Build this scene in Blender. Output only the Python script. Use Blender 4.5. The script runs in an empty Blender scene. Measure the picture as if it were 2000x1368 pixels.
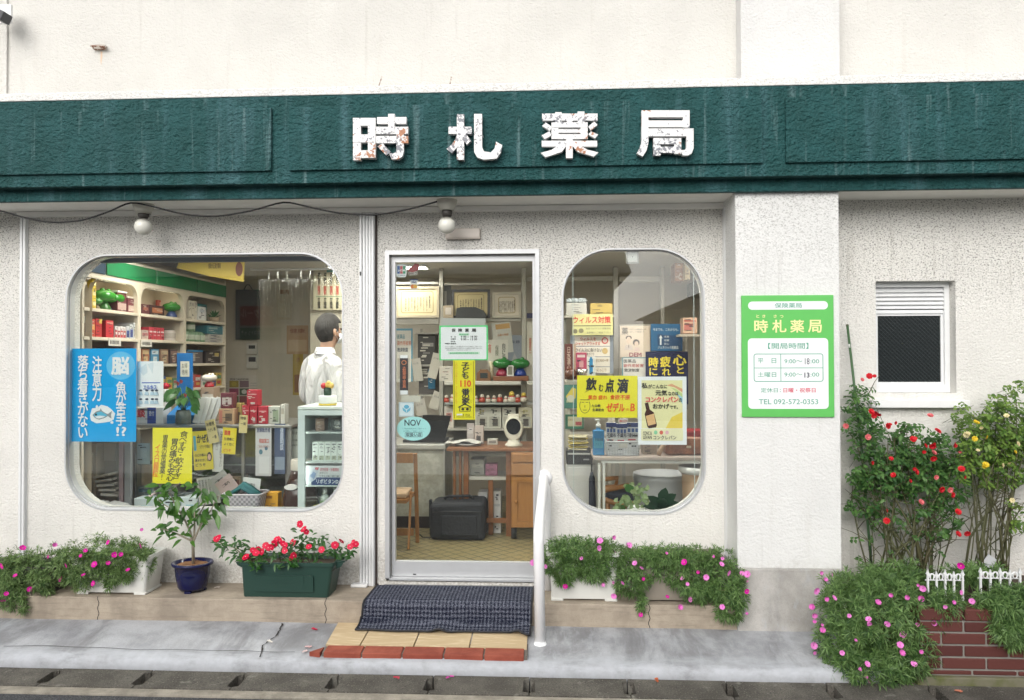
import bpy, bmesh, math, random
from mathutils import Vector, Matrix, Euler
rad = math.radians
random.seed(11)
S = bpy.context.scene
C = S.collection

# ------------------------------------------------------------------ camera, sky, sun, exposure
EYE = Vector((0.0, -4.5, 1.6))
FPX = 1450.0                      # focal length in pixels of the 2000 px wide photograph
YAW, PITCH, ROLL = rad(2.9), rad(0.7), rad(-0.15)
cam = bpy.data.objects.new('camera', bpy.data.cameras.new('camera'))
C.objects.link(cam)
cam.data.lens = 36 * FPX / 2000
cam.data.clip_start, cam.data.clip_end = 0.05, 500
RM = Matrix.Rotation(YAW, 3, 'Z') @ Matrix.Rotation(rad(90) + PITCH, 3, 'X') @ Matrix.Rotation(ROLL, 3, 'Z')
cam.rotation_euler = RM.to_euler()
cam.location = EYE
S.camera = cam

w = bpy.data.worlds.new('World')
S.world = w
w.use_nodes = True
nt = w.node_tree
sky = nt.nodes.new('ShaderNodeTexSky')
sky.sky_type = 'NISHITA'
sky.sun_disc = False
SUN_EL, SUN_AZ = rad(31), rad(196)      # high, behind the photographer's left shoulder, veiled by cloud
sky.sun_elevation, sky.sun_rotation = SUN_EL, SUN_AZ
sky.air_density, sky.dust_density, sky.ozone_density = 1.0, 3.0, 1.0
hs = nt.nodes.new('ShaderNodeHueSaturation')
hs.inputs['Saturation'].default_value = 0.22
nt.links.new(sky.outputs[0], hs.inputs['Color'])
nt.links.new(hs.outputs[0], nt.nodes['Background'].inputs[0])
nt.nodes['Background'].inputs[1].default_value = 0.15
sun = bpy.data.objects.new('sun', bpy.data.lights.new('sun', 'SUN'))
C.objects.link(sun)
sun.data.energy = 1.0
sun.data.angle = rad(60)
sun.data.color = (1.0, 0.97, 0.93)
sd = Vector((math.sin(SUN_AZ) * math.cos(SUN_EL), math.cos(SUN_AZ) * math.cos(SUN_EL), math.sin(SUN_EL)))
sun.rotation_euler = sd.to_track_quat('Z', 'Y').to_euler()
S.view_settings.view_transform = 'Standard'
S.view_settings.look = 'None'
S.view_settings.gamma = 1
S.view_settings.exposure = 0.44
S.cycles.max_bounces = 8
S.cycles.transparent_max_bounces = 40
S.cycles.caustics_reflective = False
S.cycles.caustics_refractive = False

# ------------------------------------------------------------------ helpers: photograph to place
def ray(px, py):
    return RM @ Vector(((px - 1000) / FPX, -(py - 684) / FPX, -1))
def P(px, py, Y):                 # point of the vertical plane y = Y
    r = ray(px, py)
    return EYE + r * ((Y - EYE.y) / r.y)
def PX(px, py, X):                # point of the vertical plane x = X
    r = ray(px, py)
    return EYE + r * ((X - EYE.x) / r.x)
def G(px, py, Z):                 # point of the level plane z = Z
    r = ray(px, py)
    return EYE + r * ((Z - EYE.z) / r.z)
def R4(r, Y):                     # pixel rectangle on plane y = Y -> x0, x1, z0, z1
    x0, y0, x1, y1 = r
    mx, my = (x0 + x1) / 2, (y0 + y1) / 2
    return P(x0, my, Y).x, P(x1, my, Y).x, P(mx, y1, Y).z, P(mx, y0, Y).z

# ------------------------------------------------------------------ helpers: materials
def lin(c):
    if isinstance(c, str):
        v = [int(c[i:i + 2], 16) / 255 for i in (0, 2, 4)]
        return tuple(x / 12.92 if x <= .04045 else ((x + .055) / 1.055) ** 2.4 for x in v)
    return c
MATS = {}
class NT:
    def __init__(s, name):
        s.m = bpy.data.materials.new(name); s.m.use_nodes = True
        s.t = s.m.node_tree; s.b = s.t.nodes['Principled BSDF']; s.pos = None
    def n(s, typ, **kw):
        x = s.t.nodes.new('ShaderNode' + typ)
        for k, v in kw.items():
            if k.startswith('i_'):
                s.set(x.inputs[k[2:].replace('_', ' ')], v)
            else: setattr(x, k, v)
        return x
    def set(s, sock, v):
        if isinstance(v, bpy.types.NodeSocket): s.t.links.new(v, sock)
        else: sock.default_value = v
    def P(s):
        if s.pos is None: s.pos = s.n('NewGeometry').outputs['Position']
        return s.pos
    def noise(s, scale, detail=3, rough=.55, stretch=None, dist=0):
        x = s.n('TexNoise', i_Scale=scale, i_Detail=detail, i_Roughness=rough, i_Distortion=dist)
        v = s.P()
        if stretch:
            mp = s.n('Mapping'); s.set(mp.inputs['Vector'], v); mp.inputs['Scale'].default_value = stretch; v = mp.outputs[0]
        s.set(x.inputs['Vector'], v)
        return x.outputs['Fac']
    def ramp(s, v, a, b, lo=0., hi=1.):
        x = s.n('MapRange'); x.interpolation_type = 'SMOOTHSTEP'
        s.set(x.inputs['Value'], v)
        for k, q in zip(('From Min', 'From Max', 'To Min', 'To Max'), (a, b, lo, hi)): x.inputs[k].default_value = q
        return x.outputs['Result']
    def mix(s, f, a, b):
        x = s.n('MixRGB')
        s.set(x.inputs['Fac'], f)
        for k, v in (('Color1', a), ('Color2', b)):
            s.set(x.inputs[k], v if isinstance(v, bpy.types.NodeSocket) else (*lin(v), 1))
        return x.outputs[0]
    def math(s, op, a, b=0.):
        x = s.n('Math', operation=op); s.set(x.inputs[0], a); s.set(x.inputs[1], b); return x.outputs[0]
    def sep(s, axis):
        x = s.n('SeparateXYZ'); s.set(x.inputs[0], s.P()); return x.outputs[axis]
    def bump(s, h, strength=.5, dist=.01):
        x = s.n('Bump', i_Strength=strength, i_Distance=dist); s.set(x.inputs['Height'], h)
        s.set(s.b.inputs['Normal'], x.outputs[0])
    def done(s, col=None, rough=.6, metal=0., spec=.5):
        if col is not None:
            s.set(s.b.inputs['Base Color'], col if isinstance(col, bpy.types.NodeSocket) else (*lin(col), 1))
        s.set(s.b.inputs['Roughness'], rough)
        s.b.inputs['Metallic'].default_value = metal
        s.b.inputs['Specular IOR Level'].default_value = spec
        return s.m
def M(col, rough=.6, metal=0., var=.0):
    """plain painted / printed / plastic surface, with a faint uneven tone"""
    k = (col, rough, metal, var)
    if k not in MATS:
        t = NT('paint_' + str(col)); c = lin(col)
        f = t.noise(14, 4)
        v = .06 + var
        MATS[k] = t.done(t.mix(f, tuple(x * (1 - v) for x in c), tuple(min(1, x * (1 + v)) for x in c)), rough, metal)
    return MATS[k]
def glass_mat(name, tint, f0, rough=0.0):
    if name in MATS: return MATS[name]
    t = NT(name); t.t.nodes.remove(t.b)
    tr = t.n('BsdfTransparent'); tr.inputs[0].default_value = (*tint, 1)
    gl = t.n('BsdfGlossy'); gl.inputs['Roughness'].default_value = rough; gl.inputs[0].default_value = (1, 1, 1, 1)
    lw = t.n('LayerWeight', i_Blend=.5)
    f = t.math('ADD', t.math('MULTIPLY', t.math('POWER', lw.outputs['Facing'], 5.), 1 - f0), f0)
    mx = t.n('MixShader'); t.set(mx.inputs[0], f); t.set(mx.inputs[1], tr.outputs[0]); t.set(mx.inputs[2], gl.outputs[0])
    t.set(t.t.nodes['Material Output'].inputs[0], mx.outputs[0])
    MATS[name] = t.m
    return t.m
GLASS = glass_mat('window_glass', (.96, .98, .97), .056)
CLEAR = glass_mat('clear_plastic', (.93, .93, .90), .05, .08)
def emit(name, col, st):
    t = NT(name); t.b.inputs['Emission Color'].default_value = (*col, 1); t.b.inputs['Emission Strength'].default_value = st
    return t.done((.8, .8, .8))

# ------------------------------------------------------------------ helpers: objects
def wloc(o):
    v = Vector((0, 0, 0))
    while o: v += o.location; o = o.parent
    return v
def tag(o, label=None, cat=None, group=None, kind=None):
    if label: o['label'] = label
    if cat: o['category'] = cat
    if group: o['group'] = group
    if kind: o['kind'] = kind
    return o
def thing(name, label, cat, loc, group=None):
    o = bpy.data.objects.new(name, None); C.objects.link(o)
    o.location = loc; o.empty_display_size = .05
    return tag(o, label, cat, group)
class MB:
    def __init__(s): s.bm = bmesh.new()
    def face(s, pts, mi=0, sm=False):
        try:
            f = s.bm.faces.new([s.bm.verts.new(p) for p in pts]); f.material_index = mi; f.smooth = sm
            return f
        except ValueError: return None
    def box(s, x0, x1, y0, y1, z0, z1, mi=0, bev=0., rot=None, seg=2):
        r = bmesh.ops.create_cube(s.bm, size=1)
        v = r['verts']
        for q in v:
            q.co = Vector(((x0 + x1) / 2 + q.co.x * (x1 - x0), (y0 + y1) / 2 + q.co.y * (y1 - y0), (z0 + z1) / 2 + q.co.z * (z1 - z0)))
        fs = list({f for q in v for f in q.link_faces})
        for f in fs: f.material_index = mi
        if bev > 0:
            es = list({e for q in v for e in q.link_edges})
            o = bmesh.ops.bevel(s.bm, geom=es, offset=bev, segments=seg, profile=.6, affect='EDGES', clamp_overlap=True)
            v = list({q for f in o['faces'] for q in f.verts} | {q for q in v if q.is_valid})
            for f in {f for q in v for f in q.link_faces}: f.material_index = mi
        if rot is not None:
            c = Vector(((x0 + x1) / 2, (y0 + y1) / 2, (z0 + z1) / 2))
            for q in v: q.co = rot @ (q.co - c) + c
        return v
    def tube(s, pts, r, n=8, mi=0, caps=True):
        pts = [Vector(p) for p in pts]
        rs = r if isinstance(r, (list, tuple)) else [r] * len(pts)
        prev = None; ring0 = None; up = Vector((0, 0, 1))
        for i, p in enumerate(pts):
            d = (pts[min(i + 1, len(pts) - 1)] - pts[max(i - 1, 0)]).normalized()
            if i == 0:
                a = d.orthogonal().normalized()
            else:
                a = (a - d * a.dot(d))
                a = a.normalized() if a.length > 1e-6 else d.orthogonal().normalized()
            b = d.cross(a)
            ring = [s.bm.verts.new(p + (a * math.cos(t) + b * math.sin(t)) * rs[i]) for t in [2 * math.pi * k / n for k in range(n)]]
            if prev:
                for k in range(n):
                    f = s.bm.faces.new([prev[k], prev[(k + 1) % n], ring[(k + 1) % n], ring[k]]); f.material_index = mi; f.smooth = True
            else: ring0 = ring
            prev = ring
        if caps:
            f = s.bm.faces.new(ring0[::-1]); f.material_index = mi
            f = s.bm.faces.new(prev); f.material_index = mi
    def lathe(s, prof, c, n=24, mi=0, sx=1., sy=1., sm=True):
        c = Vector(c); prev = None
        for r, z in prof:
            if r < 1e-5: ring = [s.bm.verts.new(c + Vector((0, 0, z)))]
            else: ring = [s.bm.verts.new(c + Vector((r * sx * math.cos(2 * math.pi * k / n), r * sy * math.sin(2 * math.pi * k / n), z))) for k in range(n)]
            if prev:
                for k in range(n):
                    a = [prev[k % len(prev)], prev[(k + 1) % len(prev)], ring[(k + 1) % len(ring)], ring[k % len(ring)]]
                    a = [q for j, q in enumerate(a) if q not in a[:j]]
                    if len(a) > 2:
                        f = s.bm.faces.new(a); f.material_index = mi; f.smooth = sm
            prev = ring
    def ball(s, c, rx, ry=None, rz=None, n=16, mi=0):
        ry = rx if ry is None else ry; rz = rx if rz is None else rz
        m = n // 2
        s.lathe([(math.sin(math.pi * i / m) * rx if 0 < i < m else 0, -math.cos(math.pi * i / m) * rz) for i in range(m + 1)], c, n, mi, 1, ry / rx)
    def prism(s, pts, d0, d1, mi=0, ax='y'):
        """2-D outline extruded along an axis: ax y -> points are (x, z); x -> (y, z); z -> (x, y)"""
        f3 = {'y': lambda a, b, d: (a, d, b), 'x': lambda a, b, d: (d, a, b), 'z': lambda a, b, d: (a, b, d)}[ax]
        A = [s.bm.verts.new(f3(a, b, d0)) for a, b in pts]; B = [s.bm.verts.new(f3(a, b, d1)) for a, b in pts]
        n = len(pts)
        for fs in ([A, B[::-1]] + [[A[k], B[k], B[(k + 1) % n], A[(k + 1) % n]] for k in range(n)]):
            f = s.bm.faces.new(fs); f.material_index = mi
    def sheet(s, grid, th=0., mi=0):
        V = [[s.bm.verts.new(p) for p in row] for row in grid]
        for i in range(len(V) - 1):
            for j in range(len(V[0]) - 1):
                f = s.bm.faces.new([V[i][j], V[i][j + 1], V[i + 1][j + 1], V[i + 1][j]]); f.material_index = mi; f.smooth = True
    def mesh(s, me, mat4=None):
        b2 = bmesh.new(); b2.from_mesh(me)
        if mat4 is not None: b2.transform(mat4)
        t = bpy.data.meshes.new('t'); b2.to_mesh(t); b2.free()
        s.bm.from_mesh(t); bpy.data.meshes.remove(t)
    def rotate(s, c, m3):
        c = Vector(c)
        for v in s.bm.verts: v.co = m3 @ (v.co - c) + c
    def build(s, name, mats, parent=None, label=None, cat=None, group=None, kind=None, fix=True):
        if fix: bmesh.ops.recalc_face_normals(s.bm, faces=s.bm.faces)
        me = bpy.data.meshes.new(name); s.bm.to_mesh(me); s.bm.free()
        for m in (mats if isinstance(mats, (list, tuple)) else [mats]): me.materials.append(m)
        o = bpy.data.objects.new(name, me); C.objects.link(o)
        if parent is not None:
            o.parent = parent; me.transform(Matrix.Translation(-wloc(parent)))
        else:
            co = [v.co for v in me.vertices]
            b = Vector(((min(c.x for c in co) + max(c.x for c in co)) / 2, (min(c.y for c in co) + max(c.y for c in co)) / 2, min(c.z for c in co)))
            me.transform(Matrix.Translation(-b)); o.location = b
        return tag(o, label, cat, group, kind)
def rrect(x0, x1, z0, z1, r, n=10):
    pts = []
    for cx, cz, a in ((x1 - r, z1 - r, 0), (x0 + r, z1 - r, 90), (x0 + r, z0 + r, 180), (x1 - r, z0 + r, 270)):
        for k in range(n + 1):
            t = rad(a + 90 * k / n); pts.append((cx + r * math.cos(t), cz + r * math.sin(t)))
    return pts
def plate(mb, loops, d0, d1, ax='y', mi=0):
    """flat plate with holes: first loop outside, the rest holes"""
    cu = bpy.data.curves.new('t', 'CURVE'); cu.dimensions = '2D'; cu.fill_mode = 'BOTH'; cu.extrude = abs(d1 - d0) / 2
    for lp in loops:
        sp = cu.splines.new('POLY'); sp.points.add(len(lp) - 1); sp.use_cyclic_u = True
        for p, (a, b) in zip(sp.points, lp): p.co = (a, b, 0, 1)
    o = bpy.data.objects.new('t', cu); C.objects.link(o)
    me = bpy.data.meshes.new_from_object(o.evaluated_get(bpy.context.evaluated_depsgraph_get()))
    bpy.data.objects.remove(o); bpy.data.curves.remove(cu)
    mid = (d0 + d1) / 2
    m = {'y': Matrix(((1, 0, 0, 0), (0, 0, 1, mid), (0, 1, 0, 0), (0, 0, 0, 1))),
         'x': Matrix(((0, 0, 1, mid), (1, 0, 0, 0), (0, 1, 0, 0), (0, 0, 0, 1))),
         'z': Matrix(((1, 0, 0, 0), (0, 1, 0, 0), (0, 0, 1, mid), (0, 0, 0, 1)))}[ax]
    n0 = len(mb.bm.faces); mb.mesh(me, m); bpy.data.meshes.remove(me)
    mb.bm.faces.ensure_lookup_table()
    for f in mb.bm.faces[n0:]: f.material_index = mi; f.smooth = False
def text_mesh(body, bold=0., vert=False):
    cu = bpy.data.curves.new('t', 'FONT')
    cu.body = '\n'.join(body) if vert else body
    cu.size = 1; cu.align_x = 'CENTER'; cu.resolution_u = 3
    cu.space_line = .82 if vert else 1
    if bold: cu.bevel_depth = bold * .55; cu.bevel_resolution = 0
    o = bpy.data.objects.new('t', cu); C.objects.link(o)
    me = bpy.data.meshes.new_from_object(o.evaluated_get(bpy.context.evaluated_depsgraph_get()))
    bpy.data.objects.remove(o); bpy.data.curves.remove(cu)
    return me
def lettering(lines, Y, mats, parent, name='lettering', rot=0, centre=None, shear=0., side=1, raise_=.0004):
    """lines: (body, pixel rect, bold, vertical, material index); each line fills its rect on plane y = Y"""
    mb = MB()
    for ln in lines:
        body, r, bold, vert, mi = (list(ln) + [0., False, 0])[:5] if len(ln) < 5 else ln
        me = text_mesh(body, bold, vert)
        if not me.vertices: continue
        xs = [v.co.x for v in me.vertices]; ys = [v.co.y for v in me.vertices]
        x0, x1, z0, z1 = R4(r, Y)
        sx = (x1 - x0) / max(max(xs) - min(xs), 1e-6); sz = (z1 - z0) / max(max(ys) - min(ys), 1e-6)
        n0 = len(mb.bm.faces)
        m4 = Matrix(((sx, shear * sx, 0, x0 - min(xs) * sx), (0, 0, -.02 * sx, Y - raise_), (0, sz, 0, z0 - min(ys) * sz), (0, 0, 0, 1)))
        mb.mesh(me, m4); bpy.data.meshes.remove(me)
        mb.bm.faces.ensure_lookup_table()
        for f in mb.bm.faces[n0:]: f.material_index = mi; f.smooth = False
    if rot and centre is not None: mb.rotate(centre, Matrix.Rotation(rot, 3, 'Y'))
    if side < 0:      # facing the other way (signs across the street)
        cx = centre[0]
        for v in mb.bm.verts: v.co.x = 2 * cx - v.co.x; v.co.y = 2 * Y - v.co.y
    return mb.build(name, mats, parent, fix=False)
def poster(name, label, cat, rect, Y, col, texts=(), shapes=(), rot=0., group=None, th=.0012, bold=.02, shear=0., rough=.5, curl=0.):
    """a printed sheet: sheet, printed shapes and lettering. texts: (body, rect, colour, bold, vertical)"""
    x0, x1, z0, z1 = R4(rect, Y)
    c = Vector(((x0 + x1) / 2, Y, (z0 + z1) / 2)); m3 = Matrix.Rotation(rot, 3, 'Y')
    t = thing(name, label, cat, (c.x, Y, z0), group)
    mb = MB()
    n = 8
    g = [[(x0 + (x1 - x0) * i / n, Y + curl * math.sin(3.1 * j / n + i * .4) * .5 + curl * (i / n - .5) ** 2 * 2, z0 + (z1 - z0) * j / n) for i in range(n + 1)] for j in range(n + 1)] if curl else None
    mb.box(x0, x1, Y, Y + th, z0, z1)
    mb.rotate(c, m3)
    mb.build('sheet', M(col, rough), t)
    for k, sh in enumerate(shapes):
        kind, r, cc = sh[:3]; nm = sh[3] if len(sh) > 3 else 'printed_panel'
        mb = MB(); d = Y - .0004 * (k + 1)
        if kind == 'poly':
            pts = [(P(a, b, Y).x, P(a, b, Y).z) for a, b in r]
        else:
            a0, a1, b0, b1 = R4(r, Y)
            if kind == 'rect': pts = [(a0, b0), (a1, b0), (a1, b1), (a0, b1)]
            elif kind == 'round': pts = rrect(a0, a1, b0, b1, sh[4] if len(sh) > 4 else min(a1 - a0, b1 - b0) * .2, 5)
            else: pts = [((a0 + a1) / 2 + (a1 - a0) / 2 * math.cos(2 * math.pi * q / 28), (b0 + b1) / 2 + (b1 - b0) / 2 * math.sin(2 * math.pi * q / 28)) for q in range(28)]
        mb.prism(pts, d, Y + .0002)
        mb.rotate(c, m3)
        mb.build(nm, M(cc, rough), t)
    if texts:
        cols = []
        L = []
        for tx in texts:
            tx = list(tx) + [None] * (5 - len(tx))
            if tx[2] not in cols: cols.append(tx[2])
            L.append((tx[0], tx[1], bold if tx[3] is None else tx[3], bool(tx[4]), cols.index(tx[2])))
        lettering(L, Y - .0004 * (len(shapes) + 1), [M(q, .6) for q in cols], t, rot=rot, centre=c, shear=shear)
    return t
def fine_print(t, at2, off, ax, col):
    """small print: short bars of ink across the lower half of a pack's face"""
    mb = MB(); ink = (.03, .03, .04) if sum(lin(col)) > .5 else (.60, .56, .48)
    for k in range(random.randint(4, 8)):
        u = random.uniform(.08, .5); v = random.uniform(.06, .9); a, b = at2(u, v), at2(u + random.uniform(.12, .4), v + random.uniform(.02, .05))
        if ax == 'y': mb.box(a[0], b[0], a[1] - off - .0003, a[1] + .0003, a[2], b[2])
        else: mb.box(a[0] - .0003, a[0] + off + .0003, min(a[1], b[1]), max(a[1], b[1]), a[2], b[2])
    mb.build('fine_print', M(ink, .5), t)
def carton(name, label, cat, rect, Y, dep, col, bits=(), texts=(), group=None, rough=.45, z0=None, bold=.02, lid=None):
    """a box standing with its face on plane y = Y; bits are printed panels: (rect in 0..1 of the face, colour)"""
    x0, x1, za, zb = R4(rect, Y)
    if z0 is not None: za = z0
    t = thing(name, label, cat, ((x0 + x1) / 2, Y + dep / 2, za), group)
    mb = MB(); mb.box(x0, x1, Y, Y + dep, za, zb, bev=.0015, seg=1)
    mb.build('body', M(col, rough), t)
    for k, b in enumerate(bits):
        (u0, v0, u1, v1), cc = b[:2]
        mb = MB(); mb.box(x0 + (x1 - x0) * u0, x0 + (x1 - x0) * u1, Y - .0006 * (k + 1), Y + .0004, zb - (zb - za) * v1, zb - (zb - za) * v0)
        mb.build(b[2] if len(b) > 2 else 'printed_panel', M(cc, rough), t)
    if rect[2] - rect[0] > 9: fine_print(t, lambda u, v: (x0 + (x1 - x0) * u, Y, za + (zb - za) * v), (.0006 * len(bits) + .0008), 'y', col)
    if lid:
        mb = MB(); mb.box(x0 - .003, x1 + .003, Y - .003, Y + dep + .003, zb + .0005, zb + .012, bev=.002)
        mb.build('lid', M(lid, rough), t)
    if texts:
        cols = []; L = []
        for tx in texts:
            tx = list(tx) + [None] * (5 - len(tx))
            if tx[2] not in cols: cols.append(tx[2])
            L.append((tx[0], tx[1], bold if tx[3] is None else tx[3], bool(tx[4]), cols.index(tx[2])))
        lettering(L, Y - .0006 * (len(bits) + 1), [M(q, .6) for q in cols], t)
    return t
# ------------------------------------------------------------------ surface materials
def stucco(name, col, specks=1.0, zlo=1.35, zhi=2.5):
    t = NT(name)
    g1 = t.noise(95, 3, .6); g2 = t.noise(48, 2, .5, (1, 1, 1.5))
    h = t.math('ADD', g1, t.math('MULTIPLY', g2, .9))
    t.bump(h, .5 if 'column' in name else .75, .008)
    # dark specks from a noise mask, denser higher up the wall
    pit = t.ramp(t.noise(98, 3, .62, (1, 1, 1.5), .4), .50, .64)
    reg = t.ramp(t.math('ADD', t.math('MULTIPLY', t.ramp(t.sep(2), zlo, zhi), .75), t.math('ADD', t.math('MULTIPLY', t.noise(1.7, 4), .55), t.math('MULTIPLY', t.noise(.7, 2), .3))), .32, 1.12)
    f = t.math('MULTIPLY', t.math('MULTIPLY', pit, reg), specks)
    base = t.mix(t.ramp(t.noise(2.3, 4), .35, .7), col, tuple(x * .93 for x in lin(col)))
    strk = t.math('MULTIPLY', t.ramp(t.noise(3.5, 4, .6, (4, 4, .25)), .56, .8), .16)
    base = t.mix(strk, base, (.42, .38, .31))
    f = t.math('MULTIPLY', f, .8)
    drip = t.math('MULTIPLY', t.ramp(t.noise(9, 4, .6, (3, 3, .12)), .56, .74), t.ramp(t.noise(1.3, 3), .4, .62))
    base = t.mix(t.math('MULTIPLY', drip, .30), base, (.30, .28, .235))
    if zlo < 1.9:      # splashed dirt low down on the wall
        sp = t.math('MULTIPLY', t.ramp(t.math('ADD', t.sep(2), t.math('MULTIPLY', t.noise(4, 5, .65), .40)), .72, .42), t.ramp(t.noise(55, 4, .65), .38, .62))
        base = t.mix(t.math('MULTIPLY', sp, .55), base, (.36, .32, .26))
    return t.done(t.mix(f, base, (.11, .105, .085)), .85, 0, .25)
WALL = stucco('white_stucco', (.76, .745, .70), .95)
WALLUP = stucco('upper_stucco', (.645, .63, .592), .16, 2, 40)
UPIL = stucco('upper_pilaster_stucco', (.68, .675, .66), .12, 2, 40)
COLM = stucco('column_stucco', (.74, .74, .72), .6, 1.6, 2.8)
def teal():
    t = NT('teal_stucco_paint')
    h = t.math('ADD', t.noise(62, 3, .6), t.math('MULTIPLY', t.noise(30, 2, .5, (1, 1, 1.6)), .9))
    t.bump(h, 1., .020)
    c = t.mix(t.ramp(t.noise(5, 4), .35, .7), (.008, .062, .060), (.014, .082, .083))
    st = t.math('MULTIPLY', t.ramp(t.noise(2.1, 5, .62, (3.2, 3.2, .22)), .50, .78), .60)
    st2 = t.math('MULTIPLY', t.ramp(t.noise(7, 4, .6, (3, 3, .16)), .58, .74), .42)
    c = t.mix(st, c, (.085, .19, .215)); c = t.mix(st2, c, (.20, .31, .32))
    pit = t.math('MULTIPLY', t.ramp(t.noise(62, 3, .6), .40, .30), .45)
    return t.done(t.mix(pit, c, (.004, .035, .036)), .6, 0, .35)
TEAL = teal()
def concrete(name, a, b, sc=6, wet=0., lines=0., rough=.85, bs=.35, lip=None):
    t = NT(name)
    n = t.noise(sc, 6, .65); g = t.noise(160, 2)
    c = t.mix(t.ramp(n, .32, .68), a, b)
    c = t.mix(t.math('MULTIPLY', t.ramp(g, .5, .75), .3), c, tuple(x * .55 for x in lin(a)))
    if wet:
        wv = t.math('MULTIPLY', t.ramp(t.noise(2.2, 6, .66, (1.6, .8, 1), .4), .44, .66), wet)
        c = t.mix(wv, c, (.20, .20, .205)); c = t.mix(t.math('MULTIPLY', t.ramp(t.noise(6, 5, .7, (2.2, .5, 1)), .52, .72), .6), c, (.46, .48, .51))
    if lines: c = t.mix(t.math('MULTIPLY', t.ramp(t.noise(22, 5, .7, (.25, 1, 3.)), .5, .68), lines), c, tuple(x * .62 for x in lin(a)))
    if lip is not None:      # pale rounded mortar lip along the front edge, ragged where it runs into the slab
        e = t.math('ADD', t.sep(1), t.math('MULTIPLY', t.noise(5, 5, .65), .10))
        c = t.mix(t.math('MULTIPLY', t.ramp(e, lip + .20, lip + .09), t.ramp(t.noise(7, 5, .7, (.7, 2, 1)), .30, .62, .15, .95)), c, t.mix(t.noise(30, 4), (.40, .415, .44), (.54, .56, .59)))
    t.bump(t.math('ADD', t.noise(60, 5), t.math('MULTIPLY', g, .5)), bs, .006)
    return t.done(c, rough, 0, .35)
PLINTH = concrete('beige_concrete', (.28, .235, .185), (.43, .365, .285), 5, lines=.35)
def lidmat():
    t = NT('rough_gutter_concrete')
    g = t.noise(130, 3, .7); n = t.noise(5, 5)
    c = t.mix(t.ramp(n, .35, .7), (.075, .068, .056), (.145, .133, .112))
    c = t.mix(t.ramp(g, .58, .72), c, (.30, .28, .24)); c = t.mix(t.ramp(g, .45, .33), c, (.035, .032, .028))
    c = t.mix(t.math('MULTIPLY', t.ramp(t.noise(11, 4), .60, .72), .55), c, (.30, .29, .25))
    t.bump(g, .8, .008)
    return t.done(c, .85)
GUTTER = lidmat()
def asph():
    t = NT('asphalt'); g = t.noise(150, 3, .7)
    t.bump(g, 1., .01)
    return t.done(t.mix(t.ramp(g, .4, .7), (.030, .032, .038), (.15, .152, .16)), .8)
ASPH = asph()
ALU = M((.58, .59, .60), .38, .35); ALUD = M((.30, .31, .32), .4, .5); WHITE = M((.78, .78, .77), .45)
ALUW = M((.78, .79, .79), .4, .1)
DARK = M((.02, .02, .022), .6)
CREAM = M((.62, .57, .46), .6); INWALL = M((.60, .55, .47), .8)

# ------------------------------------------------------------------ main dimensions
ZP = P(600, 1141, 0).z                       # top of the plinth / door sill / shop floor
ZS = P(1000, 381, -.335).z                                    # canopy soffit
YF = -.40                                    # fascia face
X_L, X_R = -5.2, 5.2
ZU = 7.0
xa = P(46, 700, 0).x                         # left end of the shop front panel
xb = P(1417, 700, 0).x                       # right end
LWp, RWp, DRp = (128, 496, 670, 998), (1098, 486, 1377, 1005), (754, 490, 1053, 1131)
LW, RW, DR = R4(LWp, 0), R4(RWp, 0), R4(DRp, 0)
# ------------------------------------------------------------------ setting
mb = MB(); mb.face([(-150, -150, -.36), (150, -150, -.36), (150, 80, -.36), (-150, 80, -.36)])
mb.build('ground', M((.10, .085, .065), .9), kind='structure')
yk = G(300, 1356, 0).y
mb = MB(); mb.box(-120, 120, -120, yk - .003, -.2, -.012); mb.build('road', ASPH, kind='structure')
mb = MB()                                      # pale kerb strip between asphalt and gutter
yk0, yk1 = G(300, 1356, 0).y, G(300, 1344, 0).y
mb.box(-14, 14, yk0, yk1 - .004, -.06, -.002, bev=.004)
mb.build('kerb', concrete('pale_kerb_concrete', (.22, .20, .165), (.38, .345, .285), 9), kind='structure')
ya0, ya1 = G(700, 1296, .045).y, -.30        # apron front and back
APRON = concrete('grey_concrete_apron', (.31, .315, .33), (.47, .48, .50), 4, .8, lip=ya0)
x_ar = P(1622, 1300, -.6).x
zb_ = .094
prof = [(ya1 + .3, zb_ + .01), (ya1 - .02, zb_), (ya1 - .16, .082), (ya0 + .06, .056), (ya0 + .025, .048), (ya0 + .006, .036), (ya0, .018), (ya0, -.08), (ya1 + .3, -.08)]
mb = MB(); nx = 160
def hsh(x, k): return math.sin(x * 3.1 + k) * .5 + math.sin(x * 7.7 + k * 2.3) * .3 + math.sin(x * 17 + k) * .2
x0_, x1_ = -9., x_ar + .25
rows = []
for i in range(nx + 1):
    x = x0_ + (x1_ - x0_) * i / nx
    rows.append([(x, y + hsh(x, 1) * .010 * (1 if j in (3, 4, 5, 6) else 0), z + hsh(x, j) * .003) for j, (y, z) in enumerate(prof)])
mb.sheet(rows); mb.face([rows[-1][j] for j in range(len(prof))]); 
mb.build('pavement', APRON, kind='structure')
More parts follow.
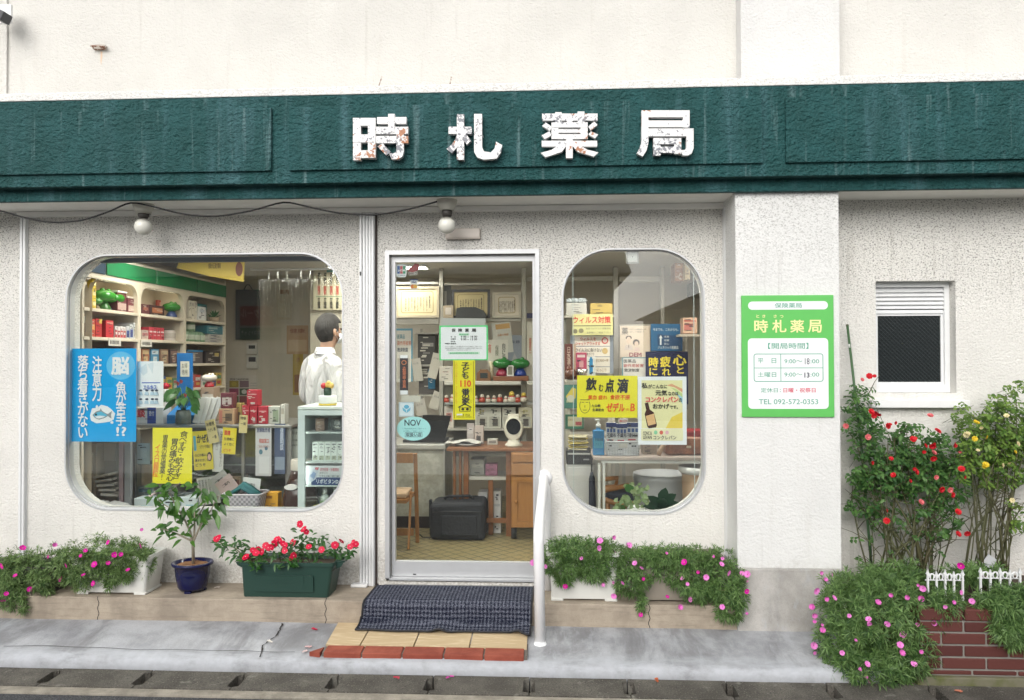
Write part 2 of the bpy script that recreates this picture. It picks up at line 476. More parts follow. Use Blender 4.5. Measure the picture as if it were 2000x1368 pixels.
# cracks in the apron: thin open seams
def crack(pts, wd, zf):
    mb = MB(); pp = []
    for a, b in zip(pts, pts[1:]):
        n = max(2, int((Vector(b) - Vector(a)).length / .02))
        pp += [Vector(a).lerp(Vector(b), k / n) + Vector((random.uniform(-.006, .006), random.uniform(-.004, .004))) for k in range(n)]
    pp.append(Vector(pts[-1]))
    mb.sheet([[(p.x - wd * random.uniform(.3, 1), p.y, zf(p.y) + .0025), (p.x + wd * random.uniform(.3, 1), p.y + wd, zf(p.y) + .0025)] for p in pp])
    return mb
def zap(y):
    q = sorted(prof[:6]);
    for (a, za), (b, zb) in zip(q, q[1:]):
        if a <= y <= b: return za + (zb - za) * (y - a) / (b - a) + .004
    return zb_
CRK = M((.035, .032, .03), .9)
mb = crack([(G(546, 1226, .09).x, ya1 - .03), (G(530, 1255, .08).x, -.45), (G(500, 1280, .06).x, -.58), (G(494, 1300, .05).x, ya0 + .03)], .005, zap)
mb.build('pavement_crack', CRK, kind='structure')
mb = MB(); q = []
for i in range(60):
    x = G(0, 1270, .055).x + i * .027
    q.append([(x, ya0 + .085 + hsh(x, 4) * .02, zap(ya0 + .085) + .003), (x, ya0 + .085 + hsh(x, 4) * .02 + .0035, zap(ya0 + .088) + .003)])
mb.sheet(q); mb.build('pavement_crack', CRK, kind='structure')
# gutter covers, each lid its own slab with a half lifting slot at either end
yg0, yg1 = yk1 + .002, ya0 - .020
pitch = .485; xs0 = G(1033, 1350, 0).x
def lid_outline(x0, x1):
    ym = (yg0 + yg1) / 2; h = (yg1 - yg0) * .36; d = .026
    return [(x0, yg0), (x1, yg0), (x1, ym - h), (x1 - d, ym - h + .01), (x1 - d, ym + h - .01), (x1, ym + h), (x1, yg1), (x0, yg1), (x0, ym + h), (x0 + d, ym + h - .01), (x0 + d, ym - h + .01), (x0, ym - h)]
mb = MB(); mb.box(-9, 9, yg0 - .001, ya0 + .3, -.30, -.12); mb.build('gutter_channel', M((.004, .004, .004), .95), kind='structure')
lid = None
for k in range(-10, 9):
    x = xs0 + k * pitch
    if lid is None:
        mb = MB(); mb.prism(lid_outline(-pitch / 2 + .003, pitch / 2 - .003), -.09, 0., ax='z')
        lid = o = mb.build('gutter_cover', GUTTER)
    else:
        o = lid.copy(); C.objects.link(o)
    o.location = (x + pitch / 2, (yg0 + yg1) / 2, -.09 + random.uniform(-.003, .002))
    o.rotation_euler = (0, random.uniform(-.002, .002), random.uniform(-.003, .003))
    tag(o, 'rough grey concrete gutter cover with half slots, in the kerbside row', 'gutter cover', 'concrete gutter covers along the street edge')

# ------------------------------------------------------------------ the shop building
B = thing('shop_building', 'white stucco pharmacy shopfront with teal canopy and rounded windows', 'building', (0, 0, 0))
mb = MB()                                      # shop front panel with three openings
plate(mb, [[(xa, ZP - .05), (xb, ZP - .05), (xb, ZS + .03), (xa, ZS + .03)], rrect(*LW, .275, 12), rrect(*RW, .29, 12), [(DR[0], DR[2] - .02), (DR[1], DR[2] - .02), (DR[1], DR[3]), (DR[0], DR[3])]], 0, .14)
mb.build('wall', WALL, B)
mb = MB()                                      # left wall, right wall with its small window opening
mb.box(X_L, xa - .035, .012, .16, ZP - .16, ZS + .03)
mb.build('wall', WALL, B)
SWp = (1711, 549, 1867, 768); YR = -.04
SW = R4(SWp, YR)
xc1 = P(1641, 740, -.30).x; xc0 = P(1438, 740, -.30).x
mb = MB(); plate(mb, [[(xc1 - .1, -.1), (X_R, -.1), (X_R, ZS + .03), (xc1 - .1, ZS + .03)], [(SW[0], SW[2]), (SW[1], SW[2]), (SW[1], SW[3]), (SW[0], SW[3])]], YR, YR + .2)
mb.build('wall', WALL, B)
mb = MB(); mb.box(xc0, xc1, -.30, .15, P(1540, 1111, -.3).z, ZS + .03, bev=.006)
mb.build('column', COLM, B)
mb = MB(); mb.box(xc0 - .004, xc1 + .004, -.312, .15, -.1, P(1540, 1110, -.3).z - .002, bev=.008)
mb.build('column_base', concrete('pale_base_concrete', (.34, .325, .30), (.52, .50, .47), 4, .5), B)
mb = MB(); mb.box(X_L, xc0, -.30, .10, -.1, ZP, bev=.006)
mb.build('plinth', PLINTH, B)
# vertical seams and hairline cracks in the plinth face
for px, (a, b) in ((192, (1165, 1218)), (636, (1168, 1224)), (1268, (1180, 1232))):
    mb = MB(); g = []
    for k in range(14):
        p = P(px + math.sin(k * 1.3 + px) * 1.6, a + (b - a) * k / 13, -.3)
        g.append([(p.x - .0022, -.3012, p.z), (p.x + .0022, -.3012, p.z)])
    mb.sheet(g); mb.build('plinth_crack', CRK, B)
# canopy: soffit slab, recessed lower tier, main band, raised panels, white parapet cap
zt, zm, zl = P(1000, 179, YF).z, P(1000, 352, YF).z, ZS
ztop = P(1000, 162, YF).z
SOFF = M((.88, .87, .82), .6)
mb = MB(); mb.box(X_L, X_R, -.313, .1, ZS + .006, ZS + .05); mb.build('soffit', SOFF, B)
mb = MB(); mb.box(X_L, X_R, -.335, -.30, zl, zm + .02, bev=.004); mb.build('lower_fascia', TEAL, B)
mb = MB(); mb.box(X_L, X_R, YF, -.05, zm, zt, bev=.004); mb.build('fascia', TEAL, B)
zp0, zp1 = P(1000, 328, YF).z, P(1000, 203, YF).z
xg = [P(a, 260, YF).x for a in (-1200, 532, 566, 1488, 1533, 3200)]
for i in (0, 2, 4):
    mb = MB(); mb.box(xg[i], xg[i + 1], YF - .018, YF + .01, zp0, zp1, bev=.006)
    mb.build('fascia_panel', TEAL, B)
mb = MB(); mb.box(X_L, X_R, YF - .003, .02, zt + .002, ztop, bev=.005); mb.build('parapet_cap', stucco('cap_stucco', (.80, .79, .76), .35, 0, 4), B)
mb = MB(); mb.box(X_L, X_R, .03, .3, ZS + .3, ZU); mb.build('upper_wall', WALLUP, B)
xu0, xu1 = P(1447, 80, -.08).x, P(1640, 80, -.08).x
mb = MB(); mb.box(xu0, xu1, -.08, .05, ztop + .001, ZU, bev=.004); mb.build('upper_pilaster', UPIL, B)
mb = MB(); mb.box(X_L, P(14, 80, .02).x, .016, .05, ztop + .001, ZU, bev=.004); mb.build('upper_pilaster', WALLUP, B)
# thin moulding along the top of the shop wall
mb = MB(); mb.box(xa - .03, xb + .02, -.03, .01, ZS - .028, ZS + .004, bev=.003); mb.build('ceiling_moulding', SOFF, B)
# aluminium shutter guide rails
def rail(px0, px1, nf, y=-.035):
    x0, x1 = P(px0, 700, y).x, P(px1, 700, y).x
    mb = MB(); mb.box(x0, x1, y + .012, .02, ZP + .002, ZS - .03)
    for k in range(nf):
        u0 = x0 + (x1 - x0) * (k + .04) / nf; u1 = x0 + (x1 - x0) * (k + .86) / nf
        mb.box(u0, u1, y - (.006 if k in (0, nf - 1) else 0), y + .0125, ZP + .002, ZS - .03, bev=.002, seg=1)
    r = mb.build('shutter_rail', ALUW, B)
rail(702, 731, 5); rail(38, 50, 2, -.02); rail(1417, 1436, 2, -.06)
mb = MB(); x = P(735, 700, 0).x; mb.box(x - .006, x + .006, -.012, .01, ZP + .002, ZS - .03); mb.build('rail_gap', M((.05, .035, .03), .8), B)
# shutter key slot
mb = MB(); p = P(704, 535, -.043); mb.tube([(p.x, p.y - .001, p.z + .012), (p.x, p.y - .0015, p.z - .01)], .004, 6); mb.build('key_slot', DARK, B)
# display windows
def dwin(W, r, px_bar=None, inset=.011):
    o = MB(); plate(o, [rrect(W[0] - .003, W[1] + .003, W[2] - .003, W[3] + .003, r + .003, 12), rrect(W[0] + .006, W[1] - .006, W[2] + .006, W[3] - .006, r - .006, 12)], -.003, .022)
    f = o.build('window_frame', ALU, B)
    o = MB(); plate(o, [rrect(W[0] + .003, W[1] - .003, W[2] + .003, W[3] - .003, r - .003, 12), rrect(W[0] + inset, W[1] - inset, W[2] + inset, W[3] - inset, r - inset, 12)], .0225, .07)
    o.build('inner_frame', ALU, f)
    o = MB(); plate(o, [rrect(W[0] + .014, W[1] - .014, W[2] + .014, W[3] - .014, r - .014, 12)], .030, .036)
    o.build('window_pane', GLASS, f)
    return f
fL = dwin(LW, .275); fR = dwin(RW, .29)
mb = MB(); z0 = P(400, 512, .13).z; mb.box(LW[0] + .13, LW[1] - .13, .118, .16, z0, z0 + .05, bev=.004); mb.build('head_rail', M((.10, .12, .14), .5), fL)
# narrow joints between the glass sheets of the right window
mb = MB(); x = P(1119, 700, .095).x; mb.box(x - .002, x + .002, .037, .041, RW[2] + .1, RW[3] - .12); mb.build('glass_joint', M((.5, .55, .53), .3), fR)
mb = MB(); x = P(1352, 700, .095).x; mb.box(x - .002, x + .002, .037, .041, RW[2] + .1, RW[3] - .12); mb.build('glass_joint', M((.5, .55, .53), .3), fR)
# the glazed door
mb = MB(); a, b, c, d = DR
plate(mb, [[(a - .004, c + .002), (b + .004, c + .002), (b + .004, d + .004), (a - .004, d + .004)], [(a + .022, c - .01), (b - .022, c - .01), (b - .022, d - .022), (a + .022, d - .022)]], -.014, .10)
D_ = mb.build('door_frame', ALU, B)
gx0, gx1, gz0, gz1 = R4((773, 512, 1041, 1097), .045)
dx0, dx1, dz0, dz1 = a + .028, b - .024, c + .004, d - .026
DRP = mb = MB(); plate(mb, [[(dx0, dz0), (dx1, dz0), (dx1, dz1), (dx0, dz1)], [(gx0, gz0), (gx1, gz0), (gx1, gz1), (gx0, gz1)]], .030, .066)
dd = mb.build('door', ALU, B)
mb = MB(); mb.box(gx0 - .004, gx1 + .004, .046, .052, gz0 - .004, gz1 + .004); mb.build('door_pane', GLASS, dd)
mb = MB(); p = P(811, 1122, .03); mb.box(p.x - .012, p.x + .006, .028, .031, p.z - .003, p.z + .003); mb.tube([(p.x - .012, .029, p.z), (p.x - .011, .029, p.z)], .005); mb.build('keyhole', DARK, dd)
mb = MB(); mb.box(a - .01, b + .01, -.06, .12, ZP + .0005, ZP + .006, bev=.002); mb.build('door_sill', ALUD, B)
# small louvred lavatory window in the right wall
x0, x1, z0, z1 = SW
mb = MB(); plate(mb, [[(x0 + .001, z0 + .001), (x1 - .001, z0 + .001), (x1 - .001, z1 - .001), (x0 + .001, z1 - .001)], [(x0 + .03, z0 + .045), (x1 - .03, z0 + .045), (x1 - .03, z1 - .03), (x0 + .03, z1 - .03)]], YR + .065, YR + .145)
sw = mb.build('side_window', ALUW, B)
yq = YR + .085; zl0 = P(1785, 610, yq).z; zq = P(1785, 596, yq).z
mb = MB(); mb.box(x0 + .030, x1 - .030, yq - .012, yq + .03, zl0 - .010, zl0 + .012, bev=.003); mb.build('transom', ALUW, sw)
mb = MB(); plate(mb, [[(x0 + .0295, z0 + .0445), (x1 - .0295, z0 + .0445), (x1 - .0295, zl0 - .0105), (x0 + .0295, zl0 - .0105)], [(x0 + .045, z0 + .062), (x1 - .045, z0 + .062), (x1 - .045, zl0 - .022), (x0 + .045, zl0 - .022)]], yq - .004, yq + .02)
mb.build('sash', ALUW, sw)
nl = 5
for k in range(nl):
    zc = zl0 + .022 + (z1 - .034 - zl0 - .02) * (k + .4) / nl
    mb = MB(); mb.box(x0 + .028, x1 - .028, yq - .006, yq - .001, zc - .017, zc + .017, rot=Matrix.Rotation(rad(-38), 3, 'X')); mb.build('louvre_slat', ALUW, sw)
t = NT('wired_obscure_glass'); 
u = t.sep(0); v = t.sep(2)
wv1 = t.math('ABSOLUTE', t.math('SUBTRACT', t.math('FRACT', t.math('MULTIPLY', t.math('ADD', u, v), 42.)), .5))
wv2 = t.math('ABSOLUTE', t.math('SUBTRACT', t.math('FRACT', t.math('MULTIPLY', t.math('SUBTRACT', u, t.math('MULTIPLY', v, .9)), 42.)), .5))
wire = t.ramp(t.math('MINIMUM', wv1, t.math('ADD', wv2, .04)), .0, .09, 1, 0)
t.bump(t.noise(60, 2), .2, .006)
WG = t.done(t.mix(t.math('MULTIPLY', wire, .6), (.010, .014, .015), (.075, .085, .088)), .22, 0, .5)
mb = MB(); mb.box(x0 + .043, x1 - .043, yq + .004, yq + .010, z0 + .060, zl0 - .020); mb.build('wired_pane', WG, sw)
mb = MB(); mb.box(x0 + .028, x1 - .028, yq + .03, yq + .035, zl0, z1 - .028); mb.build('louvre_back', DARK, sw)
mb = MB(); mb.box(P(1690, 790, YR).x + .015, P(1885, 790, YR).x, YR - .055, YR + .1, P(1785, 797, YR - .05).z, P(1785, 782, YR - .05).z, bev=.005); mb.build('window_sill', WHITE, sw)
# interior shell
XL, XR, YB, ZC = -3.32, 1.78, 2.95, 2.42
mb = MB()
t = NT('patterned_lino')
u = t.math('ABSOLUTE', t.math('SUBTRACT', t.math('FRACT', t.math('MULTIPLY', t.math('ADD', t.sep(0), t.sep(1)), 9.)), .5))
v = t.math('ABSOLUTE', t.math('SUBTRACT', t.math('FRACT', t.math('MULTIPLY', t.math('SUBTRACT', t.sep(0), t.sep(1)), 9.)), .5))
ln = t.math('MULTIPLY', t.ramp(t.math('MINIMUM', u, v), .02, .10, 1, 0), t.ramp(t.noise(13, 3), .28, .5))
LINO = t.done(t.mix(ln, t.mix(t.noise(9, 4), (.23, .185, .085), (.34, .285, .15)), (.06, .045, .03)), .35)
mb.box(XL, XR, .13, YB, ZP - .03, ZP + .002); mb.build('shop_floor', LINO, B)
CEIL = M((.62, .60, .54), .8)
mb = MB(); mb.box(XL, XR, .145, YB, ZC, ZC + .06); mb.build('shop_ceiling', CEIL, B)
for bx in ((XL - .08, XL, .165, YB + .08), (XR, XR + .08, .145, YB + .08), (XL, XR, YB, YB + .08)):
    mb = MB(); mb.box(*bx, ZP - .03, ZC + .06); mb.build('shop_wall', INWALL, B)

# ------------------------------------------------------------------ raised sign characters on the fascia (metal, peeling paint, rust)
def peel():
    t = NT('peeling_white_enamel')
    n = t.noise(60, 5, .62); big = t.noise(6, 3)
    f = t.ramp(t.math('ADD', n, t.math('MULTIPLY', big, .75)), .945, .975)
    c = t.mix(f, (.74, .74, .73), (.20, .205, .23))
    r = t.ramp(t.math('ADD', t.noise(7, 5, .7), t.math('MULTIPLY', t.noise(60, 3), .2)), .69, .74)
    c = t.mix(r, c, t.mix(t.noise(50, 3), (.24, .06, .018), (.50, .22, .09)))
    t.bump(n, .15, .002)
    return t.done(c, .45)
PEEL = peel()
def zpx(a, b): return 640 + a / 2.632, 190 + b / 2.632
def rc(x0, y0, x1, y1): return [(x0, y0), (x1, y0), (x1, y1), (x0, y1)]
GLY = [
 ('raised metal sign character with a sun radical, heavily flaked, first on the teal fascia', (270, 200), [rc(128, 105, 168, 322), rc(205, 106, 245, 312), rc(128, 105, 245, 145), rc(128, 190, 245, 231), rc(150, 272, 245, 311),
   rc(310, 85, 343, 178), rc(252, 100, 403, 135), rc(247, 150, 412, 187), rc(247, 198, 413, 235), [(352, 180), (390, 180), (390, 275), (383, 303), (362, 318), (328, 318), (316, 290), (340, 287), (352, 278)], [(255, 252), (281, 236), (323, 281), (300, 298)]]),
 ('raised metal sign character with an upswept hook stroke, rusty foot, second on the fascia', (755, 200), [rc(663, 85, 700, 320), rc(620, 150, 740, 187), [(666, 187), (690, 187), (682, 225), (664, 256), (637, 286), (610, 264), (640, 238), (657, 212)], [(676, 190), (700, 176), (737, 222), (715, 243)],
   [(752, 85), (793, 85), (793, 255), (803, 278), (838, 283), (858, 262), (865, 228), (897, 245), (889, 285), (868, 315), (800, 320), (768, 308), (752, 280)]]),
 ('raised metal sign character with many dot strokes and orange rust, third', (1245, 200), [rc(1102, 82, 1388, 118), rc(1170, 75, 1203, 127), rc(1285, 72, 1320, 127), [(1225, 128), (1240, 112), (1262, 116), (1254, 130)], rc(1150, 128, 1337, 154), rc(1186, 164, 1302, 182), rc(1150, 188, 1337, 213), rc(1150, 128, 1187, 213), rc(1300, 128, 1337, 213),
   [(1102, 147), (1120, 128), (1152, 150), (1143, 172)], [(1100, 195), (1140, 174), (1152, 195), (1115, 215)], [(1340, 150), (1370, 124), (1388, 141), (1352, 170)], [(1340, 190), (1355, 174), (1391, 190), (1375, 210)],
   rc(1100, 222, 1386, 252), rc(1225, 213, 1260, 312), [(1180, 250), (1226, 250), (1204, 280), (1120, 308), (1095, 285), (1150, 270)], [(1259, 250), (1302, 250), (1338, 270), (1392, 283), (1368, 305), (1285, 280)]]),
 ('raised metal sign character shaped like a flag over a box, last on the fascia', (1740, 190), [rc(1615, 65, 1862, 100), [(1615, 66), (1650, 66), (1650, 235), (1640, 272), (1620, 304), (1589, 288), (1606, 258), (1614, 228)], rc(1828, 66, 1862, 155), rc(1645, 118, 1862, 152), rc(1648, 160, 1882, 200),
   [(1845, 160), (1882, 160), (1882, 262), (1872, 288), (1852, 299), (1826, 298), (1815, 272), (1838, 270), (1845, 258)], rc(1675, 208, 1713, 298), rc(1782, 208, 1819, 290), rc(1675, 208, 1819, 240), rc(1675, 253, 1819, 285)]),
]
for lab, cz, strokes in GLY:
    mb = MB()
    yf = YF - .018
    for k, st in enumerate(strokes):
        pts = []
        for a, b in st:
            q = P(*zpx(a, b), yf - .05); pts.append((q.x, q.z))
        mb.prism(pts, yf - .042 - .0009 * (k % 6), yf - .012 - .0004 * k)
    for dx in (-40, 40):        # stand-off pins back to the panel
        q = P(*zpx(cz[0] + dx, cz[1]), yf - .02); mb.tube([(q.x, yf - .02, q.z), (q.x, yf + .001, q.z)], .005, 6)
    mb.build('sign_character', PEEL, None, lab, 'sign letter', 'raised metal characters of the shop sign')

# ------------------------------------------------------------------ fittings on the outside
def globe_lamp(px, py, label):
    p = P(px, py, -.19); zt_ = ZS + .006
    t = thing('globe_lamp', label, 'lamp', (p.x, p.y, p.z), 'globe lamps under the canopy')
    mb = MB(); mb.lathe([(0, zt_), (.062, zt_), (.060, zt_ - .012), (.040, zt_ - .06), (.030, p.z + .085), (0, p.z + .085)], (p.x, p.y, 0), 20); mb.build('holder', M((.50, .49, .43), .6), t)
    mb = MB(); mb.lathe([(0, p.z + .087), (.031, p.z + .086), (.031, p.z + .066), (.026, p.z + .050), (0, p.z + .048)], (p.x, p.y, 0), 18); mb.build('socket', M((.05, .045, .04), .5), t)
    nt_ = NT('milky_globe'); 
    zrel = nt_.sep(2)
    dst = nt_.math('MULTIPLY', nt_.ramp(nt_.math('ADD', zrel, nt_.math('MULTIPLY', nt_.noise(30, 3), .02)), p.z + .028, p.z + .052), .75)
    gm = nt_.done(nt_.mix(dst, (.74, .73, .66), (.10, .09, .075)), .25)
    mb = MB(); mb.ball((p.x, p.y, p.z), .050, n=28); mb.build('globe', gm, t)
globe_lamp(280, 443, 'white globe lamp hanging under the canopy above the large left window')
globe_lamp(873, 440, 'white globe lamp hanging under the canopy above the glass door')
pts = [(-60, 405), (0, 411), (45, 425), (100, 436), (160, 432), (215, 413), (255, 394), (300, 404), (360, 420), (420, 424), (490, 413), (555, 393), (600, 404), (660, 417), (735, 421), (800, 409), (872, 389)]
mb = MB(); cp = []
for i in range(len(pts) - 1):
    for k in range(4):
        a = Vector(pts[i]).lerp(Vector(pts[i + 1]), k / 4); q = P(a.x, a.y, -.285); cp.append(q)
for it in range(2): cp = [cp[0]] + [(cp[i - 1] + cp[i] * 2 + cp[i + 1]) / 4 for i in range(1, len(cp) - 1)] + [cp[-1]]
mb.tube(cp, .005, 6); mb.build('cable', M((.008, .008, .008), .6), None, 'slack black cable looping along the underside of the canopy', 'cable')
# shallow cover box above the door
x0, x1, z0, z1 = R4((870, 446, 938, 467), -.03)
t = thing('door_sensor', 'small beige sensor box on the wall above the glass door', 'sensor', ((x0 + x1) / 2, -.015, z0))
mb = MB(); mb.box(x0, x1, -.03, .001, z0, z1, bev=.006); mb.build('housing', M((.55, .49, .43), .5), t)
mb = MB(); mb.box(x0 + .012, x1 - .006, -.033, -.028, z0 + .012, z1 - .004); mb.build('cover', M((.62, .56, .50), .4), t)
# rusty bracket on the upper wall and thin rods behind the parapet
p = P(196, 95, .03)
mb = MB(); mb.box(p.x - .035, p.x + .045, p.y - .03, p.y + .002, p.z - .012, p.z + .012, bev=.003); mb.tube([(p.x - .045, p.y - .03, p.z + .004), (p.x + .06, p.y - .03, p.z - .004)], .006, 6)
t_ = NT('rusty_iron'); RUST = t_.done(t_.mix(t_.ramp(t_.noise(60, 4), .4, .6), (.55, .50, .44), (.16, .06, .025)), .8)
mb.build('wall_bracket', RUST, None, 'small rusty iron bracket fixed high on the white upper wall', 'bracket')
t_ = NT('rust_run'); 
mb = MB(); g = [[(p.x + .002 + k * .004, p.y - .0012, p.z - .02), (p.x + .002 + k * .004, p.y - .0012, p.z - .11 + abs(k - 1) * .03)] for k in range(4)]; mb.sheet(g)
mb.build('rust_stain', t_.done((.66, .50, .36), .9), B)
for a, b, lab in (((740, 168), (746, 150), 'thin bent iron rod, left one behind the parapet'), ((879, 165), (882, 150), 'thin iron rod, right one behind the parapet, nearer the sign middle')):
    q0, q1 = P(*a, -.1), P(*b, -.1); mb = MB(); mb.tube([(q0.x - .01, -.1, q0.z - .06), q0, q1], .0035, 5); mb.build('iron_rod', RUST, None, lab, 'rod', 'iron rods behind the parapet')
# security light at the top left corner
p = P(4, 22, -.11)
t = thing('flood_light', 'small dark floodlight on a white plate at the top left corner', 'lamp', p)
mb = MB(); mb.box(p.x - .07, p.x + .03, -.075, -.055, p.z - .06, p.z + .06, bev=.006); mb.build('base_plate', WHITE, t)
mb = MB(); mb.box(p.x - .03, p.x + .05, -.17, -.09, p.z - .07, p.z - .01, bev=.01, rot=Matrix.Rotation(rad(25), 3, 'Y')); mb.build('lamp_head', M((.04, .04, .045), .5), t)
mb = MB(); mb.tube([(p.x - .02, -.065, p.z - .02), (p.x, -.1, p.z - .04)], .012, 8); mb.build('arm', M((.04, .04, .045), .5), t)
# small white foot piece at the base of the shutter rail
p = G(707, 1143, ZP); mb = MB(); mb.box(p.x - .055, p.x + .045, p.y - .06, p.y - .008, ZP + .001, ZP + .02, bev=.007)
mb.build('soap_dish', WHITE, None, 'small white plastic tray at the foot of the shutter rail', 'tray')

# opening hours board on the column
t = thing('opening_hours_board', 'bright green board with white panel of opening hours, on the column', 'sign', P(1540, 815, -.305))
YS = -.312
SGN = (.20, .66, .13)
x0, x1, z0, z1 = R4((1449, 577, 1629, 815), YS)
mb = MB(); mb.box(x0, x1, YS, -.299, z0, z1, bev=.0015, seg=1); mb.build('board', M((.12, .50, .11), .35), t)
PW = (.82, .84, .84)
for nm, r, rr in (('heading_panel', (1461, 589, 1617, 605), .023), ('hours_panel', (1461, 661, 1618, 799), .022)):
    a, b, c, d = R4(r, YS); mb = MB(); mb.prism(rrect(a, b, c, d, rr, 6), YS - .0006, YS + .001); mb.build(nm, M(PW, .35), t)
TG = (.10, .36, .25)
mb = MB()
a, b, c, d = R4((1472, 691, 1608, 746), YS)
plate(mb, [rrect(a, b, c, d, .014, 5), rrect(a + .004, b - .004, c + .004, d - .004, .010, 5)], YS - .0012, YS - .0005)
q = P(1525, 718, YS); mb.box(q.x - .0018, q.x + .0018, YS - .0011, YS - .0005, c + .002, d - .002)
zz = P(1540, 719, YS).z; mb.box(a + .002, q.x - .002, YS - .0011, YS - .0005, zz - .0018, zz + .0018); mb.box(q.x + .002, b - .002, YS - .0011, YS - .0005, zz - .0018, zz + .0018)
mb.build('table_rules', M(TG, .5), t)
TK, TR, TY = (.04, .04, .07), (.62, .02, .08), (.86, .80, .38)
lettering([('保険薬局', (1513, 592, 1566, 602), .012, 0, 0), ('時', (1473, 625, 1500, 650), .034, 0, 1), ('札', (1508, 625, 1536, 650), .034, 0, 1), ('薬', (1543, 625, 1571, 650), .034, 0, 1), ('局', (1578, 625, 1605, 650), .034, 0, 1),
  ('と', (1477, 615, 1483, 621), .03, 0, 1), ('き', (1489, 615, 1495, 621), .03, 0, 1), ('さ', (1511, 615, 1517, 621), .03, 0, 1), ('つ', (1523, 616, 1530, 621), .03, 0, 1),
  ('【開局時間】', (1500, 670, 1579, 682), .012, 0, 0), ('平', (1480, 700, 1491, 710), .01, 0, 0), ('日', (1507, 700, 1516, 710), .01, 0, 0), ('土曜日', (1480, 727, 1516, 737), .01, 0, 0),
  ('9:00〜', (1532, 702, 1567, 710), .008, 0, 0), (':00', (1583, 702, 1600, 710), .008, 0, 0), ('18', (1572, 700, 1581, 712), .0, 0, 2), ('9:00〜', (1532, 728, 1567, 736), .008, 0, 0), (':00', (1583, 728, 1600, 736), .008, 0, 0), ('13', (1571, 728, 1581, 738), .05, 0, 2),
  ('定休日：', (1486, 758, 1525, 767), .012, 0, 0), ('日曜・祝祭日', (1530, 758, 1593, 767), .018, 0, 3), ('TEL 092-572-0353', (1482, 780, 1598, 790), .008, 0, 0)],
  YS - .0009, [M(TG, .5), M(TY, .5), M(TK, .5), M(TR, .5)], t)

# ------------------------------------------------------------------ entrance: tiled patch, mat, handrail
t = thing('tiled_entrance_patch', 'patch of ribbed yellow tiles edged with red bricks below the door', 'paving', (0, -.5, .05))
x_l0, x_r = G(655, 1225, .095).x, G(1031, 1245, .09).x
YT0, YT1, YT2 = -.302, G(820, 1262, .088).y, G(820, 1281, .072).y
tt = NT('yellow_ribbed_tile'); ttc = tt.mix(tt.noise(7, 4), (.47, .345, .195), (.58, .45, .28)); ttc = tt.mix(tt.ramp(tt.noise(9, 4, .6, (1, 14, 1)), .5, .7), ttc, (.70, .58, .38)); tt.bump(tt.math('FRACT', tt.math('MULTIPLY', tt.sep(1), 60.)), .35, .004); TILE = tt.done(ttc, .7)
tb = NT('red_paver_brick'); tb.bump(tb.noise(70, 4), .4, .005); BRK = tb.done(tb.mix(tb.ramp(tb.noise(9, 5), .35, .7), (.23, .045, .025), (.34, .085, .05)), .75)
def zt_at(y): return .100 + (.086 - .100) * (y - YT0) / (YT1 - YT0)
xl_at = lambda y: x_l0 + (G(632, 1264, .088).x - x_l0) * (y - YT0) / (YT1 - YT0)
mb = MB(); 
mb.prism([(xl_at(YT0) - .01, YT0), (x_r + .004, YT0), (x_r + .004, YT2 + .01), (xl_at(YT2), YT2 + .01)], .04, .076, ax='z'); mb.build('mortar_bed', M((.16, .14, .12), .9), t)
ed = [709, 813, 920, 1031]
xs = [None] + [G(a, 1250, .09).x for a in ed]
TI = MB()
for k in range(4):
    mb = TI; pts = []
    for y in (YT0, YT1 + .003):
        a = xl_at(y) if k == 0 else xs[k] + .004
        # joints run square to the wall
        pts.append((a, xs[k + 1] - .004, y))
    v = []
    g = [[(pts[j][0], pts[j][2], zt_at(pts[j][2])), (pts[j][1], pts[j][2], zt_at(pts[j][2]))] for j in (0, 1)]
    lo = [[(x, y, .05) for x, y, z in r] for r in g]
    mb.face([g[0][0], g[0][1], g[1][1], g[1][0]]); mb.face([lo[0][0], lo[1][0], lo[1][1], lo[0][1]])
    mb.face([g[1][0], g[1][1], lo[1][1], lo[1][0]]); mb.face([g[0][0], g[1][0], lo[1][0], lo[0][0]]); mb.face([g[0][1], lo[0][1], lo[1][1], g[1][1]]); mb.face([g[0][1], g[0][0], lo[0][0], lo[0][1]])
TI.build('ribbed_tiling', TILE, t)
bx = [G(a, 1272, .08).x for a in (632, 708, 787, 868, 946, 1025)]
BE = MB()
for k in range(5):
    mb = BE; mb.box(bx[k] + .004, bx[k + 1] - .003, YT2, YT1 - .003, .04, .084, bev=.006, rot=Matrix.Rotation(rad(5 + random.uniform(-1, 1)), 3, 'X'))
mb = BE; q0, q1 = G(602, 1283, .06), G(632, 1266, .08); mb.prism([(q0.x, YT2 + .01), (q1.x - .002, YT2 - .0), (q1.x - .002, YT1 - .01)], .04, .078, ax='z'); mb.build('brick_edging', BRK, t)
# door mat
tm = NT('ribbed_navy_mat')
ribs = tm.math('FRACT', tm.math('MULTIPLY', tm.sep(0), 62.)); rr = tm.math('ABSOLUTE', tm.math('SUBTRACT', ribs, .5))
yz = tm.math('SUBTRACT', tm.sep(1), tm.sep(2))
chk = tm.n('TexVoronoi', i_Scale=85.); tm.set(chk.inputs['Vector'], tm.P())
sp = tm.ramp(tm.noise(210, 3, .7), .38, .66)
dia = tm.math('SINE', tm.math('MULTIPLY', tm.math('ADD', tm.sep(0), yz), 150.)); dib = tm.math('SINE', tm.math('MULTIPLY', tm.math('SUBTRACT', tm.sep(0), yz), 150.))
pat = tm.math('ADD', tm.math('MULTIPLY', tm.math('MULTIPLY', dia, dib), .35), tm.math('MULTIPLY', sp, .7))
tm.bump(tm.math('ADD', pat, rr), .8, .012)
MAT = tm.done(tm.mix(tm.ramp(pat, .05, .8), (.018, .022, .045), (.28, .30, .37)), .95, 0, .1)
mx0, mx1 = G(745, 1135, ZP).x, G(1043, 1135, ZP).x
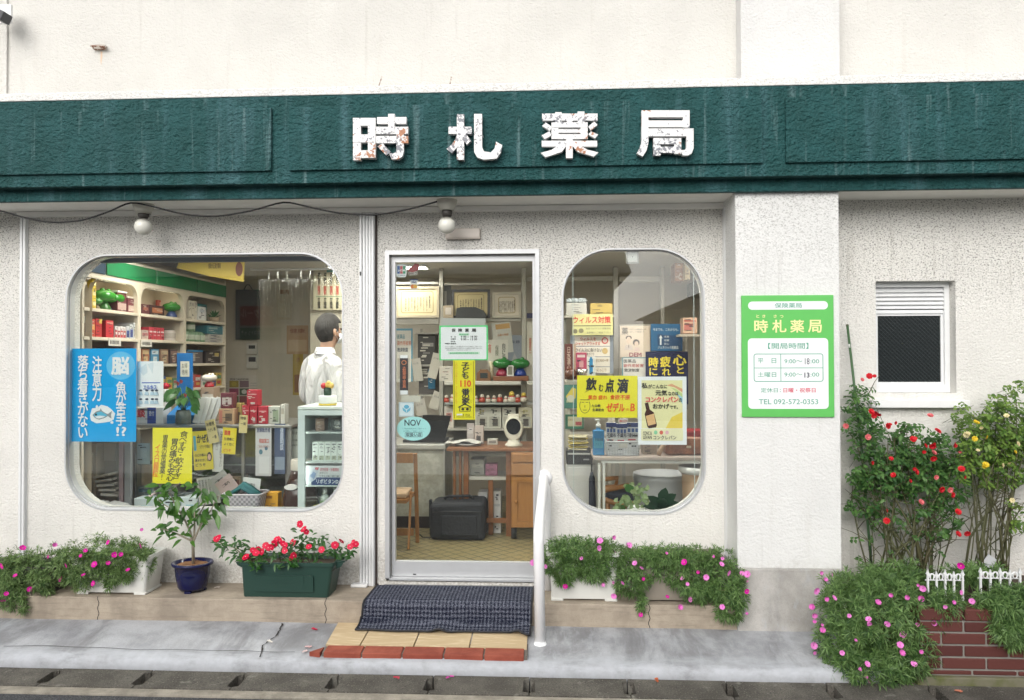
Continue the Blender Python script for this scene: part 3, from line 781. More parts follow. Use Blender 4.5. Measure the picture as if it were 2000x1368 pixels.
pf = [(-.016, ZP + .010), (-.10, ZP + .011), (-.20, ZP + .011), (-.27, ZP + .010), (-.300, ZP + .006), (-.318, ZP - .012), (-.324, ZP - .05), (-.328, ZP - .10), (-.336, .146), (-.350, .122), (-.385, .110), (-.425, .1075)]
mt = thing('door_mat', 'navy blue ribbed door mat draped over the step at the door', 'mat', ((mx0 + mx1) / 2, -.2, .11))
N = 60
def mat_pt(i, j, off=0.):
    u = i / N; y, z = pf[j]; k = j / (len(pf) - 1)
    x = mx0 + (mx1 - mx0) * u + (-.030 * k if u < .5 else -.012 * k) * abs(u - .5) * 2
    wv = math.sin(u * 9 + 1) * .006 + math.sin(u * 23) * .004
    if j >= 6: y += wv * (k - .4) * 1.6
    if j >= 10: y -= .03 * max(0, (u - .8) / .2) ** 2; z += .018 * max(0, 1 - abs(u - .46) / .05) * (1 if j == 11 else .3) + .016 * max(0, 1 - abs(u - .93) / .05) * (1 if j == 11 else .2)
    return Vector((x, y, z + off))
mb = MB(); mb.sheet([[mat_pt(i, j) for i in range(N + 1)] for j in range(len(pf))]); o = mb.build('pile', MAT, mt)
md = o.modifiers.new('th', 'SOLIDIFY'); md.thickness = .007; md.offset = -1; sb = o.modifiers.new('s', 'SUBSURF'); sb.levels = sb.render_levels = 1
mb = MB()
edge = [mat_pt(0, j) for j in range(len(pf))] + [mat_pt(i, len(pf) - 1) for i in range(1, N + 1)] + [mat_pt(N, j) for j in range(len(pf) - 2, -1, -1)]
mb.tube([p + Vector((0, -.002, -.002)) for p in edge], .0058, 6); mb.build('rubber_edge', M((.012, .013, .018), .6), mt)
# handrail
HR = M((.86, .86, .86), .35)
b0 = G(1055, 1257, .072); top = P(1052, 1047, b0.y); wl = P(1062, 935, -.03)
t = thing('handrail', 'white painted tube handrail beside the door step', 'handrail', b0)
mb = MB(); mb.tube([(wl.x, -.002, wl.z + .004), (wl.x - .001, -.05, wl.z), top + Vector((0, .03, .012)), top + Vector((0, .004, -.004)), top + Vector((0, 0, -.04)), (b0.x, b0.y, b0.z)], [.026, .027, .029, .029, .029, .029], 16)
mb.build('rail', HR, t)
mb = MB(); mb.lathe([(0, 0), (.048, 0), (.048, .006), (.031, .011), (.030, .018), (0, .018)], (b0.x, b0.y, b0.z - .004), 24); mb.build('floor_flange', HR, t)
mb = MB(); mb.lathe([(0, 0), (.05, 0), (.05, .008), (.028, .014), (0, .014)], (0, 0, 0), 24)
for v in mb.bm.verts: v.co = Vector((wl.x + v.co.x, -.001 - v.co.z, wl.z + v.co.y))
mb.build('wall_flange', HR, t)
q = G(1070, 1150, ZP); mb = MB(); mb.tube([(q.x, -.05, ZP), (q.x - .006, -.05, wl.z - .06), (wl.x + .001, -.06, wl.z - .015)], .024, 14); mb.build('wall_post', HR, t)

mb = MB(); mb.box(-60, 60, -14, -5.3, -.011, .06); mb.build('pavement', concrete('unseen_bounce_concrete', (.50, .50, .48), (.62, .62, .60), 3), kind='structure')  # unseen pale slab across the street, added to bounce light under the canopy
# ------------------------------------------------------------------ what stands across the street (seen only in the glass)
OB = thing('house', 'pale house across the street, seen only as a reflection in the shop glass', 'house', (-5, -14, 0))
mb = MB(); mb.box(-18, 1.6, -21, -14, -.01, 3.7); mb.build('wall', M((.34, .32, .29), .85), OB)
for k in range(6):
    x = -15.5 + k * 2.8
    for z in (.9,):
        mb = MB(); mb.box(x, x + 1.5, -14, -13.96, z, z + 1.3); f = mb.build('window', M((.10, .11, .12), .3), OB)
mb = MB(); mb.prism([(-21.4, 3.7), (-13.6, 3.7), (-17.5, 5.4)], -18.4, 2.0, ax='x'); mb.build('roof', M((.12, .12, .13), .7), OB)
OB2 = thing('house', 'low gabled house across the street, dark against the sky in the reflection', 'house', (5, -13, 0))
mb = MB(); mb.box(3.2, 11, -21, -15, -.01, 2.9); mb.build('wall', M((.30, .28, .25), .85), OB2)
mb = MB(); mb.prism([(2.9, 2.9), (11.3, 2.9), (7.1, 4.6)], -21.3, -14.6, ax='y'); mb.build('roof', M((.10, .10, .11), .7), OB2)
# a banner board over there, readable only mirrored in the left window
YV = 8.6
def rv(r): return R4(r, YV)
bn = thing('street_banner', 'red and green lettered banner across the street, mirrored in the window', 'banner', (-3, -YV, 1.9))
for nm, r, cc in (('red_panel', (466, 598, 531, 636), (.30, .02, .02)), ('dark_panel', (524, 592, 570, 632), (.10, .10, .12)), ('green_panel', (466, 640, 545, 664), (.01, .10, .03)), ('pale_panel', (450, 667, 545, 680), (.45, .45, .40))):
    a, b, c, d = rv(r); mb = MB(); mb.box(a, b, -YV - .03, -YV, c, d); mb.build(nm, M(cc, .6), bn)
a, b, c, d = rv((455, 585, 575, 690))
for x in (a, b): mb = MB(); mb.tube([(x, -YV - .06, 0), (x, -YV - .06, d)], .03, 8); mb.build('post', ALUD, bn)
mb = MB(); mb.box(a, b, -YV - .05, -YV - .032, c, d); mb.build('back_board', M((.36, .36, .33), .7), bn)
for body, r, cc in (('ンスクール', (468, 603, 528, 620), (.7, .6, .5)), ('レンタルダ', (526, 598, 568, 614), (.8, .8, .75)), ('ブレインダンスストレッチ', (468, 645, 543, 655), (.75, .75, .7))):
    me = text_mesh(body, .015); xs_ = [v.co.x for v in me.vertices]; ys_ = [v.co.y for v in me.vertices]
    a, b, c, d = rv(r); sx = (b - a) / (max(xs_) - min(xs_)); sz = (d - c) / (max(ys_) - min(ys_))
    mb = MB(); mb.mesh(me, Matrix(((-sx, 0, 0, b + min(xs_) * sx), (0, 0, .02 * sx, -YV + .004), (0, sz, 0, c - min(ys_) * sz), (0, 0, 0, 1)))); bpy.data.meshes.remove(me)
    mb.build('lettering', M(cc, .6), bn, fix=False)
# ------------------------------------------------------------------ sheets on the glass
YG = .046          # just inside the left window glass
INK, RED, BLU, WHT = (.02, .02, .02), (.60, .03, .02), (.02, .10, .45), (.82, .83, .84)
YEL = (.80, .72, .02)
cy_ = (.0, .36, .78)
t = poster('poster', 'bright blue poster with white vertical writing and a small fish, on the left window', 'poster', (138, 681, 266, 863), YG, cy_,
  [('脳', (217, 697, 253, 733), WHT, .06), ('注意力・', (180, 695, 199, 800), WHT, .03, 1), ('落ち着きがない', (151, 694, 173, 856), WHT, .035, 1), ('魚が苦手', (226, 745, 247, 832), WHT, .03, 1), ('!?', (227, 834, 247, 852), WHT, .03)],
  [('disc', (208, 687, 264, 742), (.13, .52, .84), 'printed_disc'), ('rect', (214, 699, 256, 732), (.13, .52, .84)),
   ('poly', [(176, 812), (180, 798), (190, 797), (198, 791), (210, 794), (218, 800), (225, 808), (222, 820), (214, 824), (202, 826), (188, 827), (178, 822)], WHT, 'thought_cloud'), ('disc', (216, 823, 222, 828), WHT, 'printed_disc'),
   ('poly', [(181, 811), (188, 804), (195, 802), (197, 798), (200, 803), (206, 807), (211, 809), (219, 803), (217, 811), (218, 818), (211, 813), (204, 817), (194, 820), (186, 817)], (.25, .28, .30), 'fish_outline'),
   ('poly', [(183, 811), (189, 806), (197, 804), (205, 808), (210, 811), (204, 815), (194, 818), (187, 816)], (.10, .46, .66), 'fish'), ('poly', [(186, 814), (194, 812), (206, 813), (202, 816), (193, 818), (188, 816)], (.75, .80, .82), 'fish_belly'), ('disc', (186, 808, 190, 812), INK, 'fish_eye')], rough=.3, bold=.03)
poster('poster', 'white sheet with small blue lettering and tiny figures, beside the blue poster', 'poster', (267, 706, 319, 795), YG + .03, (.80, .82, .82),
  [('エルキス', (280, 752, 306, 762), BLU, .05)], [('rect', (277, 747, 313, 749), BLU), ('poly', [(270, 722), (286, 710), (288, 728), (280, 734)], (.62, .70, .74)), ('poly', [(288, 712), (300, 708), (298, 730)], (.66, .73, .76)), ] +
  [('disc', (a, b, a + 6, b + 4), (.03, .05, .09), 'printed_head') for a in (272, 284, 295, 303) for b in (761, 778)] + [('poly', [(a, b + 5), (a + 5, b + 5), (a + 7, b + 11), (a - 1, b + 11)], (.45, .60, .70), 'printed_body') for a in (272, 284, 295, 303) for b in (761, 778)])
poster('poster', 'bright yellow handwritten poster behind the small tree, largest yellow sheet in the left window', 'poster', (298, 836, 375, 945), YG, YEL,
  [('食べすぎ・飲みすぎ', (350, 842, 367, 936), INK, .02, 1), ('胃の痛みも安心', (333, 857, 348, 940), INK, .03, 1), ('胃薬の常備薬!', (317, 850, 328, 938), INK, .02, 1), ('イスロ顆粒', (302, 868, 313, 932), (.75, .12, .01), .02, 1)], shear=.12)
YM = .62
poster('poster', 'yellow handwritten cold remedy poster hung on the showcase edge, tilted', 'poster', (377, 842, 415, 918), YM - .03, (.76, .62, .03),
  [('かぜ薬', (386, 848, 414, 866), INK, .05), ('ゾクゾク早め', (390, 869, 410, 877), INK, .02), ('のどの痛みに', (380, 886, 406, 892), INK, .02), ('鼻水せきにも', (380, 896, 406, 902), INK, .02), ('どうぞ', (380, 905, 400, 911), INK, .02)],
  [('rect', (379, 851, 384, 880), (.10, .42, .55)), ('disc', (404, 884, 413, 902), INK, 'printed_head'), ('disc', (405, 888, 411, 900), (.70, .45, .33), 'printed_face')], rot=rad(-4))
poster('price_tag', 'pale yellow handwritten price tag on the showcase edge, left of two', 'price tag', (404, 820, 424, 866), YM - .045, (.62, .52, .24), [('お徳用', (406, 824, 421, 832), INK, .04), ('うがい薬', (407, 836, 422, 843), INK, .03), ('一番', (412, 851, 421, 858), INK, .03)], rot=rad(-12))
poster('poster', 'small yellow handwritten poster with red heading on the showcase front', 'poster', (434, 836, 461, 887), YM - .03, (.74, .60, .03), [('頭痛', (437, 841, 449, 851), RED, .05), ('生理痛に', (437, 855, 457, 861), INK, .03), ('よく効く', (438, 865, 457, 871), INK, .03), ('どうぞ', (438, 877, 452, 883), RED, .03)], rot=rad(4))
poster('price_tag', 'pale yellow handwritten price tag before the red cartons, right of two', 'price tag', (467, 811, 483, 846), YM - .035, (.62, .52, .24), [('特価', (469, 814, 480, 820), INK, .04), ('一箱', (470, 825, 480, 831), INK, .03)], rot=rad(3))
poster('notice', 'narrow white printed notice hanging between two yellow posters', 'notice', (416, 837, 437, 922), YM - .02, (.66, .66, .63), [('お薬手帳をお持ち下さい', (429, 842, 434, 912), INK, .0, 1), ('相談窓口', (421, 844, 426, 880), (.3, .3, .3), .0, 1)], rot=rad(2))
YM2 = .66
poster('notice', 'grey printed information sheet on the showcase front with a red heading', 'notice', (499, 829, 530, 930), YM2 - .02, (.52, .52, .52), [('登録販売者', (501, 834, 528, 845), (.05, .06, .15), .03), ('相談窓口', (506, 857, 525, 866), (.5, .08, .04), .03), ('ご相談は薬剤師へ', (503, 870, 527, 875), (.3, .1, .05), .0)],
  [('disc', (506, 878, 513, 888), (.05, .16, .22)), ('disc', (517, 872, 523, 880), (.05, .14, .22)), ('rect', (506, 892, 526, 925), (.60, .60, .60))])
poster('poster', 'dark blue poster with a pale lower half, right end of the showcase front', 'poster', (536, 828, 557, 926), YM2 - .02, (.035, .06, .13), [('健康相談', (547, 836, 554, 880), (.55, .6, .7), .02, 1)], [('rect', (537, 893, 556, 918), (.20, .25, .32))])
poster('notice', 'greenish grey notice half hidden beside the drinks fridge', 'notice', (563, 838, 583, 896), YM2 + .05, (.36, .37, .32), [('お知らせ', (565, 843, 581, 849), INK, .02), ('本日の当番', (565, 858, 581, 862), INK, .0), ('営業案内', (565, 868, 581, 872), INK, .0)])
# --- on the door glass (inside face)
YD = .056
t = poster('notice', 'green edged white licence notice taped to the door glass', 'notice', (858, 636, 953, 704), YD, (.10, .66, .22),
  [('保', (882, 642, 890, 649), INK, .06), ('険', (895, 642, 903, 649), INK, .06), ('薬', (908, 642, 916, 649), INK, .06), ('局', (921, 642, 930, 649), INK, .06), ('開局時間', (897, 652, 915, 655), (.05, .45, .16), .03),
   ('平　日', (880, 657, 890, 660), INK, .03), ('9 00 ~ 18 00', (900, 656, 932, 660), INK, .03), ('土曜日', (880, 661, 890, 664), INK, .03), ('9 00 ~ 13 00', (900, 661, 932, 665), INK, .03), ('休み', (880, 666, 890, 669), INK, .03), ('時間外連絡先', (869, 670, 891, 673), INK, .03),
   ('かかりつけ薬局として処方箋を受け付けますお気軽にご相談ください', (869, 676, 942, 678.5), (.2, .2, .2), .0), ('当薬局は保険調剤を行う薬局ですどの病院の処方箋でも承ります', (869, 679.5, 942, 682), (.2, .2, .2), .0), ('健康保険法により指定を受けた薬局です', (872, 683, 920, 685), (.2, .2, .2), .0), ('福岡県薬剤師会筑紫薬剤師会会員', (878, 688.5, 934, 691.5), (.05, .45, .16), .03)],
  [('round', (861, 639, 950, 702), WHT, 'printed_panel', .006), ('rect', (875, 687.5, 937, 692.5), (.62, .80, .66)), ('rect', (896, 651, 916, 656), (.62, .80, .66))], rough=.3)
poster('plastic_sleeve', 'crumpled clear plastic sleeve above the green edged notice', 'sleeve', (861, 622, 948, 640), YD + .004, (.42, .41, .38), rot=rad(1))
poster('sticker', 'tall yellow sticker with black and red lettering and a small house, below the licence notice', 'sticker', (885, 704, 928, 820), YD, YEL,
  [('子ども', (901, 708, 917, 740), INK, .045, 1), ('110', (899, 743, 920, 756), (.70, .05, .01), .05), ('番の家', (901, 759, 918, 789), INK, .045, 1), ('こわいことがあったら　すぐにかけこんで', (889, 708, 893.5, 789), (.65, .22, .02), .0, 1), ('こ', (919, 710, 921, 713), INK, .0), ('ばん', (919, 758, 921, 765), INK, .0, 1), ('いえ', (919, 781, 921, 787), INK, .0, 1), ('優　防犯協会', (904, 809, 918, 813), INK, .0), ('大野城市子ども会育成会', (891, 813.5, 921, 816), INK, .0)],
  [('rect', (886.5, 706, 888, 818), (.35, .26, .01), 'border_line'), ('rect', (924, 706, 925.5, 818), (.35, .26, .01), 'border_line'), ('poly', [(895, 795), (908, 788), (921, 795), (921, 797), (908, 791), (895, 797)], INK, 'printed_roof'), ('rect', (897, 796, 919, 804), INK, 'printed_house'), ('rect', (898.5, 797, 917.5, 803), YEL, 'printed_house'), ('disc', (901, 797, 907, 802), INK, 'printed_head'), ('disc', (910, 797, 916, 802), INK, 'printed_head'), ('rect', (892, 808.5, 903, 811.5), WHT)], rough=.3)
poster('sticker', 'pale turquoise oval sticker on the door glass', 'sticker', (790, 834, 826, 840), YD + .0005, (.42, .78, .78),
  [('NOV', (790, 820, 822, 832), (.03, .05, .07), .025), ('ノブ製品取扱店のご案内です', (784, 836, 832, 839), (.1, .3, .3), .0), ('お気軽にご相談ください', (788, 841, 829, 844), (.1, .3, .3), .0), ('取扱い店', (793, 846, 823, 853), (.03, .05, .07), .04)],
  [('disc', (775, 814, 841, 861), (.42, .78, .78), 'oval'), ('rect', (791, 845, 825, 854), (.05, .10, .11), 'border_line'), ('rect', (791.7, 845.7, 824.3, 853.3), (.42, .78, .78))], rough=.3)
poster('sticker', 'pale blue square sticker with a blue leaf emblem, above the oval sticker', 'sticker', (779, 786, 808, 814), YD, (.50, .62, .68), [], [('round', (781, 788, 806, 812), (.68, .76, .80), 'printed_panel', .008), ('disc', (789, 791, 799, 799), (.10, .40, .60), 'leaf_emblem'), ('poly', [(786, 796), (793, 801), (794, 807), (787, 802)], (.14, .45, .62), 'leaf_emblem'), ('poly', [(802, 796), (795, 801), (794.5, 807), (801, 802)], (.14, .45, .62), 'leaf_emblem')])
poster('sticker', 'small cream paper strip on the door glass, below the dark vertical sticker', 'sticker', (784, 773, 821, 785), YD, (.56, .54, .46), rot=rad(1))
poster('sticker', 'dark vertical sticker with orange characters and white ends on the door glass', 'sticker', (781, 694, 797, 771), YD, (.045, .035, .04), [('大野城市商工会会員', (786, 716, 793, 758), (.62, .20, .10), .03, 1)], [('rect', (781.5, 694, 796.5, 700), WHT), ('rect', (781.5, 763, 796.5, 771), WHT), ('disc', (784, 704, 794, 713), (.55, .20, .08)), ('disc', (785.5, 705.5, 792.5, 711.5), (.045, .035, .04))])
poster('sticker', 'white card sticker with blue, red and green bars, top corner of the door', 'sticker', (779, 517, 790, 541), YD, (.72, .74, .74), [('JCB', (777, 527, 792, 531), WHT, .05), ('CARDS', (778, 537, 791, 539), (.2, .2, .3), .02)], [('round', (774, 516, 794, 542), (.72, .74, .74), 'printed_panel', .015), ('rect', (776, 520, 781, 535), (.03, .10, .32)), ('rect', (781.5, 520, 786.5, 535), (.50, .08, .09)), ('rect', (787, 520, 792, 535), (.03, .26, .13))])
poster('sticker', 'dark red island shaped sticker beside the card sticker', 'sticker', (798, 531, 815, 538), YD, (.50, .47, .42), [('BANK CF', (799, 532, 814, 537), (.1, .06, .05), .04)], [('poly', [(797, 531), (799, 524), (806, 520), (810, 515), (818, 516), (819, 524), (814, 530), (805, 532)], (.26, .02, .025), 'island')])
poster('sticker', 'small white card sticker with an orange and a red disc, on the door', 'sticker', (801, 546, 816, 566), YD, (.66, .66, .62), [('VISA', (803, 549, 814, 553), (.03, .05, .2), .05)], [('rect', (801, 546, 816, 548), (.03, .06, .2)), ('disc', (802, 556, 810, 564), (.62, .16, .03)), ('disc', (807, 556, 815, 564), (.70, .38, .06))])
# --- on the right window
poster('poster', 'yellow poster with bold black brush writing and red product line, on the right window', 'poster', (1127, 734, 1245, 816), YG, YEL,
  [('飲', (1141, 738, 1165, 768), INK, .07), ('む', (1169, 751, 1178, 765), INK, .05), ('点', (1181, 740, 1199, 767), INK, .07), ('滴', (1204, 739, 1228, 768), INK, .07), ('貧血 疲れ', (1148, 772, 1186, 781), (.75, .10, .0), .03), ('食欲不振', (1191, 771, 1230, 781), (.75, .10, .0), .03), ('九仙散', (1155, 790, 1173, 796), INK, .03), ('生薬配合', (1157, 798, 1180, 804), INK, .03), ('ゼデル', (1184, 787, 1220, 805), (.75, .10, .0), .07), ('液', (1222, 797, 1228, 802), (.75, .3, .0), .02), ('B', (1231, 788, 1240, 803), (.75, .10, .0), .04)],
  [('disc', (1132, 778, 1153, 808), INK, 'face_outline'), ('disc', (1133, 779, 1152, 807), YEL, 'face'), ('rect', (1132.5, 776, 1152.5, 785), YEL)] + [('rect', r, INK, 'face_line') for r in ((1136, 786, 1141, 787), (1144, 786, 1149, 787), (1142, 792, 1143, 797), (1139, 801, 1146, 802), (1133, 781, 1152, 782))], rot=rad(.4), shear=.08)
t = poster('poster', 'white poster with bold outlined headline, rainbow and a brown bottle, on the right window', 'poster', (1246, 736, 1341, 869), YG + .002, (.82, .84, .86),
  [('私', (1253, 748, 1265, 759), INK, .05), ('がこんなに', (1266, 751, 1303, 759), INK, .04), ('元気', (1280, 762, 1303, 773), INK, .05), ('なのは', (1305, 765, 1325, 773), INK, .04), ('コンクレバン', (1261, 775, 1325, 786), (.70, .02, .08), .05), ('の', (1326, 778, 1332, 786), INK, .04), ('おかげ', (1275, 789, 1307, 799), INK, .05), ('です。', (1308, 792, 1324, 799), INK, .04), ('CONC &', (1256, 843, 1273, 850), INK, .04), ('LEVAN', (1256, 851, 1273, 858), INK, .04), ('コンクレバン', (1276, 851, 1321, 859), INK, .04)],
  [('rect', (1253, 743, 1333, 837), (.80, .76, .42)), ('poly', [(1302, 753), (1312, 750), (1333, 760), (1333, 767), (1318, 757)], (.72, .38, .22), 'rainbow_band'), ('poly', [(1310, 757), (1320, 760), (1333, 770), (1333, 777), (1320, 765)], (.55, .66, .28), 'rainbow_band'), ('poly', [(1318, 765), (1333, 777), (1333, 790), (1325, 775)], (.35, .62, .72), 'rainbow_band'),
   ('poly', [(1300, 837), (1312, 815), (1333, 805), (1333, 837)], (.82, .62, .10)),
   ('poly', [(1259, 788), (1266, 786), (1269, 800), (1277, 806), (1283, 830), (1281, 835), (1267, 837), (1264, 833), (1259, 809), (1262, 801)], (.06, .02, .015), 'printed_bottle'), ('poly', [(1261, 813), (1277, 808), (1281, 828), (1266, 832)], (.74, .46, .22), 'bottle_label'),
   ('round', (1252, 838, 1334, 861), (.82, .78, .50), 'printed_panel', .008), ('disc', (1277, 841, 1284, 849), (.25, .60, .35)), ('disc', (1288, 841, 1295, 849), (.70, .12, .08)), ('disc', (1299, 841, 1306, 849), (.78, .45, .50))], rough=.25)
# alarm box at the head of the right window
x0, x1, z0, z1 = R4((1223, 490, 1247, 516), .07)
t = thing('alarm_box', 'small square grey alarm box at the top of the right window', 'alarm', ((x0 + x1) / 2, .06, z0))
mb = MB(); mb.box(x0, x1, .055, .084, z0, z1, bev=.004); mb.build('housing', M((.32, .31, .28), .5), t)
mb = MB(); mb.box(x0 + .009, x1 - .009, .050, .056, z0 + .010, z1 - .008, bev=.002); mb.build('cover', M((.55, .55, .51), .5), t)
mb = MB(); mb.tube([((x0 + x1) / 2, .0505, (z0 + z1) / 2 + .001), ((x0 + x1) / 2, .048, (z0 + z1) / 2 + .001)], .003, 8); mb.build('lens', DARK, t)
# ------------------------------------------------------------------ shop lights
LAMP = emit('lit_diffuser', (1.0, .96, .88), 25.0)
for i, (x, y, hl) in enumerate(((-2.3, .64, .6), (-1.5, 1.95, .42), (-1.0, .66, .6), (.75, .58, .6))):
    t = thing('ceiling_light', ['lit ceiling light nearest the left display window', 'lit ceiling light glimpsed at the top corner of the door', 'lit ceiling light just inside the wall beside the door', 'lit ceiling light behind the right window'][i], 'ceiling light', (x, y, ZC), 'strip lights on the shop ceiling')
    mb = MB(); dn = 0
    plate(mb, [[(x - hl - .02, y - .11), (x + hl + .02, y - .11), (x + hl + .02, y + .11), (x - hl - .02, y + .11)], [(x - hl - .004, y - .094), (x + hl + .004, y - .094), (x + hl + .004, y + .094), (x - hl - .004, y + .094)]], ZC - .02 - dn, ZC - .001, ax='z'); mb.build('housing', WHITE, t)
    mb = MB(); mb.box(x - hl, x + hl, y - .09, y + .09, ZC - .018, ZC - .002); mb.build('diffuser', LAMP, t)
# ------------------------------------------------------------------ medicine shelving along the left wall
XS = -3.05
PCR = M((.66, .58, .46), .5)
t = thing('medicine_shelf', 'cream wall shelving with arched bays and a green header, along the left wall', 'shelf', (XS - .12, 1.6, ZP))
ys = [PX(a, 640, XS).y for a in (132, 176, 272, 361, 441)]; ys[0] = max(ys[0], .20); ys[-1] = min(ys[-1], YB - .03)
zh0, zh1 = 2.175, 2.285
holes = [rrect(a + .022, b - .022, ZP + .10, zh0 - .025, .10, 6) for a, b in zip(ys, ys[1:])]
mb = MB(); plate(mb, [[(ys[0], ZP + .002), (ys[-1], ZP + .002), (ys[-1], zh0), (ys[0], zh0)]] + holes, XS - .03, XS, ax='x'); mb.build('face_frame', PCR, t)
mb = MB(); mb.box(XL + .002, XL + .012, ys[0], ys[-1], ZP + .002, zh0); mb.build('back_panel', M((.58, .50, .40), .6), t)
for k, y in enumerate(ys):
    mb = MB(); mb.box(XL + .012, XS - .031, y - .012, y + .012, ZP + .002, zh0); mb.build('upright', PCR, t)
ZB = [1.949, 1.757, 1.570, 1.36, 1.10]
for (a, b) in zip(ys, ys[1:]):
    for z in ZB:
        mb = MB(); mb.box(XL + .012, XS + .006, a + .0125, b - .0125, z - .022, z, bev=.002, seg=1); mb.build('shelf_board', PCR, t)
GRN = (.012, .17, .06)
mb = MB(); mb.box(XL + .01, XS - .002, ys[0], ys[-1], zh0 + .001, zh1 + .03); mb.build('header_box', M((.60, .54, .44), .5), t)
gy = [ys[0] + .0, PX(206, 530, XS).y, PX(304, 540, XS).y, PX(384, 560, XS).y, PX(452, 570, XS).y]; gy[-1] = min(gy[-1], ys[-1])
for a, b in zip(gy, gy[1:]):
    mb = MB(); mb.box(XS - .0015, XS + .008, a + .008, b - .008, zh0 + .012, zh1 + .012, bev=.002, seg=1); mb.build('header_panel', M(GRN if a > gy[0] else (.02, .05, .09), .3), t)
SHELFLAMP = emit('lit_shelf_tube', (1.0, .90, .70), 6.0)
for a, b in zip(ys[1:3], ys[2:4]):
    mb = MB(); mb.tube([(XS - .06, a + .06, zh0 - .012), (XS - .06, b - .06, zh0 - .012)], .008, 8); mb.build('shelf_tube', SHELFLAMP, t)
def sbox(name, label, cat, px, z, h, col, bits=(), group=None, dep=.12, gap=.02, top=None):
    """carton on the side shelf: px = (left, right) pixel of its face on plane x = XS - gap"""
    X = XS - gap
    y0, y1 = PX(px[0], 650, X).y, PX(px[1], 650, X).y
    t = thing(name, label, cat, (X - dep / 2, (y0 + y1) / 2, z), group)
    mb = MB(); mb.box(X - dep, X, y0, y1, z + .0005, z + h, bev=.0015, seg=1); mb.build('body', M(col, .45), t)
    for k, ((u0, v0, u1, v1), c) in enumerate(bits):
        mb = MB(); mb.box(X - .0005, X + .0008 * (k + 1), y0 + (y1 - y0) * u0, y0 + (y1 - y0) * u1, z + h * (1 - v1), z + h * (1 - v0)); mb.build('printed_panel', M(c, .45), t)
    fine_print(t, lambda u, v: (X, y0 + (y1 - y0) * u, z + h * v), .0008 * len(bits) + .0004, 'x', col)
    if top:
        mb = MB(); mb.box(X - dep - .003, X + .003, y0 - .003, y1 + .003, z + h + .0008, z + h + .014, bev=.002, seg=1); mb.build('lid', M(top, .45), t)
    return t
def stin(name, label, px, z, h, col, band, cap=None, group=None, gap=.05):
    y0, y1 = PX(px[0], 650, XS - gap).y, PX(px[1], 650, XS - gap).y; r = (y1 - y0) / 2
    t = thing(name, label, 'tin' if 'tin' in name else 'jar', (XS - gap - r, (y0 + y1) / 2, z), group)
    c = (XS - gap - r, (y0 + y1) / 2, z)
    mb = MB(); mb.lathe([(0, .0005), (r * .96, .0005), (r, .006), (r, h * .86), (r * .9, h * .93), (0, h * .93)], c, 18); mb.build('body', M(col, .3), t)
    mb = MB(); mb.lathe([(r + .0006, h * .22), (r + .0012, h * .24), (r + .0012, h * .66), (r + .0006, h * .68)], c, 18); mb.build('wrap_label', M(band, .4), t)
    mb = MB(); mb.lathe([(0, h * .931), (r * .86, h * .931), (r * .86, h), (0, h)], c, 18); mb.build('cap', M(cap or col, .3), t)
def figurine(label, c, s, col, base, group=None, name='ornament'):
    """a plain rounded glazed ornament: a broad lidded top on a short foot"""
    t = thing(name, label, 'ornament', c, group)
    mb = MB(); mb.lathe([(0, .0005), (.34 * s, .0005), (.36 * s, .10 * s), (.24 * s, .34 * s), (.20 * s, .40 * s), (0, .40 * s)], c, 16); mb.build('foot', M(base, .3), t)
    mb = MB(); mb.lathe([(0, .402 * s), (.22 * s, .404 * s), (.48 * s, .52 * s), (.56 * s, .68 * s), (.50 * s, .84 * s), (.30 * s, .95 * s), (0, .99 * s)], c, 20, 0, 1., 1.15); mb.build('bowl', M(col, .22), t)
    mb = MB()
    for dx in (-.24, .24): mb.ball((c[0] + .12 * s, c[1] + dx * s, c[2] + .93 * s), .13 * s, n=12)
    mb.build('knob', M(col, .22), t)
# top shelf
z = ZB[0]
for k in range(4):
    sbox('carton', 'small yellow carton stacked against the left post of the top shelf', 'box', (180, 187.5), z + k * .068, .066, (.66, .48, .04), [((.1, .3, .9, .7), (.75, .66, .35))], 'stack of yellow cartons on the top shelf')
figurine('larger rounded green ornament on the top shelf, left of the pair', (XS - .10, PX(201, 590, XS - .1).y, z), .15, (.03, .22, .02), (.04, .14, .03), 'green ornaments of the pharmacy')
figurine('larger rounded green ornament on the top shelf, right of the pair', (XS - .09, PX(220, 590, XS - .09).y, z), .14, (.03, .22, .02), (.03, .05, .14), 'green ornaments of the pharmacy')
figurine('tiny green ornament at the left of the pair on the top shelf', (XS - .05, PX(187, 600, XS - .05).y, z), .075, (.04, .2, .03), (.2, .15, .08), 'green ornaments of the pharmacy')
sbox('carton', 'white topped maroon carton beside the green ornaments', 'box', (229, 247), z, .135, (.13, .025, .035), [((.05, .55, .95, .9), (.45, .32, .28))], None, .12, .03, (.72, .70, .66))
sbox('carton', 'lower maroon carton with pale print at the end of the first bay', 'box', (249, 267), z, .105, (.15, .03, .04), [((.1, .5, .9, .9), (.50, .38, .32))], None, .12, .03, (.60, .54, .45))
sbox('carton', 'small dark maroon carton in the second arched bay', 'box', (277, 292), z, .075, (.10, .02, .025), [((.2, .3, .8, .6), (.4, .15, .1))])
sbox('carton', 'flat dark carton with an orange lettered panel on the top shelf', 'box', (293, 321), z, .078, (.05, .02, .02), [((.15, .25, .85, .75), (.45, .16, .07))], dep=.16)
sbox('picture_card', 'glossy red and pink picture card standing at the back of the second bay', 'card', (308, 347), z, .15, (.42, .07, .05), [((.08, .1, .6, .55), (.66, .40, .33)), ((.5, .3, .92, .8), (.60, .26, .20))], dep=.02, gap=.20)
figurine('single rounded green ornament with blue foot in the second bay', (XS - .07, PX(335, 590, XS - .07).y, z), .125, (.025, .20, .02), (.04, .07, .2), 'green ornaments of the pharmacy')
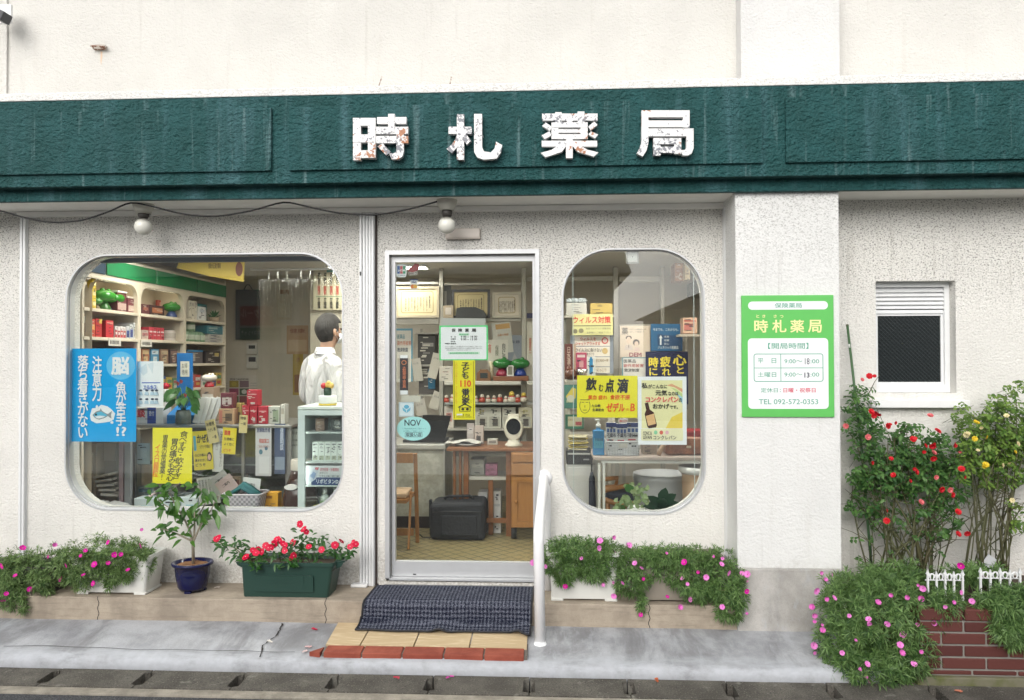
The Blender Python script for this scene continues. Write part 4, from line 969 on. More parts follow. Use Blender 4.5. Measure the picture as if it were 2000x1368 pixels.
for k in range(3): sbox('book', 'upright cream booklet in the row at the left of the third bay', 'book', (369 + k * 5.4, 373.6 + k * 5.4), z, .16, (.62, .56, .46), [((.1, .1, .9, .3), (.4, .36, .3))], 'cream booklets in the third bay')
sbox('carton', 'plain white rounded packet beside the cream booklets', 'packet', (387, 402), z, .12, (.72, .72, .70), [((.2, .2, .8, .4), (.5, .55, .6))])
sbox('carton', 'teal topped pale carton at the back of the third bay', 'box', (386, 412), z, .17, (.55, .60, .58), [((0, 0, 1, .35), (.04, .24, .25))], gap=.18, dep=.06)
def tiny_plant(c, s, label):
    t = thing('potted_plant', label, 'plant', c)
    mb = MB(); mb.lathe([(0, .0005), (.3 * s, .0005), (.40 * s, .38 * s), (.34 * s, .38 * s), (0, .34 * s)], c, 14); mb.build('pot', M((.50, .38, .26), .6), t)
    mb = MB()
    for k in range(26):
        a = random.uniform(0, 6.28); e = random.uniform(.2, 1.4); d = Vector((math.cos(a) * math.cos(e), math.sin(a) * math.cos(e), math.sin(e)))
        p = Vector(c) + Vector((0, 0, .36 * s)); q = d.orthogonal().normalized() * .06 * s
        mb.face([p, p + d * .3 * s + q, p + d * random.uniform(.5, .7) * s, p + d * .3 * s - q])
    mb.build('foliage', M((.03, .12, .03), .5), t)
tiny_plant((XS - .07, PX(418, 620, XS - .07).y, z), .12, 'tiny plant in a tan pot at the far end of the top shelf')
# second shelf
z = ZB[1]
sbox('packet', 'red foil packet at the left end of the second shelf', 'packet', (177, 186), z, .12, (.42, .05, .03), [((.1, .3, .9, .6), (.66, .3, .1))])
sbox('packet', 'wide red packet with a gold corner on the second shelf', 'packet', (187, 199), z, .125, (.45, .03, .03), [((.55, 0, 1, .25), (.6, .42, .08))])
sbox('carton', 'plain red sloping carton between packets and small white cartons', 'box', (207, 222), z, .12, (.48, .025, .035), [((.1, .1, .9, .2), (.6, .25, .2))])
for k in range(4): sbox('carton', 'small white carton with red print in the row on the second shelf', 'box', (224.5 + k * 5.4, 229.3 + k * 5.4), z, .085 - .003 * (k % 2), (.68, .64, .62), [((.05, .35, .95, .95), (.45, .05, .06)), ((.2, .5, .8, .7), (.7, .66, .62))], 'small white and red cartons on the second shelf')
for k in range(3): sbox('carton', 'small blue and white carton at the right of the first bay', 'box', (247 + k * 7, 253 + k * 7), z, .09 + .015 * k, (.55, .55, .55), [((.1, .35, .9, .9), (.04, .07, .25) if k < 2 else (.4, .35, .3))], 'small blue and white cartons on the second shelf')
sbox('carton', 'low beige carton at the left of the second bay', 'box', (277, 290), z, .07, (.52, .40, .34), [((.1, .3, .9, .6), (.4, .15, .15))])
for k in range(4): sbox('carton', 'upright red carton with a white band in the second bay', 'box', (291.5 + k * 7.4, 298.2 + k * 7.4), z, .098, (.48, .04, .06), [((.1, .3, .9, .42), (.72, .62, .58)), ((.2, .6, .8, .66), (.7, .5, .45))], 'red cartons in the second bay')
stin('medicine_jar', 'white jar with a dark cap at the right of the second bay', (334, 348), z, .095, (.60, .54, .50), (.45, .40, .36), (.05, .04, .04))
for k in range(4): stin('tea_tin', 'pale green tin in the lower row of the third bay', (364 + k * 10.2, 373.4 + k * 10.2), z, .092, (.16, .27, .15), (.42, .46, .36), (.2, .3, .18), 'pale green tins in the third bay')
stin('tea_tin', 'pale green tin set on top of the lower row', (374, 386), z + .093, .085, (.16, .27, .15), (.42, .46, .36), (.2, .3, .18), None)
# third shelf
z = ZB[2]
for k in range(6): sbox('carton', 'red and white carton just above the blue poster on the third shelf', 'box', (178 + k * 14.5, 191.5 + k * 14.5), z, .09 + .01 * (k % 3), ((.46, .05, .06), (.6, .56, .52), (.40, .04, .05))[k % 3], [((.1, .3, .9, .7), ((.66, .6, .55), (.5, .1, .1), (.62, .3, .2))[k % 3])], 'red and white cartons on the third shelf')
cols = [((.34, .13, .07), (.55, .40, .22)), ((.05, .20, .34), (.55, .60, .62)), ((.26, .15, .10), (.46, .36, .24)), ((.07, .045, .05), (.22, .13, .11))]
for k in range(4): sbox('tea_box', ['brown and gold patterned tea box, first in the second bay', 'blue and white patterned tea box, second in the second bay', 'brown speckled tea box in the middle of the second bay', 'very dark tea box at the right of the second bay'][k], 'box', (277 + k * 18.5, 292 + k * 18.5), z, .115, cols[k][0], [((.1, .1, .9, .35), cols[k][1]), ((.25, .5, .75, .9), cols[k][1])])
sbox('carton', 'dark carton with a blue lid in the third bay', 'box', (366, 396), z, .10, (.10, .08, .08), [((.1, .2, .5, .8), (.35, .3, .25))], top=(.03, .18, .36))
sbox('carton', 'black carton with gold corner at the far end of the third shelf', 'box', (402, 430), z, .11, (.04, .03, .03), [((.6, .15, .9, .45), (.45, .34, .10))])
for i, (a, zt_) in enumerate(((222, 1), (284, 1))):
    y = PX(a, 660, XS).y
    mb = MB(); mb.box(XS + .0065, XS + .009, y - .075, y + .075, ZB[1] - .058, ZB[1] - .006); tg = mb.build('price_card', M((.60, .56, .50), .5), None, ['white printed price card on the edge of the second shelf, first bay', 'white printed price card on the edge of the second shelf, second bay'][i], 'price card', 'price cards on the shelf edge')
    mb = MB()
    for k in range(7): mb.box(XS + .0088, XS + .0096, y - .055 + k * .016, y - .046 + k * .016, ZB[1] - .045, ZB[1] - .020)
    mb.build('barcode', DARK, tg)
for k in range(3): sbox('book', 'white book lying in the small pile at the right of the third bay', 'book', (408, 437), ZB[1] + .026 * k, .024, (.58, .55, .50), [((.1, .3, .5, .6), (.2, .2, .25))], 'pile of white books in the third bay')
sbox('carton', 'teal blue box on the pile of white books in the third bay', 'box', (404, 438), ZB[1] + .079, .075, (.03, .16, .20), [((.1, .2, .6, .4), (.3, .42, .42))])
sbox('carton', 'brown box with pale print in the near bay of the second shelf', 'box', (148, 168), ZB[1], .15, (.24, .13, .07), [((.1, .1, .9, .4), (.50, .44, .36))])
sbox('carton', 'tan box at the near end of the third shelf', 'box', (150, 169), ZB[2], .12, (.36, .22, .12), [((.1, .3, .9, .5), (.5, .4, .3))])
cl = ((.45, .05, .04), (.55, .52, .46), (.05, .10, .28), (.50, .36, .08), (.10, .22, .12), (.32, .10, .08))
for k, px in enumerate((282, 297, 311, 326, 338, 368, 381, 394, 409, 422)):
    sbox('carton', 'mixed medicine carton in the lower row of the wall shelving behind the plant', 'box', (px, px + 11 + k % 3), ZB[3], .09 + .03 * ((k * 7) % 4) / 3, cl[k % 6], [((.1, .2, .9, .45), cl[(k + 1) % 6]), ((.2, .6, .8, .8), cl[(k + 3) % 6])], 'mixed cartons on the fourth shelf')
# brown bottle in the narrow near bay
y = PX(156, 590, XS - .05).y
c = (XS - .09, y, ZB[0]); t = thing('medicine_bottle', 'dark brown bottle with a white label in the near bay of the shelf', 'bottle', c)
mb = MB(); mb.lathe([(0, .0005), (.035, .0005), (.036, .10), (.02, .125), (.016, .13), (0, .13)], c, 16); mb.build('body', M((.04, .02, .012), .15), t)
mb = MB(); mb.lathe([(0, .1305), (.019, .1305), (.019, .155), (0, .155)], c, 16); mb.build('cap', DARK, t)
mb = MB(); mb.lathe([(.0366, .02), (.0368, .022), (.0368, .085), (.0366, .087)], c, 16); mb.build('wrap_label', M((.66, .64, .58), .5), t)

# ------------------------------------------------------------------ glass showcase counter in the left half
x0, x1, z0, z1 = R4((258, 832, 569, 1080), .66); z0 = ZP + .002; ZT = P(420, 830, .64).z
sc = thing('glass_showcase', 'glass fronted shop counter with metal edges, running behind the left window', 'counter', ((x0 + x1) / 2, .95, z0))
SM = M((.30, .29, .27), .35, .6)
mb = MB(); mb.box(x0, x1, .66, 1.26, z0, z0 + .16, bev=.004); mb.build('plinth_base', M((.14, .12, .10), .5), sc)
mb = MB(); mb.box(x0 - .01, x1 + .01, .635, 1.28, ZT - .022, ZT, bev=.004); mb.build('counter_top', SM, sc)
for x in (x0 + .012, P(474, 900, .66).x, P(560, 900, .66).x, x1 - .012):
    mb = MB(); mb.box(x - .010, x + .010, .662, .684, z0 + .161, ZT - .023); mb.build('post', SM, sc)
mb = MB(); mb.box(x0 + .025, x1 - .025, .668, .672, z0 + .165, ZT - .026); mb.build('front_glass', GLASS, sc)
for z in (z0 + .38, z0 + .62):
    mb = MB(); mb.box(x0 + .02, x1 - .02, .70, 1.2, z, z + .008); mb.build('glass_shelf', M((.34, .37, .35), .15), sc)
mb = MB(); mb.box(x0 + .005, x1 - .005, 1.235, 1.25, z0 + .165, ZT - .024); mb.build('back_board', M((.13, .125, .11), .6), sc)
for i, (r, c, b) in enumerate((((268, 952, 300, 975), (.40, .47, .50), (.15, .32, .42)), ((310, 945, 345, 975), (.28, .25, .22), (.45, .42, .38)), ((440, 930, 470, 955), (.46, .30, .22), (.3, .1, .08)), ((395, 905, 420, 930), (.35, .30, .25), (.5, .45, .38)))):
    carton('carton', ['pale blue carton on the lower glass shelf of the showcase', 'grey brown carton beside the pale blue one in the showcase', 'tan carton deep inside the showcase, right part', 'brownish carton on the upper glass shelf of the showcase'][i], 'box', r, .78, .14, c, [((.1, .2, .9, .6), b)], z0=z0 + (.388 if i < 3 else .628))
for i, r in enumerate(((262, 974, 305, 1000), (306, 976, 352, 1000), (354, 972, 384, 1000))):
    carton('carton', ['white and pale blue carton low in the window, left of three', 'white and pale blue carton low in the window, middle of three', 'white and pale blue carton low in the window, right of three'][i], 'box', r, .52, .12, (.62, .70, .72), [((.3, .2, .8, .8), (.36, .58, .66))], z0=P(300, 1040, .52).z)
carton('storage_box', 'long grey box carrying the pale cartons low in the window', 'box', (258, 1040, 390, 1120), .50, .15, (.20, .19, .18), [((.1, .1, .5, .4), (.3, .3, .28))])
carton('picture_card', 'small pale blue picture card behind the showcase glass', 'card', (267, 866, 292, 892), .70, .01, (.50, .62, .68), [((.3, .3, .8, .7), (.62, .72, .76))], z0=z0 + .628)
# goods on the counter
zc = ZT + .0008
carton('carton', 'white carton with a red character and blue panel on the counter, behind the blue poster', 'box', (262, 796, 318, 822), .70, .12, (.66, .66, .66), [((.46, .02, .76, .98), (.03, .07, .33))], [('談', (268, 799, 284, 816), (.55, .02, .03), .05), ('受付', (291, 803, 301, 813), (.7, .7, .75), .02)], z0=zc)
x0, x1, z0_, z1_ = R4((345, 690, 375, 806), .86)
t = thing('display_stand', 'blue cardboard display stand with a pale label, on the counter', 'display', ((x0 + x1) / 2, .88, zc))
mb = MB(); mb.box(x0, x1, .86, .88, zc, z1_, bev=.004); mb.build('panel', M((.01, .13, .36), .4), t)
mb = MB(); mb.box(x0 + .03, x1 - .02, .857, .8602, P(360, 736, .86).z, P(360, 706, .86).z); mb.build('printed_panel', M((.62, .60, .50), .5), t)
mb = MB(); mb.prism([(.72, zc), (.86, zc), (.86, zc + .12), (.72, zc + .06)], P(337, 815, .8).x, P(396, 815, .8).x, ax='x'); mb.build('tray', M((.01, .17, .45), .4), t)
lettering([('お得', (355, 710, 366, 720), (0), 0, 0), ('徳用', (355, 722, 366, 732), 0, 0, 0)], .8565, [M(INK)], t)
# anthurium in a glass jar
cj = P(358, 833, .68); cj.z = zc
t = thing('potted_plant', 'glossy leaved plant with red flowers in a glass jar on the counter', 'plant', cj)
mb = MB(); mb.lathe([(0, .001), (.052, .001), (.055, .01), (.052, .085), (.045, .09), (.045, .10)], cj, 20); mb.build('jar', M((.08, .10, .09), .08), t)
def leaf(mb, p, d, n, L, W, mi=0, droop=.25, seg=4):
    """one pointed leaf blade with a fold along the midrib"""
    d = d.normalized(); s = d.cross(n)
    s = s.normalized() if s.length > 1e-4 else d.orthogonal().normalized()
    u = s.cross(d).normalized(); rows = []
    prof = {4: (.05, .8, 1., .62, .02), 3: (.06, 1., .75, .02)}[seg]
    for k, wk in enumerate(prof):
        f = k / seg; c = p + d * L * f - Vector((0, 0, 1)) * droop * L * f * f
        rows.append([mb.bm.verts.new(c - s * W * wk * .5 + u * W * .16 * wk), mb.bm.verts.new(c), mb.bm.verts.new(c + s * W * wk * .5 + u * W * .16 * wk)])
    for a, b in zip(rows, rows[1:]):
        for j in range(2):
            f = mb.bm.faces.new([a[j], a[j + 1], b[j + 1], b[j]]); f.material_index = mi; f.smooth = True
def leafmat(name, a, b, rough=.45, back=None, trans=.25):
    t = NT(name); g = t.n('NewGeometry')
    c = t.mix(g.outputs['Random Per Island'], a, b)
    c = t.mix(t.math('MULTIPLY', t.noise(60, 2), .25), c, tuple(x * .5 for x in a))
    t.done(c, rough, 0, .4)
    tl = t.n('BsdfTranslucent'); t.set(tl.inputs[0], t.mix(.5, c, tuple(min(1, x * 1.7) for x in b)))
    mx = t.n('MixShader'); mx.inputs[0].default_value = trans
    t.set(mx.inputs[1], t.b.outputs[0]); t.set(mx.inputs[2], tl.outputs[0]); t.set(t.t.nodes['Material Output'].inputs[0], mx.outputs[0])
    return t.m
LFG = leafmat('glossy_house_leaf', (.02, .09, .02), (.07, .20, .04), .3)
LFD = leafmat('dark_house_leaf', (.008, .03, .015), (.02, .065, .03), .35)
mb = MB(); sm = MB()
for k in range(15):
    a = k * 2.4; r = random.uniform(.03, .10); tip = cj + Vector((math.cos(a) * r, math.sin(a) * r * .6, random.uniform(.14, .27)))
    sm.tube([cj + Vector((0, 0, .08)), (cj + tip) / 2 + Vector((0, 0, .06)), tip], .0025, 4)
    leaf(mb, tip, Vector((math.cos(a), math.sin(a) * .6 - .5, -.5)), Vector((0, -1, .4)), random.uniform(.08, .12), random.uniform(.045, .06))
mb.build('foliage', LFG, t, fix=False); sm.build('stem', M((.05, .14, .04)), t)
for (a, b) in ((352, 748), (346, 752), (360, 775)):
    q = P(a, b, .64); fm = MB(); leaf(fm, q, Vector((.5, -.4, .4)), Vector((0, -1, .3)), .05, .035); fm.build('flower', M((.45, .05, .04), .3), t, fix=False)
# brochures in a rack
for k in range(4):
    p0 = P(388 + k * 9, 828, .72); mb = MB(); x = p0.x
    mb.box(x - .022, x + .03, .72 + k * .012, .726 + k * .012, zc, zc + .19, bev=.002, rot=Matrix.Rotation(rad(10 + k * 2), 3, 'Y') @ Matrix.Rotation(rad(-12), 3, 'X'), seg=1)
    bo = mb.build('brochure', M((.50, .50, .48), .4), None, 'slanting white brochure in the row on the counter, right of the plant', 'brochure', 'slanting brochures on the counter')
carton('carton', 'tan carton with a dark barcode patch on the counter', 'box', (427, 799, 456, 830), .68, .10, (.52, .34, .20), [((.45, .3, .9, .8), (.14, .09, .06)), ((.03, .1, .25, .9), (.55, .2, .14))], z0=zc)
carton('carton', 'maroon carton with white print standing on the tan carton', 'box', (431, 768, 455, 798), .70, .07, (.13, .02, .03), [((.12, .3, .4, .75), (.55, .45, .42)), ((.58, .3, .88, .75), (.55, .45, .42))], z0=P(440, 798.6, .68).z + .001)
RC = (.40, .012, .030)
for i, r in enumerate(((473, 792, 487, 826), (488, 793, 502, 826), (504, 794, 522, 826))):
    carton('carton', ['crimson carton in the lower row on the counter, left one', 'crimson carton in the lower row on the counter, middle one', 'crimson carton in the lower row on the counter, right one'][i], 'box', r, .70, .08, RC, [((.1, .25, .9, .32), (.55, .25, .25)), ((.4, .68, .75, .84), (.60, .55, .52))], z0=zc, group='crimson cartons on the counter')
zz = P(490, 792.5, .70).z + .001
carton('carton', 'crimson carton standing on top of the lower three', 'box', (482, 762, 503, 793), .70, .08, RC, [((.1, .25, .9, .32), (.55, .25, .25)), ((.4, .80, .75, .92), (.60, .55, .52))], z0=zz, group='crimson cartons on the counter')
carton('carton', 'pale green and white carton right of the crimson cartons', 'box', (524, 794, 546, 824), .72, .08, (.50, .50, .44), [((.4, .2, .9, .9), (.26, .32, .22))], z0=zc)
carton('carton', 'narrow white carton at the right end of the counter', 'box', (548, 790, 556, 824), .72, .08, (.58, .56, .50), [((.1, .2, .9, .5), (.4, .36, .3))], z0=zc)
carton('carton', 'small yellow and brown carton behind the price tag', 'box', (457, 788, 471, 826), .76, .06, (.42, .33, .10), [((.1, .45, .9, .95), (.10, .06, .05))], z0=zc)
c = P(403, 756, .95); 
carton('carton', 'brown carton carrying the small red based ornament', 'box', (392, 757, 418, 826), .95, .10, (.32, .22, .15), [((.1, .2, .9, .5), (.5, .45, .38))], z0=zc)
figurine('small white ornament with red foot on a brown carton', (c.x, 1.0, P(403, 757, .95).z + .001), .10, (.62, .56, .48), (.42, .02, .03))
c = P(324, 755, .80)
t = thing('lidded_jar', 'white jar with a red ball lid behind the white sheet', 'jar', (c.x, .80, zc))
zr = c.z - zc
mb = MB(); mb.lathe([(0, .0005), (.030, .0005), (.033, zr * .3), (.026, zr * .85), (.02, zr - .02), (0, zr - .02)], (c.x, .80, zc), 16); mb.build('body', M((.55, .53, .50), .4), t)
mb = MB(); mb.ball((c.x, .80, c.z + .002), .024, n=14); mb.build('ball_lid', M((.45, .012, .03), .25), t)
# lower left corner
x0, x1, z0_, z1_ = R4((100, 866, 188, 1060), .62)
t = thing('drawer_cabinet', 'beige drawer cabinet low in the left corner of the window', 'cabinet', ((x0 + x1) / 2, .8, ZP + .002))
mb = MB(); mb.box(x0, x1, .62, 1.0, ZP + .002, z1_, bev=.004); mb.build('carcass', M((.42, .36, .28), .5), t)
a, b, c, d = R4((120, 884, 181, 920), .612); mb = MB(); mb.box(a, b, .606, .6195, c, d, bev=.003); dr = mb.build('drawer', M((.48, .42, .33), .5), t)
q = P(165, 903, .60); mb = MB(); mb.box(q.x - .035, q.x + .035, .590, .6055, q.z - .006, q.z + .006, bev=.004); mb.build('handle', DARK, dr)
a, b, c, d = R4((120, 924, 181, 1040), .612); mb = MB(); mb.box(a, b, .606, .6195, c, d, bev=.003); mb.build('drawer', M((.30, .25, .19), .5), t)
t = thing('stationery_cabinet', 'pale cupboard with papers beside the beige drawers, low left', 'cabinet', (P(208, 900, .7).x, .85, ZP + .002))
x0, x1, z0_, z1_ = R4((190, 858, 228, 1060), .72); mb = MB(); mb.box(x0, x1, .72, 1.05, ZP + .002, z1_, bev=.004); mb.build('carcass', M((.42, .38, .31), .5), t)
a, b, c, d = R4((193, 866, 226, 900), .715); mb = MB(); mb.box(a, b, .708, .7195, c, d, bev=.003); dr = mb.build('drawer', M((.50, .46, .38), .5), t)
q = P(196, 902, .7); mb = MB(); mb.box(q.x - .01, q.x + .02, .695, .7075, q.z - .005, q.z + .005, bev=.003); mb.build('handle', DARK, dr)
for k in range(5):
    p0 = P(205 + k * 2, 930 + k * 9, .60); mb = MB(); mb.box(p0.x - .06, p0.x + .05, .56, .68, p0.z - .003, p0.z + .012, rot=Matrix.Rotation(rad(-12 + 5 * k), 3, 'Y') @ Matrix.Rotation(rad(k * 7), 3, 'Z'))
    mb.build('paper_bundle', M((.48, .45, .40), .6), None, 'bundle of papers in the untidy heap low in the left window', 'papers', 'papers heaped low in the left window')
q = P(197, 1003, .42)
mb = MB(); mb.ball((q.x, .48, q.z - .005), .16, .10, .075, 20)
for v in mb.bm.verts:
    f = math.sin(v.co.x * 41 + v.co.z * 37) * .012 + math.sin(v.co.x * 83 + 1 + v.co.z * 60) * .007; v.co += Vector((f, f * .6, f))
mb.build('plastic_bag', M((.52, .52, .52), .35), None, 'crumpled white plastic bag in the lower left corner of the window', 'bag')
carton('storage_box', 'low dark box carrying the white plastic bag', 'box', (140, 1012, 226, 1100), .40, .2, (.10, .09, .085), [((.1, .1, .6, .3), (.2, .18, .16))])
for px0, px1, c, lab in ((243, 255, (.38, .39, .40), 'grey metal post at the left end of the showcase'), (232, 240, (.46, .34, .36), 'pinkish poster roll leaning by the grey post')):
    x0, x1, _, z1_ = R4((px0, 862, px1, 900), .58); mb = MB(); mb.box(x0, x1, .58, .61, ZP + .002, z1_, bev=.004); mb.build('post' if px0 == 243 else 'poster_roll', M(c, .4, .2), None, lab, 'post' if px0 == 243 else 'roll')
# window ledge board inside, on which the low goods stand
ZL = P(500, 1003, .30).z
mb = MB(); mb.box(P(360, 1000, .3).x, P(572, 1000, .3).x, .16, .50, ZL - .02, ZL, bev=.003); lg = mb.build('board', M((.35, .30, .24), .5), thing('low_bench', 'low bench board inside the left window carrying basket and boxes', 'bench', (P(470, 1000, .3).x, .33, ZP + .002)))
for a in (370, 562):
    x = P(a, 1000, .3).x; mb = MB(); mb.box(x - .015, x + .015, .2, .46, ZP + .002, ZL - .0205); mb.build('leg', M((.35, .30, .24), .5), lg.parent)
# weave basket
x0, x1, z0_, z1_ = R4((434, 966, 510, 1000), .24)
t = thing('basket', 'lilac grey woven plastic basket with cloth and papers, low in the left window', 'basket', ((x0 + x1) / 2, .31, ZL))
tb_ = NT('woven_plastic'); ck = tb_.n('TexChecker', i_Scale=64.); tb_.set(ck.inputs['Vector'], tb_.P()); tb_.bump(ck.outputs['Fac'], .8, .01)
WV = tb_.done(tb_.mix(ck.outputs['Fac'], (.30, .28, .31), (.56, .53, .57)), .5)
mb = MB(); a0 = rrect(x0 + .02, x1 - .02, .235, .385, .03, 4); a1 = rrect(x0, x1, .22, .40, .035, 4)
mb.sheet([[(a, b, ZL + .002) for a, b in a0 + a0[:1]], [(a, b, z1_) for a, b in a1 + a1[:1]]]); mb.face([(a, b, ZL + .002) for a, b in a0]); mb.build('body', WV, t, fix=False)
mb = MB(); mb.tube([(a, b, z1_) for a, b in a1 + a1[:1]], .006, 6); mb.build('rim', M((.55, .52, .56), .4), t)
pk = [P(a, b, .30) for a, b in ((446, 963), (462, 952), (476, 941), (492, 952), (508, 963))]
mb = MB(); mb.sheet([[(p.x, .24 + .02 * j + .05 * math.sin(j), p.z - (.012 * abs(j - 2)) + .004 * math.sin(j * 3 + p.x * 60)) for p in pk] for j in range(6)])
o = mb.build('folded_cloth', M((.01, .10, .11), .7), None, 'teal cloth folded in a peak in the woven basket', 'cloth'); md = o.modifiers.new('t', 'SOLIDIFY'); md.thickness = .012
for i, (r, c, ro, lab) in enumerate((((426, 932, 462, 968), (.50, .38, .36), -38, 'pink printed leaflet leaning out of the basket'), ((474, 934, 508, 962), (.66, .66, .64), 6, 'white paper packet standing in the basket behind the teal cloth'), ((412, 925, 452, 965), (.40, .40, .40), -38, 'clear plastic folder leaning behind the pink leaflet'))):
    poster('leaflet', lab, 'leaflet', r, .33 + .012 * i, c, [('ご案内', (r[0] + 10, r[1] + 10, r[2] - 10, r[1] + 16), INK, .02)], rot=rad(ro), th=.004)
poster('notice', 'white sheet of printed columns leaning at the foot of the showcase', 'notice', (387, 932, 428, 985), .50, (.50, .50, .49), [('営業時間のご案内', (390 + k * 6.2, 936, 394 + k * 6.2, 980), (.12, .12, .12), .0, 1) for k in range(6)], rot=rad(-8))
carton('carton', 'bright orange yellow carton beside the brown jar', 'box', (515, 963, 543, 986), .34, .07, (.68, .34, .02), [((.1, .15, .6, .3), (.3, .12, .02))], z0=ZL + .0008)
# large brown apothecary jar
cb = P(588, 1000, .34); cb.z = ZL - .0005
zt0, zt1, zt2 = P(575, 918, .34).z - cb.z, P(575, 897, .34).z - cb.z, P(575, 950, .34).z - cb.z
t = thing('apothecary_jar', 'large dark brown jar with a ribbed white lid and blank oval label', 'jar', cb)
mb = MB(); mb.lathe([(0, .0005), (.115, .0005), (.12, .02), (.12, zt2 * .55), (.10, zt2), (.062, zt0), (0, zt0)], cb, 28); mb.build('body', M((.045, .022, .018), .12), t)
mb = MB(); mb.lathe([(0, zt0 + .001), (.064, zt0 + .001), (.066, zt0 + .008), (.066, zt1 - .006), (.060, zt1), (0, zt1)], cb, 40); mb.build('lid', M((.55, .50, .42), .4), t)
q = P(570, 951, .25); mb = MB(); mb.prism([(q.x + .042 * math.cos(k * .224), q.z + .017 * math.sin(k * .224)) for k in range(28)], cb.y - .118, cb.y - .09); mb.build('oval_label', M((.72, .70, .66), .4), t)
mb = MB()
for k in range(11):
    q = P(488 + k * 7.6, 1001, .20); leaf(mb, Vector((q.x, .20 + .02 * (k % 3), ZL + .002)), Vector((math.sin(k * 2.1), -.3, .5 + .3 * math.cos(k))), Vector((0, -1, .5)), random.uniform(.07, .12), .055)
mb.build('foliage', LFD, thing('potted_plant', 'dark broad leaved plant at the bottom edge of the left window', 'plant', (P(525, 1000, .2).x, .2, ZL)), fix=False)

# ------------------------------------------------------------------ drinks fridge
Yf = .24
x0, x1, z0_, z1_ = R4((583, 795, 704, 1090), Yf); z0_ = ZP + .002; zt_ = P(630, 794, Yf).z
fr = thing('drinks_fridge', 'pale green glass door drinks fridge at the right edge of the left window', 'fridge', ((x0 + x1) / 2, .45, z0_))
FW = M((.56, .64, .62), .35)
x2 = min(x1, P(697, 900, .2).x)
mb = MB(); mb.box(x0, x0 + .022, Yf, .66, z0_, zt_ - .002, bev=.003); mb.box(x2 - .022, x2, Yf, .66, z0_, zt_ - .002); mb.box(x0 + .0225, x2 - .0225, .63, .655, z0_ + .001, zt_ - .03); mb.box(x0 + .0225, x2 - .0225, Yf + .01, .629, z0_ + .001, z0_ + .22); mb.build('cabinet', FW, fr)
mb = MB(); mb.box(x0 - .004, x2 + .004, Yf - .01, .665, zt_ - .02, zt_, bev=.004); mb.build('top_panel', M((.66, .70, .66), .35), fr)
fx0, fx1, fz0, fz1 = x0 + .003, x2 - .003, z0_ + .18, zt_ - .024
mb = MB(); plate(mb, [[(fx0, fz0), (fx1, fz0), (fx1, fz1), (fx0, fz1)], [(fx0 + .045, fz0 + .03), (fx1 - .03, fz0 + .03), (fx1 - .03, fz1 - .032), (fx0 + .045, fz1 - .032)]], Yf - .022, Yf - .001); fd = mb.build('door', FW, fr)
mb = MB(); mb.box(fx0 + .04, fx1 - .025, Yf - .014, Yf - .010, fz0 + .026, fz1 - .028); mb.build('door_glass', GLASS, fd)
mb = MB(); mb.box(x0 + .030, x0 + .036, Yf + .006, Yf + .016, z0_ + .24, zt_ - .06); mb.build('light_strip', emit('lit_led_strip', (1, 1, .95), 7.), fr)
shz = []
for py in (844, 902, 948, 1003):
    z = P(630, py, Yf + .03).z; shz.append(z); mb = MB(); mb.box(x0 + .024, x2 - .024, Yf + .02, .60, z - .010, z, bev=.002, seg=1); mb.build('shelf', M((.55, .60, .58), .3), fr)
for k in range(5):
    a = 610 + k * 12.2
    carton('carton', 'slim white carton with a grey green wave in the fridge row', 'box', (a, 864, a + 11.4, 903), Yf + .06, .08, (.70, .74, .70), [((.1, .72, .9, .95), (.35, .38, .28)), ((.15, .08, .85, .14), (.2, .22, .22)), ((.2, .28, .8, .32), (.35, .36, .36))], z0=shz[1] + .001, group='white cartons in the fridge')
carton('carton', 'brown carton on the top shelf of the fridge', 'box', (616, 818, 634, 843), Yf + .10, .08, (.18, .10, .07), [((.1, .2, .9, .5), (.3, .2, .14))], z0=shz[0] + .001)
carton('carton', 'dark pack with white characters on the top shelf of the fridge', 'box', (646, 818, 672, 843), Yf + .06, .08, (.06, .07, .07), [], [('肝臓', (653, 823, 664, 830), (.6, .62, .6), .03), ('加味', (654, 832, 662, 836), (.6, .62, .6), .03)], z0=shz[0] + .001)
t = poster('advert_panel', 'white and navy drink advert panel with a bottle in the fridge door', 'advert', (596, 910, 690, 948), Yf + .03, (.62, .64, .66), [('疲労回復・栄養補給', (625, 914, 662, 921), (.50, .10, .14), .02), ('タウリン', (624, 922, 640, 926), INK, .02), ('ビタミンB1・B2・B6', (624, 928, 662, 932), INK, .02), ('リポビタンD', (618, 936, 661, 945), (.75, .78, .85), .04)],
  [('rect', (608, 933, 690, 948), (.03, .06, .18)), ('poly', [(602, 935), (611, 915), (616, 912), (622, 914), (622, 920), (617, 936), (608, 942)], (.50, .54, .62), 'printed_bottle'), ('poly', [(616, 913), (623, 913), (621, 919), (615, 917)], (.42, .05, .08), 'printed_cap'), ('poly', [(606, 930), (612, 921), (618, 925), (613, 937)], (.20, .28, .45), 'printed_label')])
